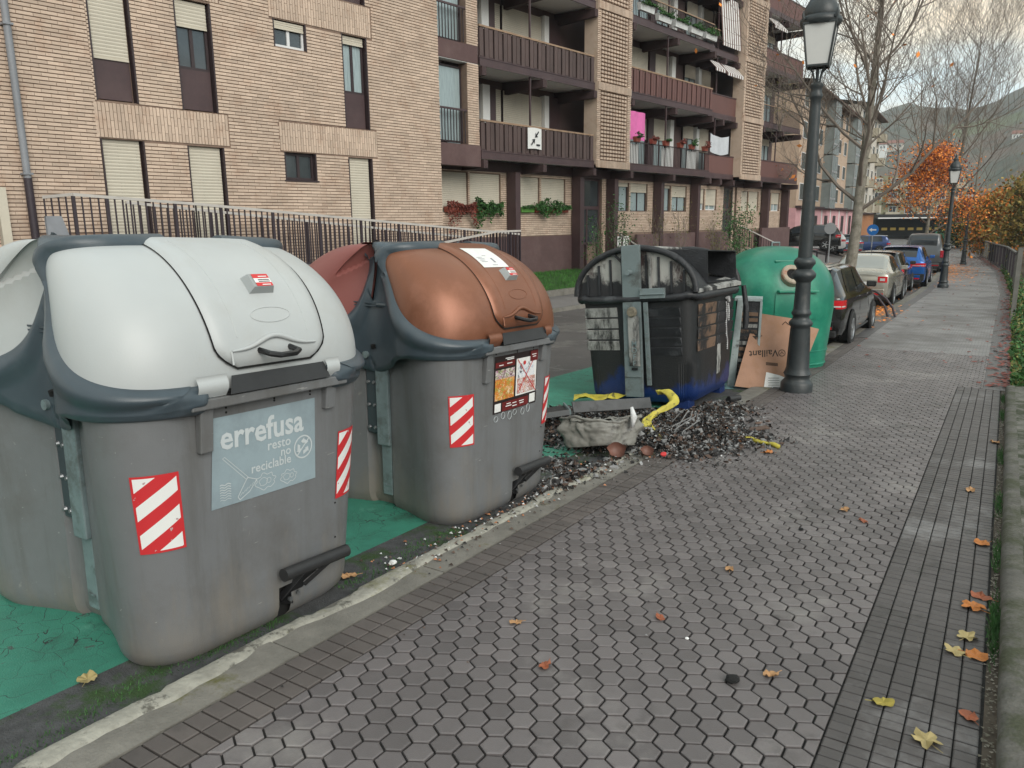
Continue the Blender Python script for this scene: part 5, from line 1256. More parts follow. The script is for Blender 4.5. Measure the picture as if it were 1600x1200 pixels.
# ---- top-level things hanging on it
def bthing(name, g, m, label, cat, group=None, **k): o = part(name, g, m, None, **k); o.matrix_world = BM; return tag(o, label, cat, group)
bn_ = thing('banner', 'white cloth banner with black arrows hanging on the lowest slatted balcony', 'banner', None, BM)
g = MB(); g.grid(lambda u, v: (lerp(19.17, 19.86, u), DF-.06+.01*sin(u*9), lerp(3.88, 4.50, v) + .02*sin(u*3)), 8, 6, uv=False); part('cloth', g, M['white'], bn_, 60)
def arrow(g, x, z, ang, s_):
    f = lambda a, b: (x + s_*(a*cos(ang)-b*sin(ang)), DF-.082, z + s_*(a*sin(ang)+b*cos(ang)))
    g.add([f(*p) for p in ((-.5, -.09), (.2, -.09), (.2, .09), (-.5, .09), (.5, 0), (.0, .35), (.12, .0), (.0, -.35))], [(0,1,2,3), (4,5,6), (4,6,7)])
for x_, z_, a_ in ((19.60, 4.32, radians(225)), (19.42, 4.10, radians(45))):
    g = MB(); arrow(g, x_, z_, a_, .26); part('printed_arrow', g, M['black'], bn_)
g = MB(); g.box(19.58, 19.76, DF-.08, DF-.075, 3.99, 4.04); part('printed_word', g, M['black'], bn_)
g = MB(); g.grid(lambda u, v: (lerp(25.3, 26.55, u), DF+.16+.03*sin(u*14), lerp(4.62, 5.62, v)), 16, 4, uv=False); bthing('pink_cloth', g, mat('pink_cloth', (.72, .16, .42), .8, var=.1, scale=3), 'bright pink cloth hung on the first floor balcony', 'cloth', smooth=60)
g = MB(); g.grid(lambda u, v: (lerp(32.1, 33.9, u), DF+.2+.03*sin(u*12), lerp(4.6, 5.35, v) - .12*sin(u*3)), 16, 4, uv=False); bthing('hanging_sheet', g, mat('pale_sheet', (.5, .52, .55), .8, var=.1), 'pale sheet drying on the first floor balcony beside the second brick column', 'sheet', smooth=60)
def awning(a, b, z, D, zl, label, out=.5):
    r = thing('awning', label, 'awning', 'striped awnings on the upper balconies', BM)
    n = int((b-a)/.11); me = {}
    for c in range(2):
        g = MB()
        for i in range(c, n, 2): x0, x1 = a+(b-a)*i/n, a+(b-a)*(i+1)/n; g.add([(x0, D, z), (x1, D, z), (x1, D-out, zl), (x0, D-out, zl)], [(3, 2, 1, 0)]); g.add([(x0, D-out, zl), (x1, D-out, zl), (x1, D-out, zl-.12), (x0, D-out, zl-.12)], [(0,1,2,3)][::-1])
        part('stripe', g, M['white'] if c else mat('brown_awning_cloth', (.16, .10, .09), .8, var=0), r, stuff=True)
awning(31.8, 32.85, 8.3, DF+.3, 7.95, 'short brown and white striped awning, left of the pair under the long blind', .35); awning(32.95, 34.6, 8.3, DF+.3, 7.9, 'wider brown and white striped awning beside the second brick column', .35)
awning(32.7, 34.6, 11.0, DF+.3, 9.1, 'long brown and white striped blind lowered over an upper balcony', .2); awning(37.2, 38.8, 11.0, DF+.2, 10.5, 'small striped awning at the top of the far balconies', .5)
# ---- ramp railings in front of the brick block
def railing(label, pts, h0, gap=.115, D=None, group='ramp railings before the brick block'):
    """pts: (s, D, ztop); balusters down to ztop - h"""
    r = thing('railing', label, 'railing', group, BM); tot = 0; cnt = 0
    for (a, da, za), (b, db, zb) in zip(pts, pts[1:]):
        g = MB(); g.bar((a, da, za), (b, db, zb), .05, .045); part('handrail', g, M['handrail'], r)
        g = MB(); g.bar((a, da, za-h0+.06), (b, db, zb-h0+.06), .03, .03); part('bottom_rail', g, M['rail'], r)
        ln = math.hypot(b-a, db-da); n = max(2, int(ln/gap)); key = ('bar', h0)
        if key not in CH: q = MB(); q.box(-.010, .010, -.010, .010, -h0+.06, -.02); CH[key] = q.mesh('baluster', M['rail'])
        for i in range(n+1):
            t = i/n; thick = (i % 9 == 4); o = link('baluster', CH[key], r, (lerp(a, b, t), lerp(da, db, t), lerp(za, zb, t)))
            if thick: o.scale = (2.4, 2.0, 1)
    return r
railing('long ramp railing sloping down before the brick wall, front one of the two', [(4.72, 13.3, 2.14), (4.95, 12.8, 2.17), (6.9, 12.8, 2.05), (15.64, 12.8, 1.38)], 1.0)
railing('rear ramp railing close to the brick wall, behind the long front one', [(6.0, 13.4, 2.08), (14.4, 13.4, 1.32)], .95)
railing('short ramp railing rising to the right behind the copper lidded container', [(12.3, 12.5, 1.22), (14.4, 12.5, 1.47), (15.3, 12.5, 1.47)], 1.0)
railing('white topped stair railing at the first entrance, behind the burnt container', [(24.9, 16.0, 1.45), (25.4, 14.7, .55)], .85, group='stair railings at the entrances'); railing('stair railing with pale handrail at the second entrance, beyond the bushes', [(36.3, 15.9, 1.4), (37.3, 14.6, .6)], .85, group='stair railings at the entrances')
g = MB(); g.box(14.05, 15.7, 12.85, 13.6, -.5, .5); g.box(5, 14.0, 12.85, 13.6, -.5, .9); o = part('ramp_wall', g, M['walk'], None); o.matrix_world = BM; o['kind'] = 'structure'
g = MB(); 
for (sx) in (4.5,): g.add([(4.5, 12.7, 1.0), (4.95, 12.7, 1.0), (4.72, 12.7, 1.85), (4.5, 12.7, 1.85), (4.5, 12.76, 1.0), (4.95, 12.76, 1.0), (4.72, 12.76, 1.85), (4.5, 12.76, 1.85)], [(0,1,2,3), (7,6,5,4), (1,5,6,2), (2,6,7,3)])
bthing('sloping_panel', g, M['downpipe'], 'dark sloping panel with grey edge at the head of the ramp', 'panel')
# ================================================================== VEHICLES
def paint(name, col, metal=.3, rough=.22, dust=None):
    m = mat(name, col, rough, metal, var=.03, scale=2, coat=.6)
    return m
M['tyre'] = mat('tyre_rubber', (.018, .018, .018), .8, var=.1); M['rim'] = mat('alloy_rim', (.42, .43, .44), .3, metal=.8, var=0); M['carglass'] = mat('tinted_car_glass', (.02, .025, .03), .05, var=0, spec=.8)
M['tail'] = mat('red_lamp_glass', (.50, .012, .018), .15, var=0, coat=.5); M['tailclear'] = mat('clear_lamp_glass', (.55, .55, .55), .12, var=0, coat=.5); M['trim'] = mat('black_trim', (.015, .015, .016), .55, var=0); M['plate_w'] = mat('number_plate_white', (.7, .7, .68), .5, var=0)
def catmull(rows, y):
    n = len(rows)
    for i in range(n-1):
        if y <= rows[i+1][0] or i == n-2:
            p1, p2 = rows[i], rows[i+1]; p0 = rows[max(0, i-1)]; p3 = rows[min(n-1, i+2)]
            t = 0 if p2[0] == p1[0] else max(0, min(1, (y-p1[0])/(p2[0]-p1[0])))
            out = []
            for a, b, c, d in zip(p0, p1, p2, p3):
                m1 = (c-a)/2; m2 = (d-b)/2
                if (c-b)*(b-a) <= 0: m1 = 0
                if (d-c)*(c-b) <= 0: m2 = 0
                out.append((2*t**3-3*t**2+1)*b + (t**3-2*t**2+t)*m1 + (-2*t**3+3*t**2)*c + (t**3-t**2)*m2)
            return out
def car(name, label, cat, L_, Wd, H, style, m, mat_=None, tailc=None, dark=None, wr_=.31, group='cars parked along the kerb'):
    root = thing(name, label, cat, group, mat_)
    h = Wd/2; be = {'hatch': .93, 'sedan': .92, 'suv': 1.02, 'van': 1.12}[style]
    if H > 1.6 and style == 'suv': be = 1.05
    R0 = -L_/2; R1 = L_/2
    # rows: y, half width, underside, belt, roof half width, roof height
    if style in ('hatch', 'suv', 'van'):
        k = .12 if style == 'van' else .0
        rows = [(R0, h*.80, .34, be-.10, h*.60, be-.02), (R0+.06, h*.93, .26, be-.02, h*.64, be+.10-.0), (R0+.22-k, h*.97, .22, be, h*.66, lerp(be, H, .62)), (R0+.42-k*1.4, h*.985, .20, be, h*.67, H-.045), (R0+.9, h, .19, be, h*.70, H), (R0+2.0, h, .18, be-.01, h*.70, H-.005), (R0+2.55+k*2, h, .18, be-.02, h*.68, H-.09), (R0+3.15+k*3, h*.99, .18, be-.03, h*.74, be+.12), (R0+3.35+k*3, h*.985, .18, be-.05, h*.80, be+.0), (R1-.35, h*.95, .20, be-.18, h*.7, be-.14), (R1-.08, h*.84, .24, be-.30, h*.6, be-.27), (R1, h*.70, .32, be-.42, h*.5, be-.40)]
    else:
        rows = [(R0, h*.78, .36, be-.08, h*.6, be-.02), (R0+.07, h*.90, .28, be-.02, h*.66, be+.05), (R0+.55, h*.965, .22, be, h*.72, be+.07), (R0+.80, h*.98, .21, be, h*.70, be+.12), (R0+1.35, h, .20, be, h*.66, H-.06), (R0+1.8, h, .19, be, h*.66, H), (R0+2.5, h, .18, be-.01, h*.66, H-.01), (R0+3.0, h, .18, be-.03, h*.68, H-.14), (R0+3.45, h*.99, .18, be-.05, h*.78, be+.04), (R1-.45, h*.95, .20, be-.16, h*.7, be-.12), (R1-.10, h*.84, .24, be-.28, h*.6, be-.25), (R1, h*.70, .32, be-.40, h*.5, be-.38)]
    def sec(y):
        _, w_, zb, bl, wr, rf = catmull(rows, y); rf = max(rf, bl+.01); g_ = rf - bl
        return [(w_*.80, zb), (w_*.95, zb+.03), (w_*.99, zb+.14), (w_, lerp(zb, bl, .45)), (w_*.985, lerp(zb, bl, .80)), (w_*.965, bl-.03), (w_*.93, bl+.012), (lerp(w_*.93, wr, .5), bl+g_*.50), (wr+.03, bl+g_*.88), (wr-.06, rf - .012), (wr*.5, rf+.008), (0, rf+.012)]
    def S(y, v, side=1, off=0):     # v 0..11
        P = sec(y); i = min(10, int(v)); t = v - i; x, z = lerp(P[i][0], P[i+1][0], t), lerp(P[i][1], P[i+1][1], t)
        if off:
            dx, dz = P[i+1][0]-P[i][0], P[i+1][1]-P[i][1]; l_ = math.hypot(dx, dz) or 1; x += dz/l_*off; z += -dx/l_*off
        return (side*x, y, z)
    ys = sorted({round(lerp(R0, R1, i/46), 3) for i in range(47)} | {round(r_[0], 3) for r_ in rows})
    g = MB(); n = 23
    wl = [R0+.82, R0+.82+ (2.62 if L_ < 4.35 else 2.7)]
    vs = []
    for y in ys:
        P = sec(y); P2 = [(-x, z) for x, z in P[::-1]] + P[:-1][::-1]
        P2 = [( -x, z) for x, z in P] + [(x, z) for x, z in P[::-1][1:]]
        vs += [(x, y, z) for x, z in P2]
    g.add(vs, [(j*n+i, j*n+i+1, (j+1)*n+i+1, (j+1)*n+i) for j in range(len(ys)-1) for i in range(n-1)] + [tuple(range(n))[::-1], tuple((len(ys)-1)*n+i for i in range(n))] + [(j*n, (j+1)*n, (j+1)*n+n-1, j*n+n-1) for j in range(len(ys)-1)])
    body_ = part('body', g, m, root, 38)
    def patch(nm, y0f, y1f, v0, v1, mm, sides=(1, -1), off=.006, par=None, nu=10, nv=6):
        for sd_ in sides:
            g = MB(); g.grid(lambda u, v: S(lerp(y0f(v), y1f(v), u), lerp(v0, v1, v), sd_, off), nu, nv, uv=False); part(nm, g, mm, par or root, 60)
    c = lambda a: (lambda v: a)
    if style == 'sedan': ya, yb_, yc, yd = R0+1.05, R0+1.95, R0+2.02, R0+3.25; slr = .42; slf = -.55
    else: ya, yb_, yc, yd = R0+.62, R0+1.62, R0+1.70, R0+3.0 + (.2 if style == 'van' else 0); slr = .12; slf = -.42
    patch('side_window', lambda v: ya + slr*v, c(yb_), 6.15, 8.1, M['carglass']); patch('side_window', c(yc), lambda v: yd + slf*v, 6.15, 8.1, M['carglass'])
    # rear window over the rear slope, both halves in one sheet
    if style == 'sedan': r0, r1 = R0+.84, R0+1.36
    elif style == 'van': r0, r1 = R0+.075, R0+.22
    else: r0, r1 = R0+.10, R0+.38
    def rw(u, v):
        y = lerp(r0, r1, v); P = sec(y); hw = lerp(P[8][0], P[9][0], .6)*(.97 if style != 'sedan' else .93); return (lerp(-hw, hw, u), y - .006, P[10][1] + .004 - .02*abs(2*u-1)**3)
    g = MB(); g.grid(rw, 12, 8, uv=False); part('rear_window', g, M['carglass'] if style != 'sedan' else mat('painted_reflection_glass', (.30, .31, .29), .08, var=0), root, 60)  # saloon glass: reflection painted in as a pale base colour
    f0, f1 = (R0+3.4, R0+2.6) if style != 'sedan' else (R0+3.4, R0+2.62)
    def fw_(u, v):
        y = lerp(f0, f1, v); P = sec(y); hw = P[9][0]*.98; return (lerp(-hw, hw, u), y + .006, P[10][1] + .004)
    g = MB(); g.grid(fw_, 8, 6, uv=False); part('windscreen', g, M['carglass'], root, 60)
    for wy in wl:
        for sd_ in (1, -1):
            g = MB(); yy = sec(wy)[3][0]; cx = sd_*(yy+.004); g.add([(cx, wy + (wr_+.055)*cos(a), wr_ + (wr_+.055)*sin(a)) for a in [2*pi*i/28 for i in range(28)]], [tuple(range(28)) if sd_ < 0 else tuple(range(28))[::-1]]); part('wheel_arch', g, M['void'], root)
            wx = sd_*(yy-.07)
            wm = ('wheel', wr_)
            if wm not in CH:
                q = MB(); pr = [(wr_*.66, -.10), (wr_*.93, -.105), (wr_, -.085), (wr_, .085), (wr_*.93, .105), (wr_*.66, .10)]
                vs = []; k = 28
                for r_, z_ in pr: vs += [(z_, r_*cos(2*pi*i/k), r_*sin(2*pi*i/k)) for i in range(k)]
                q.add(vs, [(j*k+i, j*k+(i+1) % k, (j+1)*k+(i+1) % k, (j+1)*k+i) for j in range(5) for i in range(k)]); a_ = q.mesh('tyre', M['tyre'], 40)
                q = MB(); ro = wr_*.67
                q.add([(.085, ro*cos(2*pi*i/k), ro*sin(2*pi*i/k)) for i in range(k)] + [(.10, ro*.93*cos(2*pi*i/k), ro*.93*sin(2*pi*i/k)) for i in range(k)] + [(.05, ro*.88*cos(2*pi*i/k), ro*.88*sin(2*pi*i/k)) for i in range(k)], [(j*k+i, j*k+(i+1) % k, (j+1)*k+(i+1) % k, (j+1)*k+i) for j in range(2) for i in range(k)])
                for s_ in range(5):
                    a0 = 2*pi*s_/5; q.bar((.075, 0, 0), (.085, ro*.95*cos(a0), ro*.95*sin(a0)), .055, .03, (1, 0, 0))
                q.tube([(.05, 0, 0), (.10, 0, 0)], .045, 10); b_ = q.mesh('rim', M['rim'], 40)
                q = MB(); q.add([(.045, ro*cos(2*pi*i/k), ro*sin(2*pi*i/k)) for i in range(k)], [tuple(range(k))]); c_ = q.mesh('brake_shadow', M['void'])  # black disc painted as the shade behind the spokes
                CH[wm] = (a_, b_, c_)
            w_ = link('wheel', CH[wm][0], root, (wx, wy, wr_), (0, 0, 0 if sd_ > 0 else pi)); link('rim', CH[wm][1], w_); link('wheel_shade', CH[wm][2], w_)
    # lamps, plates, bumper, handles, mirrors
    for sd_ in (1, -1):
        if style == 'suv' or style == 'hatch':
            g = MB(); zc = be - .13; zh = .075 if style == 'hatch' else .06
            def tl(u, v): 
                y = lerp(R0-.002, R0+.30, max(0, (u-.45)/.55)**1.4); P = sec(max(y, R0)); x = lerp(h*.42, P[4][0]+.006, min(1, u/.55)); return (sd_*x, y - .008, zc + zh*(2*v-1)*(1-.45*max(0, .35-u)))
            g.grid(tl, 14, 4, uv=False); t_ = part('tail_light', g, M['tail'], root, 60)
            g = MB(); g.grid(lambda u, v: (tl(.1+.8*u, .20+.14*v)[0]*1.001, tl(.1+.8*u, .2)[1]-.004, tl(.1+.8*u, .20+.14*v)[2]), 10, 1, uv=False); part('light_bar', g, M['tailclear'], t_)
        elif style == 'sedan':
            g = MB(); g.grid(lambda u, v: (sd_*lerp(h*.60, sec(R0+.05)[4][0]+.008, min(1, u/.6)), lerp(R0-.004, R0+.28, max(0, (u-.5)/.5)) - .006, be-.22+.16*v), 10, 4, uv=False); t_ = part('tail_light', g, M['tail'], root, 60)
            g = MB(); g.box(sd_*h*.66, sd_*h*.80, R0-.016, R0-.010, be-.18, be-.11); part('reversing_lamp', g, M['tailclear'], t_)
        else:
            g = MB(); g.box(sd_*(h*.80), sd_*(h*.955), R0-.01, R0+.06, .78, 1.12); part('tail_light', g, M['tail'], root, bevel=.01)
        g = MB(); g.box(sd_*h*.45, sd_*h*.78, R0-.022, R0+.02, .36, .41); part('reflector', g, M['tail'], root)
        for yy in (yb_ - .22, yd - .62):
            g = MB(); p = S(yy, 5.0, sd_, .0); q = S(yy+.18, 5.0, sd_, .0); g.bar((p[0]+sd_*.015, p[1], p[2]-.03), (q[0]+sd_*.015, q[1], q[2]-.03), .025, .025); part('door_handle', g, m, root)
        g = MB(); p = S(yd - .22, 6.3, sd_, .0); g.box(p[0]+sd_*.02, p[0]+sd_*.20, p[1]-.06, p[1]+.05, p[2]-.0, p[2]+.12); part('wing_mirror', g, m if style != 'van' else M['trim'], root, bevel=.02)
        for yy, slope in ((yb_+.04, .02), (yc+ (1.05 if style != 'sedan' else 1.0), -.02)):
            g = MB(); g.tube([S(yy + slope*(v-3), v, sd_, .001) for v in (1.6, 2.5, 3.5, 4.5, 5.6)], .004, 4); part('door_gap', g, M['void'], root)
        g = MB(); g.tube([S(lerp(wl[0]+.40, wl[1]-.40, i/6), 1.2, sd_, .004) for i in range(7)], .022, 5); part('sill_trim', g, M['trim'], root, 60)
    g = MB(); g.box(-h*.86, h*.86, R0-.03, R0+.12, .22, .34); part('bumper_valance', g, M['trim'], root, bevel=.02)
    g = MB(); g.box(-h*.80, h*.80, R0-.018, R0+.05, .34, .52); part('rear_bumper', g, m, root, bevel=.02)
    g = MB(); zp = .62 if style != 'sedan' else .60; g.box(-.26, .26, R0-.024, R0-.010, zp, zp+.11); part('number_plate', g, M['plate_w'], root)
    if dark:
        g = MB(); g.box(-h*.95, h*.95, R0-.012, R0+.05, .30, .56); part('dark_cladding', g, M['trim'], root, bevel=.01)
    g = MB(); P = sec(R0+.6)
    if style == 'hatch' or style == 'sedan': g.tube([(0.1, R0+.9+ (1.0 if style == 'sedan' else 0), H), (0.1, R0+.70+(1.0 if style == 'sedan' else 0), H+.20)], .006, 5); part('aerial', g, M['trim'], root)
    if style in ('hatch', 'suv'): g = MB(); g.grid(lambda u, v: (lerp(-h*.62, h*.62, u), lerp(R0+.24, R0+.48, v), H-.03+.015*v - .03*abs(2*u-1)**3), 8, 2, uv=False); part('roof_spoiler', g, m, root, 60)
    return root
def carpos(x, y, rz=0):
    return slope_mat(x, y, radians(rz))
P_blk = paint('black_car_paint', (.012, .012, .012), .2, .12); P_sil = paint('silver_gold_car_paint', (.40, .385, .335), .6, .25); P_blu = paint('bright_blue_car_paint', (.01, .10, .36), .4, .2); P_wht = paint('white_car_paint', (.50, .51, .51), 0, .3); P_van = paint('dark_grey_van_paint', (.10, .105, .11), .2, .3); P_gry = paint('grey_blue_car_paint', (.08, .12, .16), .4, .25); P_dbl = paint('dark_blue_car_paint', (.02, .05, .16), .4, .22); P_dk = paint('dark_brown_car_paint', (.02, .018, .015), .3, .15)
car('parked_car', 'glossy black hatchback parked right behind the green bottle bank', 'car', 4.26, 1.80, 1.45, 'hatch', P_blk, carpos(-3.20, 16.50, 0))
car('parked_car', 'pale silver gold saloon parked beyond the tree trunk', 'car', 4.5, 1.78, 1.43, 'sedan', P_sil, carpos(-3.50, 25.3, 1))
car('parked_car', 'dark hatchback parked between the silver saloon and the bright blue car', 'car', 4.1, 1.76, 1.46, 'hatch', P_dk, carpos(-3.70, 30.0, 1))
car('parked_car', 'bright blue crossover car parked near the middle lamp post', 'car', 4.35, 1.84, 1.58, 'suv', P_blu, carpos(-3.50, 34.9, 1), dark=True, wr_=.34)
car('parked_van', 'tall dark grey van with wide rear window, farthest vehicle of the kerbside row', 'van', 4.7, 1.92, 1.95, 'van', P_van, carpos(-3.72, 46.4, 2), dark=True, wr_=.34)
def farpos(x, y, rz): return Matrix.Translation((x, y, gz(x, y) + .10)) @ Matrix.Rotation(radians(rz), 4, 'Z')
FG = 'cars parked across the far end of the street'
car('parked_car', 'black hatchback with red tail lamp beyond the bottle bank, parked sideways past the apartment building', 'car', 4.2, 1.76, 1.45, 'hatch', P_blk, farpos(-10.6, 49.5, 100), group=FG)
car('parked_car', 'small white car just right of the black sideways one', 'car', 3.9, 1.7, 1.42, 'hatch', P_wht, farpos(-11.9, 60, 100), group=FG)
car('parked_car', 'grey blue car half hidden behind the bare tree trunk', 'car', 4.2, 1.76, 1.5, 'suv', P_gry, farpos(-10.9, 63.5, 35), group=FG)
car('parked_car', 'dark blue hatchback right of the bare tree trunk, under the blue arrow sign', 'car', 4.1, 1.75, 1.5, 'hatch', P_dbl, farpos(-10.5, 72, 100), group=FG)
# ================================================================== STREET FURNITURE FAR
M['signgrey'] = mat('sign_back_grey', (.32, .33, .34), .5, var=.05); M['signblue'] = mat('sign_blue', (.01, .16, .50), .4, var=0)
def gpt(x, y): return (x, y, gz(x, y) + .09)
s1 = thing('road_sign', 'round grey sign back on a pale pole beside the black sideways car', 'road sign', None, None, gpt(-8.9, 48.5))
g = MB(); g.tube([(0, 0, 0), (0, 0, 2.2)], .035, 8); part('pole', g, M['signgrey'], s1, 50); g = MB(); g.tube([(0, -.03, 2.15), (0, -.06, 2.15)], .33, 24); part('disc', g, M['signgrey'], s1, 30)
s2 = thing('road_sign', 'round blue sign with white left arrow above the dark blue hatchback', 'road sign', None, None, gpt(-8.75, 64))
g = MB(); g.tube([(0, 0, 0), (0, 0, 2.3)], .035, 8); part('pole', g, M['signgrey'], s2, 50); g = MB(); g.tube([(0, -.03, 2.05), (0, -.06, 2.05)], .40, 24); dsc = part('disc', g, M['signblue'], s2, 30)
g = MB(); g.add([(-.26, -.066, 2.05), (-.06, -.066, 2.2), (-.06, -.066, 2.10), (.24, -.066, 2.10), (.24, -.066, 2.0), (-.06, -.066, 2.0), (-.06, -.066, 1.9)], [(0, 1, 2, 3, 4, 5, 6)[::-1]]); part('arrow', g, M['white'], dsc)
bl_ = None
for k, (x, y) in enumerate(((-9.75, 40.5), (-9.6, 43), (-9.5, 45.5), (-9.45, 48), (-9.4, 50.5))):
    if bl_ is None:
        g = MB(); g.lathe([(.05, 0), (.05, .72), (.065, .74), (.065, .78), (.03, .84)], 12); bl_ = solo('bollard', g, M['rail'], 'dark iron bollard, leftmost of the far row before the black sideways car', 'bollard', 'bollards before the far parked cars', 50, gpt(x, y))
    else:
        c = bl_.copy(); COL.objects.link(c); c.location = gpt(x, y); c['label'] = ['', 'dark iron bollard, second from the left in the far row', 'dark iron bollard, middle of the far row', 'dark iron bollard, fourth from the left in the far row', 'dark iron bollard, rightmost of the far row'][k]
# bent bike hoop at the kerb in front of the black hatchback
zz = zn(20.3); hp = thing('bent_hoop', 'bent black metal hoop at the kerb between the black hatchback and silver saloon', 'hoop', None, None, (-2.30, 20.3, zz))
for k, dx in enumerate((0, -.16)):
    g = MB(); g.tube([(dx+.18, 0, -.02), (dx+.10, 0, .22), (dx-.06, .03, .42), (dx-.30, .06, .58), (dx-.60, .1, .66), (dx-.80, .12, .60)], .028, 10); part('hoop_tube', g, M['rail'], hp, 50)
for k, (x, y, m_, lab) in enumerate(((-7.3, 112, 'yellow', 'small yellow waste container at the far end of the street'), (-8.6, 108, 'green', 'small green waste container at the far end, left of the yellow one'))):
    r_ = thing('waste_bin', lab, 'waste container', 'far waste containers', None, (x + 1.5, y, zn(y)-RD)); g = MB(); g.box(-.65, .65, -.5, .5, .1, 1.1); part('body', g, M['bin_grey'] if k == 0 else M['green_fg'], r_, bevel=.06); g = MB(); g.box(-.68, .68, -.53, .53, 1.1, 1.5); part('lid', g, mat('yellow_lid', (.6, .5, .06), .5, var=.1) if k == 0 else M['green_fg'], r_, bevel=.12)
# ================================================================== FAR BUILDINGS
def block(name, label, p0, p1, z0, z1, depth, floors, nwin, m, gf=None, wm='wframe', balc=None, eave=True, gfh=2.9, bays=None):
    a = Vector((*p0, 0)); b = Vector((*p1, 0)); d = (b-a); Ln = d.length; d.normalize(); nl = Vector((-d.y, d.x, 0)); 
    if nl.x > 0: nl = -nl
    R = Matrix(((d.x, nl.x, 0, a.x), (d.y, nl.y, 0, a.y), (0, 0, 1, 0), (0, 0, 0, 1))); r = thing(name, label, 'building', None, R)
    g = MB(); g.box(0, Ln, 0, depth, z0-1, z1); part('wall', g, m, r)
    if gf: g = MB(); g.box(-.03, Ln+.03, -.05, depth*.9, z0-1, z0+gfh); part('ground_floor', g, gf, r); g = MB(); g.box(-.05, Ln+.05, -.35, .0, z0+gfh, z0+gfh+.15); part('canopy', g, M['brownc'], r)
    if eave: g = MB(); g.add([(-.4, -.8, z1), (Ln+.4, -.8, z1), (Ln+.4, depth/2, z1+1.1), (-.4, depth/2, z1+1.1), (-.4, -.8, z1-.12), (Ln+.4, -.8, z1-.12)], [(0,1,2,3), (4,5,1,0)]); g.add([(-.4, -.8, z1-.12), (Ln+.4, -.8, z1-.12), (Ln+.4, .02, z1-.12), (-.4, .02, z1-.12)], [(0,1,2,3)][::-1]); part('roof', g, mat(name + '_roof', (.11, .065, .05), .8, var=.15), r)
    fh = (z1 - z0 - gfh)/floors; me = {}
    for f in range(floors):
        for i in range(nwin):
            x = Ln*(i+.5)/nwin; z = z0 + gfh + fh*f + fh*.30; ww, hh = min(1.2, Ln/nwin*.42), fh*.50
            if bays and i in bays:
                g = MB(); g.box(x-Ln/nwin*.42, x+Ln/nwin*.42, -.65, .01, z0+gfh+fh*f+.05, z0+gfh+fh*(f+1)-.05); bb = part('bay_window', g, M['bayglass'], r)
                g = MB()
                for q in range(4): xx = x - Ln/nwin*.42 + q*Ln/nwin*.28; g.box(xx-.03, xx+.03, -.68, -.65, z0+gfh+fh*f+.05, z0+gfh+fh*(f+1)-.05)
                g.box(x-Ln/nwin*.42, x+Ln/nwin*.42, -.68, -.65, z0+gfh+fh*f+fh*.35, z0+gfh+fh*f+fh*.42); part('mullions', g, M['signgrey'], bb, stuff=True); continue
            key = (name, 'w')
            if key not in CH:
                q = MB(); q.box(-ww/2-.06, ww/2+.06, -.04, .02, -.06, hh+.06); q2 = MB(); q2.box(-ww/2, -.03, -.055, -.041, 0, hh); q2.box(.03, ww/2, -.055, -.041, 0, hh); CH[key] = (q.mesh('window', M[wm]), q2.mesh('pane', M['glass']))
            w_ = link('window', CH[key][0], r, (x, 0, z)); link('pane', CH[key][1], w_)
            if balc and i % 2 == balc - 1:
                kb_ = (name, 'b')
                if kb_ not in CH: q = MB(); q.box(-1.1, 1.1, -.9, .0, -.62, -.50); q.box(-1.1, 1.1, -.9, -.86, -.50, .25); q.box(-1.1, -1.06, -.9, 0, -.5, .25); q.box(1.06, 1.1, -.9, 0, -.5, .25); CH[kb_] = q.mesh('balcony', M['balc'])
                link('balcony', CH[kb_], r, (x, 0, z))
    return r, Ln
M['bayglass'] = mat('green_grey_glazed_bay', (.24, .28, .28), .25, var=.2, scale=1); M['pinkbrick'] = mat('salmon_brick', (.47, .35, .26), .85, var=.12, scale=1, dirt_or_sheen=(.42, .30, .22)); M['pink'] = mat('pink_render', (.62, .34, .36), .8, var=.08); M['cream'] = mat('cream_render', (.52, .48, .42), .85, var=.08); M['olive'] = mat('olive_render', (.26, .25, .16), .85, var=.12); M['balc'] = mat('balcony_render', (.40, .36, .28), .8, var=.1); M['balc2'] = M['balc']
rA, lA = block('salmon_building', 'salmon brick apartment block with glazed bays and pink ground floor, beyond the bare tree', (-12.3, 54.5), (-13.1, 84), -.5, 10.4, 12, 4, 10, M['pinkbrick'], M['pink'], bays=(3, 7))
for x in (2.5, 6.5, 11, 15, 19.5, 24):
    g = MB(); g.box(x, x+1.4, -.07, -.051, -.5, 1.9); part('shop_door', g, M['frame'] if x != 2.5 else M['bayglass'], rA)
for x in (1.6, 5.4, 9.5, 13.5, 18, 22.5):
    g = MB(); g.box(x, x+.35, -.08, -.051, -.5, 2.35); part('white_pilaster', g, M['white'], rA)
block('cream_building', 'narrow white and cream house with awnings beyond the salmon block', (-14.0, 88), (-14.6, 106), -.8, 13.0, 10, 4, 5, M['cream'], mat('orange_shopfront', (.35, .15, .06), .7, var=.2), balc=1)
rC, lC = block('olive_building', 'olive beige terraced building above the dark shopfront at the street end', (-22, 138), (-6.5, 142), -1.2, 8.2, 14, 3, 7, M['olive'], None, balc=1, eave=False)
g = MB(); g.box(3, 13.5, -6, 0, 1.6, 2.2); part('awning_roof', g, M['trim'], rC); g = MB(); g.box(3, 13.5, -3, -.05, -1.4, 1.6); part('dark_shopfront', g, M['void'], rC); 
for k in range(7):
    g = MB(); g.box(4+1.25*k, 4.8+1.25*k, -3.08, -3.01, -.25, .15); part('lit_sign', g, mat('lit_yellow_sign', (.30, .22, .05), .6, var=0, emis=(.9, .6, .1, .08)), rC)
g = MB(); g.box(3, 13.5, -6.02, -6.0, 1.55, 1.72); part('awning_edge', g, M['white'], rC)
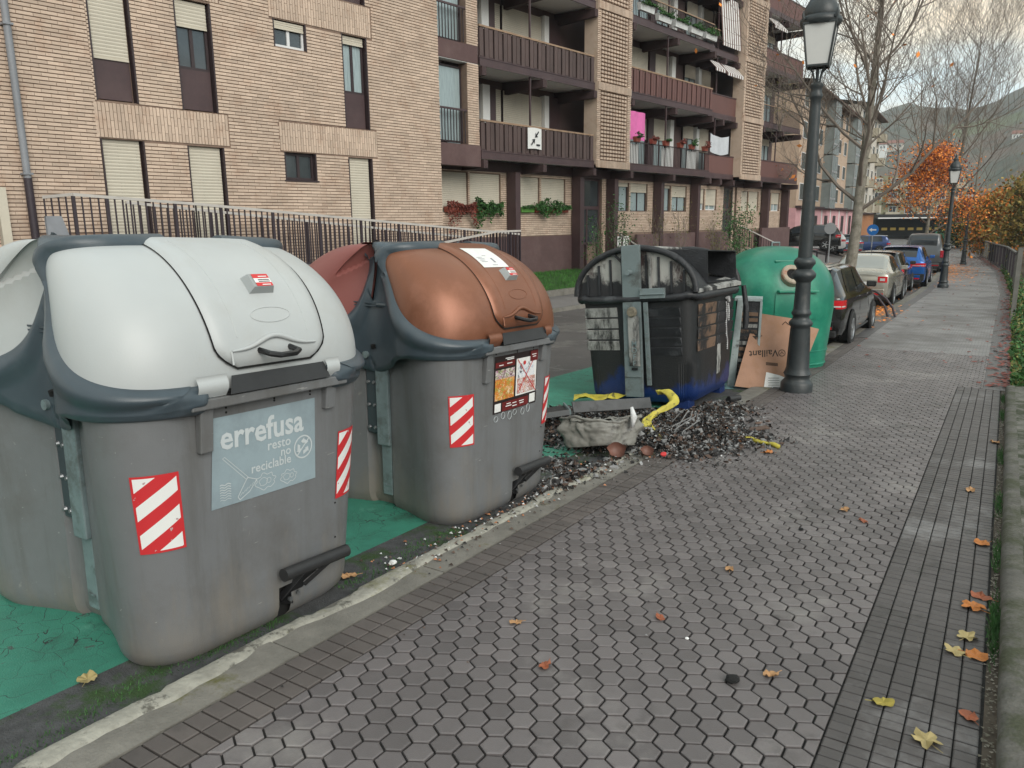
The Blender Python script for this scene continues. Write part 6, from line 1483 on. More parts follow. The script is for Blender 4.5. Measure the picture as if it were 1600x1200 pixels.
# small houses on the hillside
def house(x, y, z, w_, d_, h_, lab):
    r = thing('hillside_house', lab, 'house', 'small houses on the hillside', None, (x, y, z)); g = MB(); g.box(-w_/2, w_/2, -d_/2, d_/2, -6, h_); part('wall', g, M['cream'] if w_ > 9 else M['white'], r)
    g = MB(); g.add([(-w_/2-.5, -d_/2-.5, h_), (w_/2+.5, -d_/2-.5, h_), (w_/2+.5, d_/2+.5, h_), (-w_/2-.5, d_/2+.5, h_), (-w_/2, 0, h_+2.2), (w_/2, 0, h_+2.2)], [(0,1,5,4), (2,3,4,5), (1,2,5), (3,0,4)]); part('roof', g, mat('tile_roof', (.22, .09, .06), .8, var=.15), r)
    for k in range(3): g = MB(); g.box(-w_*.33+k*w_*.3, -w_*.20+k*w_*.3, -d_/2-.06, -d_/2-.01, h_*.35, h_*.7); part('window', g, M['glass'], r)
# ================================================================== HILLS
M['hill'] = mat('wooded_hillside', (.085, .085, .062), .95, var=.4, scale=.035, dirt_or_sheen=(.13, .085, .06), dscale=.02, dthr=(.45, .62), detail=10)
overlay(M['hill'], (.05, .065, .045), .06, (.5, .6), det=10); overlay(M['hill'], (.11, .13, .06), .008, (.58, .64), det=4)
def hill(name, rows, r0, r1, seed, amp, m):
    """rows: (px-like azimuth in degrees from the street, crest height at distance r1)"""
    g = MB(); na, nr = 150, 26; a0, a1 = rows[0][0], rows[-1][0]
    def f(u, v):
        a = lerp(a0, a1, u); H = interp(rows, a); t = v; r = lerp(r0, r1, t); prof = smooth(0, .92, t)**1.1 if t < .92 else 1 - .25*(t-.92)/.08
        z = -6 + (H+6)*prof; k = amp*prof
        z += k*(noise.noise((a*.35, r*.012, seed))*1.0 + .45*noise.noise((a*1.1, r*.035, seed+5)) + .22*noise.noise((a*3.6, r*.1, seed+9)))
        return (r*sin(radians(a)), r*cos(radians(a)), z)
    g.grid(f, na, nr, uv=False); return struct(name, g, m, smooth=0)
hill('far_hill', [(-60, 20), (-30, 45), (-14, 66), (-10, 76), (-8, 86), (-6.6, 93), (-5, 90), (-3.1, 84), (-1.5, 88), (-.6, 97), (1.1, 108), (4, 120), (10, 130), (25, 120), (60, 80)], 330, 800, 3, 5, M['hill'])
hill('near_hill', [(-40, 4), (-14, 8), (-8, 11), (-4, 15), (-1, 24), (1, 30), (4, 38), (8, 45), (20, 50), (60, 40)], 170, 420, 8, 3, M['hill'])
rh = random.Random(21)
hn = ['white house with red roof, lower left of the hillside group', 'white hillside house beside the top of the salmon block', 'pale long house on the hillside below the left hilltop', 'small white house among trees in the middle of the hillside', 'white house on the right hillside near the picture edge', 'cream house half way up the right hillside']
for k, (a, r, z) in enumerate(((-9.0, 555, 43), (-8.2, 560, 45), (-7.7, 545, 42), (-6.9, 560, 44), (.9, 600, 58), (-.3, 560, 46))):
    house(r*sin(radians(a)), r*cos(radians(a)), z, rh.uniform(5, 10), 6, rh.uniform(2.5, 4), hn[k])
# ================================================================== VEGETATION
M['bark'] = mat('grey_bark', (.22, .20, .165), .9, var=.3, scale=9, bump=.8, bscale=40, dirt_or_sheen=(.13, .12, .09), dscale=5, dthr=(.48, .6)); M['twig'] = mat('twig_bark', (.18, .15, .125), .9, var=.15)
def leafm(name, c, var=.3): return mat(name, c, .7, var=.25, scale=1.5, island=var)
M['lf_orange'] = leafm('orange_autumn_leaf', (.78, .26, .045), .4); M['lf_yellow'] = leafm('yellow_brown_leaf', (.30, .21, .05), .4); M['lf_olive'] = leafm('olive_leaf', (.14, .14, .035), .4); M['lf_green'] = leafm('green_leaf', (.035, .11, .022), .4); M['lf_dark'] = leafm('dark_green_leaf', (.02, .06, .02), .35); M['lf_red'] = leafm('reddish_leaf', (.20, .05, .035), .4)
def tree(label, x, y, z, h, rtrunk, seed, spread=.55, levels=4, nch=(5, 5, 4, 4), leaves=None, nleaf=0, lsize=.1, lzone=(0, 1), lean=(0, 0), name='bare_tree', first=.26, group='street trees along the kerb', up=.25, twr=.0035):
    rt = random.Random(seed); root = thing(name, label, 'tree', group, None, (x, y, z)); tr = MB(); br = MB(); tips = []
    def limb(p, d, ln, r, lev, mb):
        n = 9 if lev == 0 else 5; pts = [p]; R = [r]; dd = d.copy(); q = p.copy()
        for i in range(n):
            dd = (dd + Vector((rt.uniform(-1, 1), rt.uniform(-1, 1), rt.uniform(-.6, 1)))*(.05 if lev == 0 else .20) + Vector((0, 0, up*.25 if lev else 0))).normalized(); q = q + dd*ln/n; pts.append(q.copy()); R.append(max(twr, r*(1-(i+1)/n*(.86 if lev == 0 else .62 if lev < 2 else .75))))
        mb.tube(pts, R, 10 if lev == 0 else (6 if lev == 1 else (4 if lev == 2 else 3)), cap=(lev == 0)); 
        if lev >= levels: tips.extend(pts[1:]); return
        if lev >= 1: tips.extend(pts[2:])
        for k in range(nch[lev]):
            t = (first + (1-first)*(k+rt.random()*.8)/nch[lev]) if lev == 0 else (.25 + .75*(k+rt.random())/nch[lev]); t = min(t, .99); i = min(n-1, int(t*n)); pp = pts[i].lerp(pts[i+1], t*n-i); az = rt.uniform(0, 2*pi) if lev else (k*2.4 + rt.uniform(-.4, .4)); bd_ = (pts[i+1]-pts[i]).normalized()
            side = Vector((cos(az), sin(az), 0)); side = (side - bd_*side.dot(bd_)).normalized(); nd = (bd_*(1-spread) + side*spread + Vector((0, 0, .15))).normalized()
            l2 = ln*(.46 if lev == 0 else .60)*rt.uniform(.7, 1.1)*(1.15-.5*t if lev == 0 else 1); limb(pp, nd, l2, max(twr, R[i]*(.40 if lev == 0 else .6)), lev+1, br)
    limb(Vector((0, 0, -.1)), Vector((lean[0], lean[1], 1)).normalized(), h, rtrunk, 0, tr)
    part('trunk', tr, M['bark'], root, 60); b_ = part('branches', br, M['twig'], root, 60)
    if leaves:
        zs = [t.z for t in tips]; lo, hi = min(zs), max(zs); ok = [t for t in tips if lzone[0] <= (t.z-lo)/(hi-lo) <= lzone[1]]
        for mi, lm in enumerate(leaves):
            g = MB()
            for i in range(nleaf//len(leaves)):
                c = rt.choice(ok) + Vector((rt.gauss(0, 1), rt.gauss(0, 1), rt.gauss(0, .8)))*lsize*2.2; leafq(g, c, lsize*rt.uniform(.6, 1.3), rt)
            part('crown', g, M[lm], root, stuff=True)
    return root
def leafq(g, c, s_, rt):
    a = Vector((rt.gauss(0, 1), rt.gauss(0, 1), rt.gauss(0, 1))).normalized(); b = a.cross(Vector((rt.gauss(0, 1), rt.gauss(0, 1), rt.gauss(0, 1)))).normalized()
    g.add([c - a*s_*.5, c + b*s_*.3, c + a*s_*.5, c - b*s_*.3], [(0, 1, 2, 3)])
tree('tall bare plane tree between the black hatchback and silver saloon', -3.36, 21.0, zn(21)-RD, 9.8, .155, 5, spread=.62, levels=4, nch=(18, 9, 7, 5), first=.24, leaves=['lf_orange'], nleaf=46, lsize=.13, lean=(.01, 0), lzone=(0, .5), up=.45)
tree('bare tree rising behind and above the orange crown', -3.5, 58, zn(58)-RD, 13.5, .17, 9, spread=.6, levels=4, nch=(18, 9, 7, 5), first=.3, up=.6)
tree('small maple with bright orange leaves behind the grey van', -4.2, 52, zn(52)-RD, 6.0, .15, 14, spread=.6, levels=3, nch=(9, 7, 6, 0), leaves=['lf_orange', 'lf_orange', 'lf_red'], nleaf=9500, lsize=.135, name='orange_tree', first=.3, lzone=(0, .82))
0 and tree('bare tree standing behind the railing on the right, above the bushes', 1.0, 47, zn(47)-.4, 8.5, .13, 31, spread=.62, levels=4, nch=(7, 6, 5, 3), first=.25, up=.5, group='trees beyond the path railing')
tree('bare branching tree over the far end of the path', -3.0, 75, zn(75)-.4, 11, .16, 37, spread=.6, levels=4, nch=(7, 6, 5, 3), first=.25, up=.5, group='trees beyond the path railing')
TG = 'trees beyond the path railing'
for k, (x, y, h, lv, lab) in enumerate(((2.6, 42, 4.4, ['lf_yellow', 'lf_olive'], 'yellow brown leafy tree at the right edge, nearest the railing'), (1.2, 56, 5.2, ['lf_yellow', 'lf_olive', 'lf_yellow'], 'yellowish tree left of the one at the right edge'), (-1.0, 68, 4.6, ['lf_yellow', 'lf_yellow', 'lf_orange'], 'golden brown tree behind the bend of the railing'), (-4.4, 92, 4.2, ['lf_dark', 'lf_olive'], 'dark green bush tree where the path railing ends'), (5.8, 52, 7.0, ['lf_yellow', 'lf_olive'], 'tall brown leafy tree high at the right edge'), (3.6, 78, 8.5, ['lf_yellow', 'lf_yellow', 'lf_olive'], 'large faded tree behind the golden ones'))):
    tree(lab, x, y, zn(y)-.6, h, .09, 50+k, spread=.7, levels=3, nch=(9, 7, 5, 0), leaves=lv, nleaf=9000, lsize=.12+.0018*y, name='autumn_tree', first=.08, group=TG)
def shrub(label, base, r, h, m, n, seed, ls=.06, stems=7, name='shrub', cat='shrub', group=None, stemh=1., fl=None, smat=None):
    rt = random.Random(seed); root = thing(name, label, cat, group, None, tuple(base)); g = MB(); lf = MB(); tips = []
    for k in range(stems):
        a = rt.uniform(0, 2*pi); q = Vector((rt.uniform(-.05, .05), rt.uniform(-.05, .05), 0)); pts = [q]; d = Vector((cos(a)*r*.5, sin(a)*r*.5, h*rt.uniform(.7, 1.05)))
        for i in range(1, 5): pts.append(q + d*i/4 + Vector((rt.gauss(0, .05), rt.gauss(0, .05), 0))*r*1.5)
        g.tube(pts, [.012, .010, .008, .006, .003], 4, cap=False); tips += pts[1 if stemh < 1 else 2:]
        for j in range(3):
            p = pts[rt.randint(1, 3)]; e_ = p + Vector((rt.gauss(0, .4)*r, rt.gauss(0, .4)*r, rt.uniform(.1, .35)*h)); g.tube([p, (p+e_)/2 + Vector((0, 0, .03)), e_], [.006, .005, .002], 3, cap=False); tips += [e_, (p+e_)/2]
    part('stems', g, smat or M['twig'], root)
    for i in range(n): leafq(lf, rt.choice(tips) + Vector((rt.gauss(0, .22)*r, rt.gauss(0, .22)*r, rt.gauss(0, .12)*h)), ls*rt.uniform(.6, 1.3), rt)
    part('foliage', lf, m, root, stuff=True); return root
def bp3(s, D): return bp(s, D, lawnz(s, D))
shrub('thin reddish rose bush left of the first entrance', bp3(22.0, 14.6), .5, 1.9, M['lf_green'], 420, 1, .07, 7, 'rose_bush'); shrub('tall leafy rose bush before the first entrance door', bp3(23.2, 14.6), .55, 2.3, M['lf_green'], 520, 2, .08, 7, 'rose_bush')
shrub('low glossy green bush on the lawn beside the burnt container', bp3(22.9, 14.4), .5, .55, M['lf_green'], 1500, 3, .10, 10, 'green_bush', stemh=.5)
shrub('sparse thorny shrub under the pair of windows right of the entrance', bp3(26.2, 14.9), .6, 2.3, M['lf_olive'], 260, 4, .06, 9, 'thin_shrub'); shrub('second sparse shrub beside the brown pillar', bp(29.0, 15.2, -.1), .7, 2.4, M['lf_olive'], 260, 5, .06, 9, 'thin_shrub')
shrub('tall green feathery shrub before the second entrance', bp(33.2, 14.6, -.25), .8, 2.3, M['lf_green'], 1700, 6, .09, 12, 'green_shrub', stemh=.5); shrub('bare shrub left of the feathery green one', bp(31.6, 14.9, -.2), .6, 2.0, M['lf_olive'], 320, 7, .07, 9, 'thin_shrub')
shrub('dark creeper tangle climbing the far balconies', bp(38.5, 15.1, 5.9), 1.3, 2.6, M['lf_olive'], 300, 8, .07, 14, 'creeper'); shrub('bare creeper stems along the lowest far balcony', bp(39.5, 15.0, 3.6), 1.6, 1.0, M['lf_orange'], 60, 9, .08, 12, 'creeper')
# window boxes: trailing plants on the ground floor sills
M['terracotta'] = mat('terracotta_plastic', (.28, .07, .045), .7, var=.15); M['greenpot'] = mat('green_plastic_pot', (.10, .26, .05), .6, var=.1)
def planter(label, s0, s1, D, z, m, lm, nl, hang, up_, seed, bm_=None, group='planters on the ground floor sills', name='window_planter', ls=.075, hh=.16):
    rt = random.Random(seed); r = thing(name, label, 'planter', group, BM @ Matrix.Translation((s0, D, z))); w_ = s1 - s0
    g = MB(); g.add([(0, 0, hh), (w_, 0, hh), (w_, .18, hh), (0, .18, hh), (.02, .03, 0), (w_-.02, .03, 0), (w_-.02, .15, 0), (.02, .15, 0)], [(4, 5, 1, 0), (5, 6, 2, 1), (6, 7, 3, 2), (7, 4, 0, 3), (7, 6, 5, 4), (0, 1, 2, 3)]); part('box', g, m, r)
    g = MB()
    for i in range(nl*3):
        t = rt.random(); x = w_*rt.random(); c_ = .6 + .4*sin(x*5+seed)
        z_ = hh + rt.random()*up_*c_ if t < .5 else hh - rt.random()**1.3*hang*c_; leafq(g, Vector((x, -.04 + rt.gauss(0, .05), z_)), ls*rt.uniform(.6, 1.3), rt)
    part('trailing_plant', g, M[lm], r, stuff=True); return r
DP = 16.02
planter('red box with reddish trailing ivy under the first cream shutter', 16.3, 17.5, DP, 1.99, M['terracotta'], 'lf_red', 330, .75, .15, 1); planter('box with dark trailing ivy under the left pair of shutters', 17.5, 18.1, DP, 1.99, M['terracotta'], 'lf_green', 360, .85, .3, 2); planter('box with tall leafy creeper right of the trailing ivy', 18.1, 18.7, DP, 1.99, M['greenpot'], 'lf_green', 300, .8, .35, 3)
planter('bright green box under the second pair of shutters', 19.7, 20.4, DP, 1.99, M['greenpot'], 'lf_green', 60, .1, .15, 4); planter('red box with bushy plant below the divide of the second shutters', 20.45, 21.1, DP, 1.99, M['terracotta'], 'lf_green', 260, .35, .3, 5); planter('long red box with low plants under the last cream shutter', 21.15, 22.3, DP, 1.99, M['terracotta'], 'lf_green', 300, .25, .25, 6)
M['whitepot'] = mat('white_plastic_box', (.60, .61, .60), .5, var=.08)
wl_ = ['leftmost white flower box on the high balcony rail', 'second white flower box from the left on the high balcony', 'middle white flower box on the high balcony', 'fourth white flower box from the left on the high balcony', 'rightmost white flower box on the high balcony rail']
for k in range(5): planter(wl_[k], 25.4 + 1.28*k, 26.4 + 1.28*k, DF-.22, 8.56 + .30 + .12*(k == 0), M['whitepot'], 'lf_green', 140, .05, .25, 20+k, group='white flower boxes on the high balcony', name='flower_box', hh=.24)
rl = ['red flower pot, first from the left on the first floor balcony rail', 'red flower pot, second on the first floor balcony rail', 'red flower pot in the middle left of the first floor rail', 'red flower pot in the middle right of the first floor rail', 'red flower pot, second last on the first floor rail', 'red flower pot at the right end of the first floor rail']
for k in range(6): planter(rl[k], 25.4 + 1.08*k + .1*(k % 2), 25.72 + 1.08*k + .1*(k % 2), DF-.16, 4.52, M['terracotta'], 'lf_red' if k % 2 else 'lf_green', 60, .05, .22, 40+k, group='red flower pots on the first floor balcony', name='flower_pot', hh=.18)
# ivy and leaves along the fence at the right
rt = random.Random(77); g = MB(); g2 = MB(); g3 = MB()
for i in range(6500):
    y = 11.3 + (rt.random()**1.6)*36; dxy = xpath(y) + (.20 + .10*noise.noise((y*.7, 0, 0)) + abs(rt.gauss(0, .26))); p = Vector((dxy, y, zn(y) + .03 + rt.random()**2.5*(.16 if y < 16 else .30))); leafq(g if rt.random() < .7 else g2, p, rt.uniform(.05, .10), rt)
for i in range(1500):
    y = 11.5 + (rt.random()**1.4)*60; p = Vector((xpath(y) + .30 - abs(rt.gauss(0, .16)), y, zn(y) + .012)); a = rt.uniform(0, 6.28); s_ = rt.uniform(.035, .06)
    g3.add([p + Vector((cos(a+k*pi/2)*s_*(1 if k % 2 else .7), sin(a+k*pi/2)*s_*(1 if k % 2 else .7), rt.uniform(0, .02))) for k in range(4)], [(0, 1, 2, 3)])
o = part('ivy', g, M['lf_green'], None); tag(o, kind='stuff'); o = part('ivy_leaves', g2, M['lf_olive'], None); tag(o, kind='stuff'); o = part('leaf_litter', g3, M['lf_red'], None); tag(o, kind='stuff')
# leaf litter under the tree, along the kerb and far path; weeds in the joint
g = MB(); g2 = MB(); g4 = MB()
def flat(g, x, y, z, s_, rt): 
    a = rt.uniform(0, 6.28); g.add([Vector((x, y, z)) + Vector((cos(a+k*pi/2)*s_*(1 if k % 2 else .65), sin(a+k*pi/2)*s_*(1 if k % 2 else .65), rt.uniform(0, .018))) for k in range(4)], [(0, 1, 2, 3)])
for i in range(900):
    y = rt.gauss(21, 1.2); x = -2.66 + rt.gauss(-.2, .35); flat(g, x, y, zn(y) - (RD if x < -2.62 else 0) + .035, rt.uniform(.03, .055), rt)
for i in range(420):
    y = rt.uniform(13, 60); x = -2.5 - abs(rt.gauss(0, .5)) + xpath(y); flat(g, x, y, zn(y) - RD + .035, rt.uniform(.03, .05), rt)
for i in range(900):
    y = rt.gauss(46, 5) ; x = xpath(y) - 2.2 + abs(rt.gauss(0, .7)); flat(g, x, y, zn(y) + .012, rt.uniform(.04, .07), rt)
for i in range(1800):
    y = rt.uniform(52, 100); x = xpath(y) + rt.uniform(-2.4, .4); flat(g2, x, y, zn(y) + .012, rt.uniform(.04, .07), rt)
for i in range(130):
    y = rt.uniform(12, 45); x = rt.uniform(-2.1, .3) + xpath(y); flat(g2, x, y, zn(y) + .01, rt.uniform(.03, .055), rt)
tag(part('leaf_litter', g, M['lf_orange'], None), kind='stuff'); tag(part('leaf_litter', g2, M['lf_red'], None), kind='stuff')
for i in range(1500):
    y = rt.choice((3.85, 4.0, 4.9, 3.95, 6.0, 7.5, 9.5, 10.6)) + rt.gauss(0, .16); x = .12 + rt.gauss(0, .012); p = Vector((x, y, zn(y) + .0)); hh = rt.uniform(.015, .05); a = rt.uniform(0, 6.28)
    g4.add([p, p + Vector((.004, 0, 0)), p + Vector((cos(a)*.02, sin(a)*.02, hh))], [(0, 1, 2)])
for i in range(1300):
    y = rt.uniform(.8, 2.2) if rt.random() < .6 else rt.uniform(2.6, 3.6); x = -2.74 + rt.gauss(0, .035) + .03*sin(y*7); p = Vector((x, y, zn(y) - RD + .02)); a = rt.uniform(0, 6.28); g4.add([p, p + Vector((.005, .002, 0)), p + Vector((cos(a)*.01, sin(a)*.01, rt.uniform(.006, .02)))], [(0, 1, 2)])
tag(part('weeds', g4, M['lf_green'], None), kind='stuff')
g = MB()
for i in range(1500):
    y = rt.uniform(.8, 11.2); x = .120 + rt.gauss(0, .012); p = Vector((x, y, zn(y) + rt.uniform(-.006, .006))); s_ = rt.uniform(.003, .010); a = rt.uniform(0, 6.28); g.add([p + Vector((cos(a+k*2.1)*s_, sin(a+k*2.1)*s_, rt.uniform(0, .006))) for k in range(3)], [(0, 1, 2)])
tag(part('joint_dirt', g, M['bark'], None), kind='stuff')
# ---- path railing at the right: posts, rails and bars
M['fence'] = mat('weathered_grey_fence', (.16, .155, .14), .8, var=.2)
fp = [(.16, 20.5, 1.62), (.20, 27, 1.45), (.20, 35, 1.25), (-.15, 45, 1.25), (-.97, 58, 1.25), (-2.6, 80, 1.25), (-5.2, 98, 1.25)]
fp = [(x + .0, y, h) for x, y, h in fp]
fe = thing('path_railing', 'long grey railing with thin bars curving along the right of the path', 'railing', None, None)
cum = 0; sp = []
for (x0, y0, h0), (x1, y1, h1) in zip(fp, fp[1:]):
    n = max(1, int(math.hypot(x1-x0, y1-y0)/2.4))
    for i in range(n): t = i/n; sp.append((lerp(x0, x1, t), lerp(y0, y1, t), lerp(h0, h1, t)))
sp.append(fp[-1])
for i, (x, y, h) in enumerate(sp):
    g = MB(); g.box(-.045, .045, -.045, .045, -.2, h+.02); o = part('post', g, M['fence'], fe); o.location = (x+.06, y, zn(y))
for (x0, y0, h0), (x1, y1, h1) in zip(sp, sp[1:]):
    g = MB(); g.bar((x0+.06, y0, zn(y0)+h0), (x1+.06, y1, zn(y1)+h1), .09, .06); part('top_rail', g, M['fence'], fe)
    g = MB(); g.bar((x0+.06, y0, zn(y0)+.15), (x1+.06, y1, zn(y1)+.15), .05, .04)
    if y0 < 60:
        nb = int(math.hypot(x1-x0, y1-y0)/.16)
        for k in range(nb): t = (k+.5)/nb; x, y = lerp(x0, x1, t)+.06, lerp(y0, y1, t); g.box(x-.012, x+.012, y-.012, y+.012, zn(y)+.1, zn(y)+lerp(h0, h1, t))
    part('infill', g, M['rail'], fe, stuff=True)
# ================================================================== FALLEN LEAVES, one by one
M['l_or'] = mat('leaf_bright_orange', (.38, .13, .02), .5, var=.25, scale=30); M['l_ye'] = mat('leaf_pale_yellow', (.33, .26, .11), .55, var=.2, scale=30); M['l_ta'] = mat('leaf_tan', (.36, .20, .09), .7, var=.25, scale=30); M['l_br'] = mat('leaf_reddish_brown', (.26, .075, .03), .6, var=.3, scale=30); M['l_ol'] = mat('leaf_olive_yellow', (.30, .24, .04), .6, var=.2, scale=30)
def leaf(label, m, x, y, s_, kind, seed, cat='leaf', z=0):
    rt = random.Random(seed); n = 20; pts = []
    for i in range(n):
        a = 2*pi*i/n; r = s_*(.9 + .08*rt.random()) if kind == 'round' else s_*(.62 + .42*abs(cos(2.5*a))**1.2 + .08*rt.random()) if kind == 'maple' else s_*(.5 + .45*abs(cos(a)) + .06*rt.random())
        pts.append((r*cos(a), r*sin(a), .004 + .22*s_*abs(noise.noise((cos(a)*1.5+seed, sin(a)*1.5, 0)))*3.5))
    g = MB(); g.add([(0, 0, .003)] + pts, [(0, 1+i, 1+(i+1) % n) for i in range(n)]); g.tube([(-s_*.2, 0, .005), (-s_*1.6, .0, .012)], .0015, 4)
    return solo('fallen_leaf', g, m, label, cat, 'fallen autumn leaves on the paving', None, (x, y, zn(y)+z), (0, 0, rt.uniform(0, 6.28)))
LV = [('small round bright orange leaf at the wall edge, farther of the two round ones', 'l_or', .04, 5.09, .045, 'round'), ('bright orange and yellow leaf touching the brown one by the wall', 'l_or', .03, 4.10, .055, 'maple'), ('reddish brown leaf at the wall, touching the bright orange one', 'l_br', .06, 4.25, .05, 'oval'), ('pale yellow lobed leaf just left of the weeds by the wall', 'l_ye', .02, 3.74, .045, 'maple'), ('pale yellow lobed leaf with long tips, second from the weeds', 'l_ye', -.02, 3.56, .045, 'maple'),
      ('round orange leaf at the wall, nearest of the round ones', 'l_or', .06, 3.57, .045, 'round'), ('olive yellow leaf in the middle of the dark pavers', 'l_ol', -.23, 2.97, .042, 'oval'), ('large pale yellow lobed leaf on the dark pavers at the bottom', 'l_ye', -.07, 2.80, .05, 'maple'), ('tan leaf on the hexagonal tiles, left of the dark pavers', 'l_ta', -.64, 2.93, .034, 'oval'), ('yellowish tan leaf in the middle of the hexagonal tiles', 'l_ta', -.75, 5.27, .04, 'oval'), ('faded reddish leaf right of the yellowish one', 'l_br', -.61, 5.11, .035, 'oval'),
      ('small crumpled red brown leaf low in the middle of the hexagonal tiles', 'l_br', -1.44, 2.48, .032, 'oval'), ('small orange brown leaf near the left edge of the hexagonal tiles', 'l_ta', -1.74, 2.73, .03, 'oval'), ('tan leaf on the pavers, far along the wall', 'l_ta', -.06, 6.26, .045, 'oval'), ('tan leaf lying centrally on the hexagonal tiles', 'l_ta', -1.10, 3.88, .034, 'oval'), ('faded pinkish leaf just above the middle of the tiles', 'l_br', -1.20, 3.14, .03, 'oval'), ('pale tan leaf at the wall near its far end', 'l_ta', .07, 8.06, .05, 'oval'),
      ('dry tan leaf in the gutter between the first two containers', 'l_ta', -2.78, 2.72, .045, 'oval'), ('yellow leaf caught under the left end of the white lidded container', 'l_ye', -2.95, 1.42, .04, 'round'), ('small brown leaf near the bottom end of the wall joint', 'l_br', .05, 3.05, .04, 'oval'), ('orange leaf beside the burnt heap on the hexagonal tiles', 'l_or', -1.56, 6.49, .045, 'oval')]
for k, (lab, m_, x, y, s_, kd) in enumerate(LV): leaf(lab, M[m_], x, y, s_, kd, 100+k, z=(-RD+.03 if x < -2.62 else 0))
# small black lumps and white paper scraps
def lump(name, label, x, y, s_, m, cat, seed, z=0, flatn=.5):
    bm_ = bmesh.new(); bmesh.ops.create_icosphere(bm_, subdivisions=2, radius=s_)
    for v in bm_.verts: v.co *= 1 + .5*noise.noise(v.co*(1.3/s_) + Vector((seed, 0, 0))); v.co.z *= flatn; v.co.z += s_*flatn*.8
    me = bpy.data.meshes.new(name); bm_.to_mesh(me); bm_.free(); me.materials.append(m); o = link(name, me, None, (x, y, zn(y)+z), (0, 0, seed)); return tag(o, label, cat)
lump('charcoal_lump', 'small black charcoal lump low on the hexagonal tiles', -.76, 2.80, .030, M['void'], 'charcoal', 3); lump('charcoal_lump', 'tiny black lump near the edge of the dark pavers', -.91, 4.73, .016, M['void'], 'charcoal', 4)
lump('paper_scrap', 'crumpled white paper scrap in the gutter between the first two containers', -2.70, 2.98, .024, M['white'], 'paper', 5, -RD+.03); lump('paper_scrap', 'tiny white paper scrap among the hexagonal tiles', -1.03, 3.03, .008, M['white'], 'paper', 6)
lump('mortar_lump', 'pale lump of mortar on the kerb at the bottom left corner', -2.46, .98, .035, M['mortar'], 'lump', 7)
for k, (x, y, lab) in enumerate(((.42, 5.3, 'short grey stick on the mossy wall top, farther one'), (.40, 3.62, 'short grey stick on the mossy wall top, nearer one'))):
    g = MB(); g.tube([(-.10, 0, .02), (0, .02, .028), (.12, -.01, .02)], [.010, .016, .012], 8); solo('stick', g, M['fence'], lab, 'stick', 'sticks on the wall top', 50, (x, y, zn(y)+.088), (0, 0, -.5))
# ================================================================== BURNT DEBRIS
M['dk1'] = mat('charred_scrap', (.016, .015, .015), .75, var=.4, scale=20, island=.5); M['dk2'] = mat('brown_charred_scrap', (.075, .048, .036), .85, var=.4, scale=20, island=.6); M['dk3'] = mat('grey_ash_scrap', (.20, .20, .20), .9, var=.3, scale=20, island=.5); M['dk4'] = mat('pale_scrap', (.50, .50, .50), .8, var=.3, scale=20, island=.3); M['dk5'] = mat('orange_scrap', (.36, .15, .07), .8, var=.3, scale=20, island=.5)
rd = random.Random(99)
HP = [(-3.55, 6.75, .62, .55, .16), (-3.0, 7.0, .75, .6, .20), (-2.42, 6.85, .50, .55, .13), (-2.25, 6.25, .34, .36, .06), (-2.75, 6.3, .6, .5, .14), (-2.55, 7.9, .38, .5, .07), (-3.3, 6.1, .4, .35, .08), (-2.95, 5.25, .35, .3, .035), (-2.68, 4.85, .14, .40, .03), (-2.0, 6.9, .26, .28, .035)]
def hz(x, y):
    z = 0
    for cx, cy, rx, ry, h in HP: z = max(z, .75*h*exp(-(((x-cx)/rx)**2 + ((y-cy)/ry)**2)*1.1))
    base = zn(y) - (RD if x < -2.62 else 0)
    return base, z*(1 + .35*noise.noise((x*5, y*5, 0)))
g = MB(); 
def mound(u, v):
    x, y = lerp(-4.3, -1.5, u), lerp(4.2, 8.7, v); b, z = hz(x, y); z = z + .02*noise.noise((x*22, y*22, 3)) + .012*noise.noise((x*50, y*50, 3)); return (x, y, b + (z - .045 if z < .06 else z - .01))
g.grid(mound, 120, 190, uv=False); o = part('ash_heap', g, M['dk1'], None, smooth=0); tag(o, kind='stuff')
gs = {k: MB() for k in ('dk1', 'dk2', 'dk3', 'dk4', 'dk5')}
for i in range(20000):
    cx, cy, rx, ry, h = rd.choice(HP); x, y = cx + rd.gauss(0, .62)*rx, cy + rd.gauss(0, .62)*ry; b, z = hz(x, y)
    k = rd.choices(('dk1', 'dk2', 'dk3', 'dk4', 'dk5'), (40, 27, 28, 3, 2))[0]; s_ = rd.choice((.006, .009, .012, .016, .022, .034))*rd.uniform(.7, 1.3)*(.6 if k in ('dk4', 'dk5') else 1)
    c = Vector((x, y, b + z + rd.uniform(-.01, .035)*(1 if z > .04 else .2))); n = rd.randint(4, 6); a = Vector((rd.gauss(0, 1), rd.gauss(0, 1), rd.gauss(0, .35))).normalized(); q = Vector((rd.gauss(0, 1), rd.gauss(0, 1), rd.gauss(0, .5))); q = (q - a*q.dot(a)).normalized(); w_ = a.cross(q)
    ring = [c + a*s_*cos(2*pi*j/n)*rd.uniform(.6, 1.2) + q*s_*.6*sin(2*pi*j/n)*rd.uniform(.5, 1.2) + w_*s_*.35*rd.gauss(0, 1) for j in range(n)]; cc = c + w_*s_*rd.uniform(.1, .5)
    gs[k].add(ring + [cc], [(j, (j+1) % n, n) for j in range(n)])
for i in range(1500):    # specks thrown further out over kerb and tiles
    x, y = rd.gauss(-2.1, .55), rd.gauss(6.2, 1.4); s_ = rd.uniform(.003, .009); k = rd.choice(('dk1', 'dk1', 'dk1', 'dk1', 'dk2', 'dk3')); zb = zn(y) - (RD if x < -2.62 else 0) + .004
    gs[k].add([(x+s_, y, zb), (x-s_*.5, y+s_, zb+.003), (x-s_*.6, y-s_*.8, zb+.004)], [(0, 1, 2)])
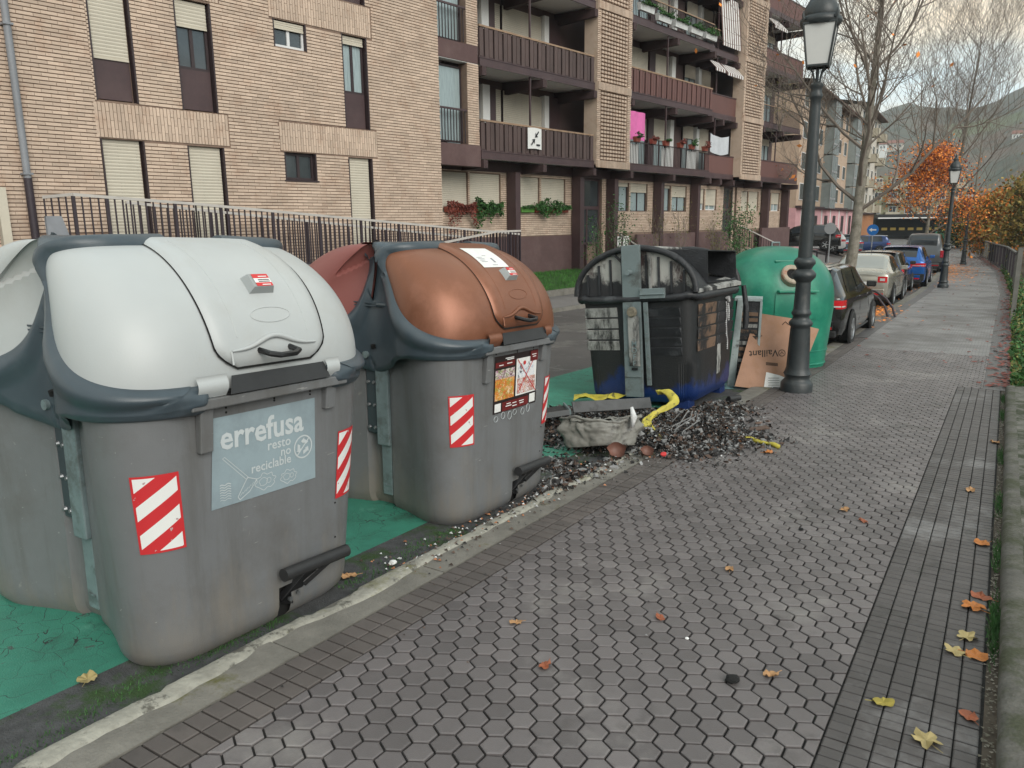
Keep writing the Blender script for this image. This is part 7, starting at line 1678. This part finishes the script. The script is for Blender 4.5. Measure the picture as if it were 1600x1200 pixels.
for i in range(500):
    x, y = rd.gauss(-2.63, .10), rd.uniform(2.9, 5.6); s_ = rd.uniform(.004, .016); k = rd.choice(('dk1', 'dk2', 'dk2', 'dk4', 'dk5')); zb = zn(y) - (RD*.6 if x < -2.62 else 0) + .006
    gs[k].add([(x+s_, y, zb), (x-s_*.5, y+s_, zb+.006), (x-s_*.6, y-s_*.8, zb+.004)], [(0, 1, 2)])
for k, g in gs.items(): tag(part('burnt_debris', g, M[k], None), kind='stuff')
def at(x, y, z=0, rz=0, rx=0, ry=0): return Matrix.Translation((x, y, zn(y) - (RD if x < -2.62 else 0) + z)) @ Matrix.Rotation(rz, 4, 'Z') @ Matrix.Rotation(rx, 4, 'X') @ Matrix.Rotation(ry, 4, 'Y')
# melted grey basin
M['basin'] = mat('melted_grey_plastic', (.20, .195, .175), .6, var=.15, scale=8, bump=.3, bscale=30, dirt_or_sheen=(.09, .085, .08), dscale=5, dthr=(.5, .62), drough=.4)
bt = thing('melted_basin', 'crumpled grey melted plastic basin lying at the kerb before the burnt container', 'basin', None, at(-2.80, 5.80, .06, radians(38), radians(-20)))
g = MB()
def bas(u, v):
    a = 2*pi*u; r = lerp(.80, 1.0, v**.6)*(1 + .16*cos(4*a+pi)*-1); w1 = .085*noise.noise((cos(a)*2.2, sin(a)*2.2, v*2.4+1)) + .060*noise.noise((cos(a)*5, sin(a)*5, v*4)) + .03*noise.noise((cos(a)*11, sin(a)*11, v*9)); r += w1*(.4+v)*1.6
    return (.32*r*cos(a), .17*r*sin(a), .02 + .225*v + .03*sin(a*2+1)*v + .03*noise.noise((cos(a)*3, sin(a)*3, 7))*v)
g.grid(bas, 96, 26, uv=False); k = len(g.v); part('shell', g, M['basin'], bt, 0)
g = MB(); g.tube([Vector(bas(i/60, 1.0)) + Vector((0, 0, .004)) for i in range(61)], [.013 + .006*noise.noise((i*.4, 0, 0)) for i in range(61)], 6, cap=False); part('rim', g, M['basin'], bt, 0)
g = MB(); g.grid(lambda u, v: (.31*v*cos(2*pi*u), .165*v*sin(2*pi*u), .235 + .05*noise.noise((cos(2*pi*u)*v*3, sin(2*pi*u)*v*3, 2)) + .035*noise.noise((cos(2*pi*u)*v*8, sin(2*pi*u)*v*8, 2))), 64, 16, uv=False); part('crumpled_top', g, M['basin'], bt, 0)
g = MB(); g.tube([(.26, -.12, .34), (.27, -.14, .25), (.25, -.13, .17)], [.014, .03, .012], 6); part('melted_fold', g, M['dk4'], bt, 0)
# yellow melted strip
M['yel'] = mat('melted_yellow_plastic', (.47, .40, .05), .55, var=.15, scale=9, bump=.4, bscale=40, dirt_or_sheen=(.10, .09, .03), dscale=12, dthr=(.54, .62))
yr = thing('yellow_strip', 'curved melted bright yellow plastic strip standing over the burnt heap', 'plastic strip', None, at(-2.43, 6.15, 0))
g = MB(); ctr = [Vector(p) for p in ((.04, -.03, .03), (-.02, .02, .06), (-.12, .12, .10), (-.20, .24, .15), (-.17, .38, .20), (-.09, .50, .25), (-.08, .60, .30), (-.18, .68, .34), (-.26, .70, .33))]
def strip3(u, v):
    t = v*(len(ctr)-1); i = min(int(t), len(ctr)-2); f = t-i; p0 = ctr[max(0, i-1)]; p1 = ctr[i]; p2 = ctr[i+1]; p3 = ctr[min(len(ctr)-1, i+2)]
    p = .5*((2*p1) + (p2-p0)*f + (2*p0-5*p1+4*p2-p3)*f*f + (3*p1-p0-3*p2+p3)*f**3); a = 2*pi*u; w_ = .042 + .014*sin(v*9) - .03*(v < .1); 
    return (p.x + w_*cos(a)*.9 + .01*noise.noise((a, v*14, 0)), p.y + w_*cos(a)*.35, p.z + .020*sin(a) + .018*cos(2*a)*sin(v*7) + .012*noise.noise((a*2, v*20, 1)))
g.grid(strip3, 16, 60, uv=False); part('strip', g, M['yel'], yr, 0)
g = MB(); g.grid(lambda u, v: (-3.95 + .75*u - .1*v, 7.45 + .55*u + .22*v + .05*sin(u*9), zn(7.6) - RD + .09 + .05*u + .07*noise.noise((u*5, v*3, 0)) + .02*sin(v*6)), 16, 6, uv=False); solo('yellow_sheet', g, M['yel'], 'flat sooty yellow plastic sheet under the front of the burnt container', 'plastic sheet', smooth=0)
g = MB(); pts = [(-2.02 + .055*i, 6.90 - .02*i + .02*sin(i*1.9), zn(6.8) + .012 + .012*abs(sin(i*1.3))) for i in range(10)]; g.tube(pts, [.012 + .012*abs(sin(i*2.2)) for i in range(10)], 5); solo('yellow_shred', g, M['yel'], 'twisted yellow and green shred trailing onto the hexagonal tiles', 'plastic shred', smooth=0)
# dark plank, steel tray, brown plank
g = MB(); g.box(-.42, .42, -.055, .055, -.012, .012); solo('charred_board', g, mat('charred_board', (.06, .062, .064), .6, var=.25, scale=8, dirt_or_sheen=(.02, .02, .02), dscale=6), 'long dark grey charred board lying across the heap behind the basin', 'board', None, None, mat=at(-3.10, 6.65, .27, radians(48), radians(62), radians(4)), bevel=.004)
tr_ = thing('steel_tray', 'dented shallow tray with bright steel edge sticking out behind the brown lidded container', 'tray', None, at(-3.62, 6.12, .17, radians(40), 0, radians(-6)))
g = MB(); g.box(-.38, .30, -.02, .28, 0, .015); part('base', g, M['dk1'], tr_); g = MB(); g.box(-.38, .30, -.035, -.02, -.004, .045); part('edge', g, M['bolt'], tr_); g = MB(); g.box(.30, .315, -.03, .28, -.004, .045); part('edge', g, M['galv'], tr_); g = MB(); g.tube([(-.1, .1, -.14), (-.1, .1, 0)], [.10, .15], 14); part('bowl', g, M['basin'], tr_, 50)
g = MB(); g.box(-.19, .19, -.03, .03, -.006, .006); solo('wood_strip', g, M['dk2'], 'thin reddish brown slat lying on the tiles right of the heap', 'slat', None, None, mat=at(-1.90, 7.18, .025, radians(50), radians(8), radians(-3)))
g = MB(); g.tube([(0, 0, 0), (.0, .16, .0)], .035, 12); g.tube([(0, .01, 0), (0, -.002, 0)], .028, 12); solo('black_can', g, M['rubber'], 'black open pipe end lying by the kerb beyond the burnt container', 'pipe', None, 40, mat=at(-2.50, 8.45, .05, radians(-30)))
g = MB(); g.lathe([(.028, 0), (.036, .085), (.034, .085), (.026, .004)], 16); solo('paper_cup', g, M['white'], 'small crushed white cup in the gutter beside the second pedal', 'cup', None, 40, mat=at(-2.70, 4.82, .04, .4, radians(80)))
g = MB(); g.lathe([(.024, 0), (.025, .012), (.018, .015)], 16); solo('red_cap', g, M['red'], 'bright red bottle cap on the kerb below the yellow strip', 'cap', None, 40, mat=at(-2.24, 5.82, .03, 0, .4))
M['bowlb'] = mat('burnt_brown_bowl', (.16, .075, .055), .55, var=.25, scale=14)
for x, y, r_, lab, rx in ((-2.58, 5.62, .075, 'broken brown bowl leaning on the grey basin', .7), (-2.36, 5.75, .055, 'small brown bowl left of the red cap', .5)):
    g = MB(); g.grid(lambda u, v: (r_*cos(2*pi*u)*sin(v*1.45)*(1+.12*sin(5*u*2*pi)*v), r_*sin(2*pi*u)*sin(v*1.45), r_*(1-cos(v*1.45))), 24, 8, uv=False); solo('brown_bowl', g, M['bowlb'], lab, 'bowl', 'broken bowls on the kerb', 0, mat=at(x, y, .03, .6, rx))
for k in range(5):
    g = MB(); x0 = -2.46 + .035*k + .02*sin(k*7); g.tube([(x0, 6.9-.02*k, zn(6.8)+.20), (x0+.02+.02*k, 6.72-.03*k, zn(6.7)+.20+.03*sin(k*3)), (x0-.02+.05*sin(k*2), 6.60-.05*k, zn(6.6)+.12), (x0+.05*cos(k*5), 6.50-.05*k, zn(6.5)+.03)], .0055, 5)
    solo('melted_cable', g, M['dk3'], ['pale grey melted cable beside the yellow strip, leftmost of five', 'pale grey melted cable beside the yellow strip, second of five', 'pale grey melted cable beside the yellow strip, middle of five', 'pale grey melted cable beside the yellow strip, fourth of five', 'pale grey melted cable beside the yellow strip, rightmost of five'][k], 'cable', 'melted cables over the heap', 50)
# soot and puddle on the ground beyond the container
g = MB(); g.add([(-3.05 + .34*cos(a)*(1+.25*sin(3*a)), 9.72 + .30*sin(a)*(1+.2*cos(5*a)), zn(9.72 + .3*sin(a)) - RD + .024) for a in [2*pi*i/32 for i in range(32)]], [tuple(range(32))]); struct('pale_blue_residue', g, mat('pale_blue_residue', (.18, .33, .36), .5, var=.4, scale=6, dirt_or_sheen=(.03, .05, .05), dscale=7, dthr=(.45, .55)))
# ================================================================== HAZE
hm = bpy.data.materials.new('haze_air'); hm.use_nodes = True; hn_ = hm.node_tree; hn_.nodes.clear()
pv = hn_.nodes.new('ShaderNodeVolumePrincipled'); pv.inputs['Color'].default_value = (.80, .88, .95, 1); pv.inputs['Density'].default_value = .0004; pv.inputs['Anisotropy'].default_value = .2
ho = hn_.nodes.new('ShaderNodeOutputMaterial'); hn_.links.new(pv.outputs[0], ho.inputs['Volume'])
g = MB(); g.box(-900, 900, -660, 1000, -12, 150); o = part('haze', g, hm, None); o['kind'] = 'stuff'
